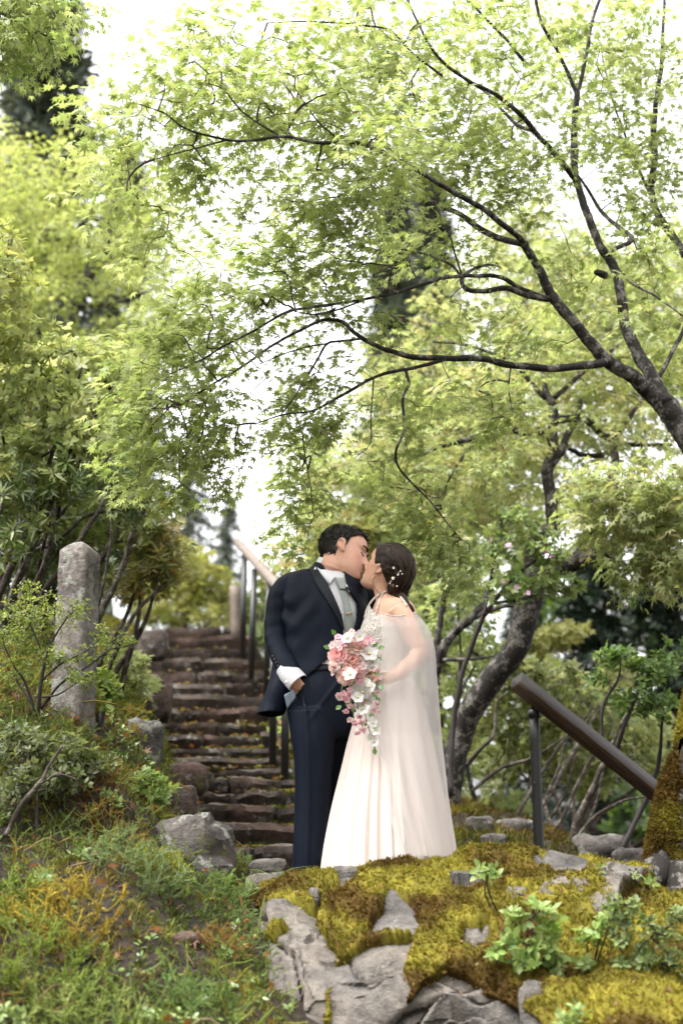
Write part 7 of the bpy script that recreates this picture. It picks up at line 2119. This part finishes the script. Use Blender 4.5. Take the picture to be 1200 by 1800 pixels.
PALC = gk([lin(148, 164, 80), lin(180, 172, 80), lin(150, 122, 70), lin(140, 162, 100)], .58)
r = np.random.default_rng(77)
kinds = []
for s in range(3):
    tpl = clubmoss_tpl(s + 1, 9, 3, s < 1)
    p = bank_points(2300, 400 + s)
    q = PX(p)
    nn = ground_normal(p[:, 0], p[:, 1])
    patch = fbm(p * 1.6, 330, 3)
    keep = (patch > -.75 + .35 * r.random(len(p)))
    p, nn = p[keep], nn[keep]
    n = len(p)
    y = unit(r.normal(size=(n, 3)) * .8 + np.array([.15, -.5, .0]) + nn * .15)
    V, F = scatter(tpl[0], tpl[1], frames(y, nn), p + nn * .008, r.uniform(.05, .115, n))
    kinds.append((V, F, np.repeat(cover_cols(p, r, PALC), len(tpl[0]), 0)))
V = np.concatenate([k_[0] for k_ in kinds]); C = np.concatenate([k_[2] for k_ in kinds])
F = np.concatenate([k_[1] + n0 for k_, n0 in zip(kinds, np.cumsum([0] + [len(k_[0]) for k_ in kinds]))])
if True:
    build('clubmoss', V, F, M['moss'], loc=(0, 0, 0), tint=C, smooth=False, kind='stuff', label='green and yellow clubmoss spreading over the left bank', category='ground cover')

# low moss and short blades filling between
n = 38000
p = bank_points(n, 420); nn = ground_normal(p[:, 0], p[:, 1]); n = len(p)
bl = (np.array([[-.10, 0, 0], [.10, 0, 0], [.0, 1, .15], [-.3, -.1, .1], [-.15, .1, -.1], [-.55, .8, -.2], [.3, 0, .1], [.18, .1, -.1], [.5, .85, .2]]), np.array([[0, 1, 2], [3, 4, 5], [6, 7, 8]]))
V, F = scatter(bl[0], bl[1], frames(unit(nn + r.normal(size=(n, 3)) * .6), r.normal(size=(n, 3))), p, r.uniform(.015, .045, n))
pal2 = gk([lin(128, 138, 66), lin(166, 152, 72), lin(118, 88, 52), lin(110, 124, 66)], .50)
build('low_moss', V, F, M['moss'], tint=np.repeat(cover_cols(p, r, pal2), 9, 0), smooth=False, kind='stuff', label='short mossy growth covering the soil of the left bank', category='ground cover')

# small-leaved creeping plants among the clubmoss
p = bank_points(2100, 430); p = p[(fbm(p * 1.9 + 3, 350, 3) > .05)]
L = whorl_leaves(p + np.array([0, 0, .03]), 431, gk([lin(136, 164, 84), lin(104, 134, 62), lin(160, 182, 110)]), .026, 6, 1.0, .6)
V, F = scatter(OVAL[0], OVAL[1], frames(L[1], L[2]), L[0], L[3])
build('creeping_leaves', V, F, M['leaf_thick'], tint=np.repeat(L[4], len(OVAL[0]), 0), smooth=False, kind='stuff', label='small green creeping leaves among the clubmoss', category='ground cover')

# fallen leaves, dry needles and twigs
p = bank_points(900, 440); n = len(p); nn = ground_normal(p[:, 0], p[:, 1])
V, F = scatter(ML5[0], ML5[1], frames(r.normal(size=(n, 3)) + 1e-3, unit(nn + r.normal(size=(n, 3)) * .5)), p + nn * .03, r.uniform(.02, .05, n))
build('fallen_leaves', V, F, M['leaf'], tint=np.repeat(palette(gk([lin(150, 90, 50), lin(110, 70, 45), lin(190, 130, 70)], .5), n, r), len(ML5[0]), 0), smooth=False, kind='stuff', label='dry brown leaves lying on the left bank', category='litter')
S = Soup()
for k in range(150):
    b = bank_points(1, 500 + k)
    if not len(b): continue
    b = b[0]; d = unit(np.append(r.normal(size=2), .1)); Ln = r.uniform(.1, .35)
    S.add(*tube(resample([b + [0, 0, .02], b + d * Ln * .5 + [0, 0, r.uniform(.03, .09)], b + d * Ln + [0, 0, .01]], 6), r.uniform(.0015, .004), 4), c=palette(gk([lin(120, 90, 66), lin(160, 140, 120), lin(150, 130, 50)], .5), 1, r)[0])
S.build('fallen_twigs', M['moss'], kind='stuff', label='thin dead twigs caught in the growth of the left bank', category='litter')
# arching green runners near the foot of the bank
for k, pts in enumerate([[(282, 1655, 5.45), (300, 1700, 5.3), (318, 1740, 5.2), (345, 1765, 5.12)], [(327, 1648, 5.5), (330, 1690, 5.4), (328, 1720, 5.35)], [(422, 1575, 6.1), (430, 1610, 6.0), (428, 1640, 5.9), (418, 1680, 5.7)], [(470, 1560, 6.2), (458, 1610, 5.9), (452, 1650, 5.7)]]):
    pts = [P(*a) for a in pts]
    V, Q, T = tube(resample(pts, 16), .0045, 6)
    o = build('plant_runner', V, [Q, T], M['leaf'], loc=pts[-1], tint=np.repeat((lin(160, 170, 80) if k != 2 else lin(170, 120, 60))[None] * .42, len(V), 0))
    o['label'] = ['arching pale green runner across the bare soil', 'short upright green runner beside the long flat stone', 'tan dry runner hanging beside the mossy rock', 'green runner hanging over the corner of the mossy rock'][k]; o['category'] = 'plant'

# slope behind the bride: moss, litter
n = 9000
x = r.uniform(.2, 2.6, n); y = r.uniform(8.0, 11.5, n); p = np.stack([x, y, ground_z(x, y)], -1); nn = ground_normal(x, y)
V, F = scatter(bl[0], bl[1], frames(unit(nn + r.normal(size=(n, 3)) * .6), r.normal(size=(n, 3))), p, r.uniform(.02, .06, n))
build('low_moss', V, F, M['moss'], tint=np.repeat(cover_cols(p, r, gk([lin(120, 104, 50), lin(150, 128, 56), lin(110, 84, 50), lin(96, 100, 50)], .4)), 9, 0), smooth=False, kind='stuff', label='brownish moss on the slope behind the bride', category='ground cover')
n = 9000
y = r.uniform(8.2, 17.5, n)
x = np.where(r.random(n) < .55, np.interp(y, STEP_Y, P(STEP_R, STEP_ROW, STEP_Y)[:, 0]) + r.uniform(.02, 1.2, n), stair_left(y) - r.uniform(0, .8, n))
p = np.stack([x, y, ground_z(x, y)], -1); nn = ground_normal(x, y)
V, F = scatter(bl[0], bl[1], frames(unit(nn + r.normal(size=(n, 3)) * .6), r.normal(size=(n, 3))), p, r.uniform(.03, .09, n))
build('low_moss', V, F, M['moss'], tint=np.repeat(cover_cols(p, r, gk([lin(138, 140, 62), lin(170, 156, 70), lin(120, 92, 52), lin(110, 122, 60)], .4)), 9, 0), smooth=False, kind='stuff', label='yellowish moss and grass along both sides of the stone stairs', category='ground cover')

# leafy plants growing on and beside the mossy rock
rockbvh = bvh_of(MV, RQ)


def on_rock(px, py):
    h = hit(rockbvh, px, py, 0.0); return h[0]


FRESH = gk([lin(158, 192, 96), lin(186, 210, 128), lin(126, 164, 72), lin(200, 216, 150)])
for k, (bx, by, blobs, size, cols, t) in enumerate([
        (925, 1690, [(905, 1612, 22, 14), (945, 1600, 24, 14), (970, 1625, 20, 14), (900, 1650, 22, 16), (945, 1665, 30, 18), (975, 1690, 16, 12), (920, 1690, 24, 14)], .046, FRESH, 'broad leaved pale green seedling clump on the moss in front of the handrail post'),
        (868, 1690, [(870, 1672, 14, 9)], .046, FRESH, 'few leaved pale seedling low on the moss above the bare slabs'),
        (870, 1600, [(848, 1528, 14, 10), (862, 1535, 10, 8)], .040, FRESH, 'single thin stemmed seedling on the moss below the bride hem'),
        (1030, 1700, [(1040, 1640, 24, 14), (1070, 1620, 26, 16), (1030, 1700, 14, 12), (1020, 1650, 12, 10)], .040, FRESH, 'leafy seedling clump on the moss left of the bushy plant'),
        (1120, 1690, [(1080, 1590, 24, 16), (1120, 1610, 34, 20), (1160, 1640, 36, 22), (1190, 1690, 30, 30), (1130, 1680, 34, 22), (1170, 1740, 30, 26), (1090, 1650, 20, 16), (1110, 1585, 20, 12), (1180, 1610, 26, 18), (1100, 1700, 24, 14)], .030, gk([lin(150, 172, 104), lin(178, 194, 136), lin(112, 140, 76)]), 'bushy small leaved plant at the foot of the mossy trunk'),
        (1000, 1800, [(1000, 1790, 26, 14), (1020, 1775, 16, 10)], .030, FRESH, 'small sprig growing from the lowest moss'),
        (1135, 1560, [(1060, 1527, 14, 8), (1140, 1545, 10, 14), (1115, 1540, 10, 8)], .028, FRESH, 'tiny sprouting plant on the moss beside the mossy trunk')]):
    b0 = on_rock(bx, min(by, 1795)); Yb = b0[1]
    bl2 = [(a, b, c, d, Yb - .06, .06, max(3, c * d / 34)) for a, b, c, d in blobs]
    shrub(t, bl2, b0, cols, 600 + k * 7, size=size, n=5, stems=min(4, len(blobs)), per=1.0, stem_m='dark_twig', stem_r=.004, m='leaf', cat='plant', name='leafy_plant', singles=120 if k != 4 else 300, spread=.9, up=.6)
# grass blades by the groom's feet
for k, (px, py) in enumerate([(512, 1545), (486, 1540), (455, 1552)]):
    b0 = P(px, py + 12, 6.45); S = Soup()
    for j in range(7):
        d = np.array([r.normal() * .05, r.normal() * .03, r.uniform(.05, .10)])
        pts = resample([b0, b0 + d * .6, b0 + d + np.array([d[0] * .8, 0, -.02])], 6)
        sd = unit(np.cross(d, [0, 1, 0])) * .003
        V = np.stack([pts - sd * np.linspace(1, .1, 6)[:, None], pts + sd * np.linspace(1, .1, 6)[:, None]], 1).reshape(-1, 3)
        S.add(V, grid_faces(6, 2), None, palette(gk([lin(150, 180, 84), lin(180, 200, 120)]), 1, r)[0])
    S.build('grass_tuft', M['leaf'], loc=b0, kind='stuff', label=['grass tuft touching the groom trouser hem', 'grass tuft on the pale stone by the bottom step', 'grass tuft left of the pale stone by the bottom step'][k], category='grass')

# distinct mounds of clubmoss and little ferns that stand out on the bank
SPR = clubmoss_tpl(9, 9, 3, True)
for k, (px, py, Y, w, n_, size, cols, t) in enumerate([
        (235, 1560, 5.75, .16, 60, .12, [lin(150, 168, 118), lin(130, 150, 92)], 'grey green clubmoss mound in the middle of the left bank'),
        (60, 1690, 5.15, .20, 70, .12, [lin(156, 172, 84), lin(128, 150, 66)], 'bright green clubmoss mound low on the left bank'),
        (150, 1760, 4.95, .18, 60, .12, [lin(140, 164, 80), lin(172, 182, 110)], 'fresh green clubmoss mound at the bottom of the left bank'),
        (25, 1560, 5.55, .14, 46, .13, [lin(130, 152, 70), lin(150, 160, 76)], 'deep green clubmoss mound under the grey leaved shrub'),
        (110, 1620, 5.4, .18, 56, .12, [lin(196, 178, 78), lin(176, 150, 62)], 'golden yellow clubmoss mound between two green mounds'),
        (408, 1480, 6.9, .07, 30, .10, [lin(168, 188, 124), lin(146, 168, 96)], 'silvery green clubmoss tuft against the big lichened boulder'),
        (395, 1560, 6.2, .08, 30, .10, [lin(154, 178, 104), lin(130, 154, 80)], 'green clubmoss tuft below the big lichened boulder'),
        (265, 1530, 6.0, .09, 36, .13, [lin(182, 182, 72), lin(160, 160, 60)], 'lime yellow trailing clubmoss left of the big lichened boulder'),
        (335, 1745, 5.1, .12, 44, .10, [lin(134, 160, 96), lin(112, 140, 76)], 'blue green clubmoss tuft at the foot of the mossy rock'),
        (400, 1690, 5.5, .08, 30, .09, [lin(176, 140, 84), lin(150, 108, 64)], 'tan withered clubmoss tuft beside the mossy rock'),
        (205, 1450, 6.2, .12, 40, .12, [lin(168, 150, 78), lin(150, 118, 62)], 'ochre clubmoss hanging over the bank below the glossy plant')]):
    c0 = P(px, py, Y)
    a = r.uniform(0, 6.283, n_); rad = w * np.sqrt(r.random(n_))
    x = c0[0] + rad * np.cos(a); y = c0[1] + rad * np.sin(a) * .8
    z = ground_z(x, y) + .03 * (1 - (rad / w) ** 2)
    p = np.stack([x, y, z], -1)
    out_v = np.stack([np.cos(a) * rad / w, np.sin(a) * rad / w - .3, 0.55 + 0 * a], -1)
    yv = unit(out_v + r.normal(size=(n_, 3)) * .35)
    V, F = scatter(SPR[0], SPR[1], frames(yv, unit(np.array([0, 0, 1.0]) + r.normal(size=(n_, 3)) * .3)), p, size * r.uniform(.6, 1.2, n_))
    o = build('clubmoss_mound', V, F, M['moss'], loc=[c0[0], c0[1], float(z.min())], tint=np.repeat(palette(gk(cols, .62), n_, r) * r.uniform(.8, 1.2, (n_, 1)), len(SPR[0]), 0), smooth=False)
    o['label'] = t; o['category'] = 'plant'; o['group'] = 'clubmoss mounds on the left bank'
for k, (px, py, Y, t) in enumerate([(80, 1545, 5.55, 'pale seedling with pointed leaves among the golden clubmoss'), (140, 1500, 5.85, 'small seedling just under the sprawling grey shrub'), (195, 1400, 6.3, 'leafy sprig beside the glossy hanging plant'), (300, 1600, 5.8, 'tiny seedling under the brown mossy stone'), (20, 1780, 4.85, 'seedling at the very foot of the bank'), (250, 1790, 4.95, 'low leafy sprig in the foreground clubmoss')]):
    b0 = on_ground(px, py + 14, Y)
    shrub(t, [(px, py, 22, 12, Y, .06, 9), (px + 16, py + 10, 14, 8, Y, .05, 4)], b0, gk([lin(160, 186, 110), lin(132, 162, 84), lin(186, 202, 140)], .6), 700 + k * 5, size=.030, n=5, stems=2, per=1.0, stem_m='dark_twig', stem_r=.003, cat='plant', name='leafy_plant', singles=80)

# litter and moss in the joints of the stairs
n = 420
i = r.integers(0, NSTEP - 1, n); f = r.random(n)
xl = P(STEP_L, STEP_ROW, STEP_Y)[:, 0][i]; xr = P(STEP_R, STEP_ROW, STEP_Y)[:, 0][i]
p = np.stack([xl + (xr - xl) * f, STEP_Y[i] + r.uniform(.0, .40, n), STEP_Z[i] + .022], -1)
V, F = scatter(ML5[0], ML5[1], frames(r.normal(size=(n, 3)) * np.array([1, 1, .15]) + 1e-3, unit(np.array([0, 0, 1.0]) + r.normal(size=(n, 3)) * .35)), p, r.uniform(.025, .05, n))
build('fallen_leaves', V, F, M['leaf'], tint=np.repeat(palette(gk([lin(150, 100, 60), lin(120, 84, 56), lin(160, 160, 80)], .5), n, r), len(ML5[0]), 0), smooth=False, kind='stuff', label='dead leaves lying on the treads of the stone stairs', category='litter')
n = 5200
i = r.integers(0, NSTEP - 1, n); f = np.clip(r.beta(.5, .5, n), 0, 1)
xl = P(STEP_L, STEP_ROW, STEP_Y)[:, 0][i] - .05; xr = P(STEP_R, STEP_ROW, STEP_Y)[:, 0][i] + .05
p = np.stack([xl + (xr - xl) * f, STEP_Y[i] + r.uniform(.34, .50, n), STEP_Z[i] + .012], -1)
keep = fbm(p * 3.5, 360, 3) > .05
p = p[keep]; n = len(p)
V, F = scatter(bl[0], bl[1], frames(unit(np.array([0, -.4, 1.0]) + r.normal(size=(n, 3)) * .5), r.normal(size=(n, 3))), p, r.uniform(.015, .05, n))
build('low_moss', V, F, M['moss'], tint=np.repeat(cover_cols(p, r, gk([lin(120, 124, 54), lin(150, 140, 60), lin(110, 90, 48), lin(96, 110, 52)], .42)), 9, 0), smooth=False, kind='stuff', label='moss growing in the corners of the stone stairs', category='ground cover')
# leaves and bits of bark dropped on the moss
n = 260
pk = [hit(rockbvh, a_, b_, .012) for a_, b_ in zip(r.uniform(480, 1190, n), r.uniform(1515, 1800, n))]
pk = [h_ for h_ in pk if h_ is not None]
p = np.array([h_[0] for h_ in pk]); nn = np.array([h_[1] for h_ in pk]); n = len(p)
V, F = scatter(DIAM[0], DIAM[1], frames(r.normal(size=(n, 3)) + 1e-3, unit(nn + r.normal(size=(n, 3)) * .5)), p, r.uniform(.010, .028, n))
build('fallen_leaves', V, F, M['leaf'], tint=np.repeat(palette(gk([lin(150, 90, 60), lin(190, 130, 110), lin(190, 190, 110)], .5), n, r), 4, 0), smooth=False, kind='stuff', label='small dry leaves dropped on the moss of the rock', category='litter')
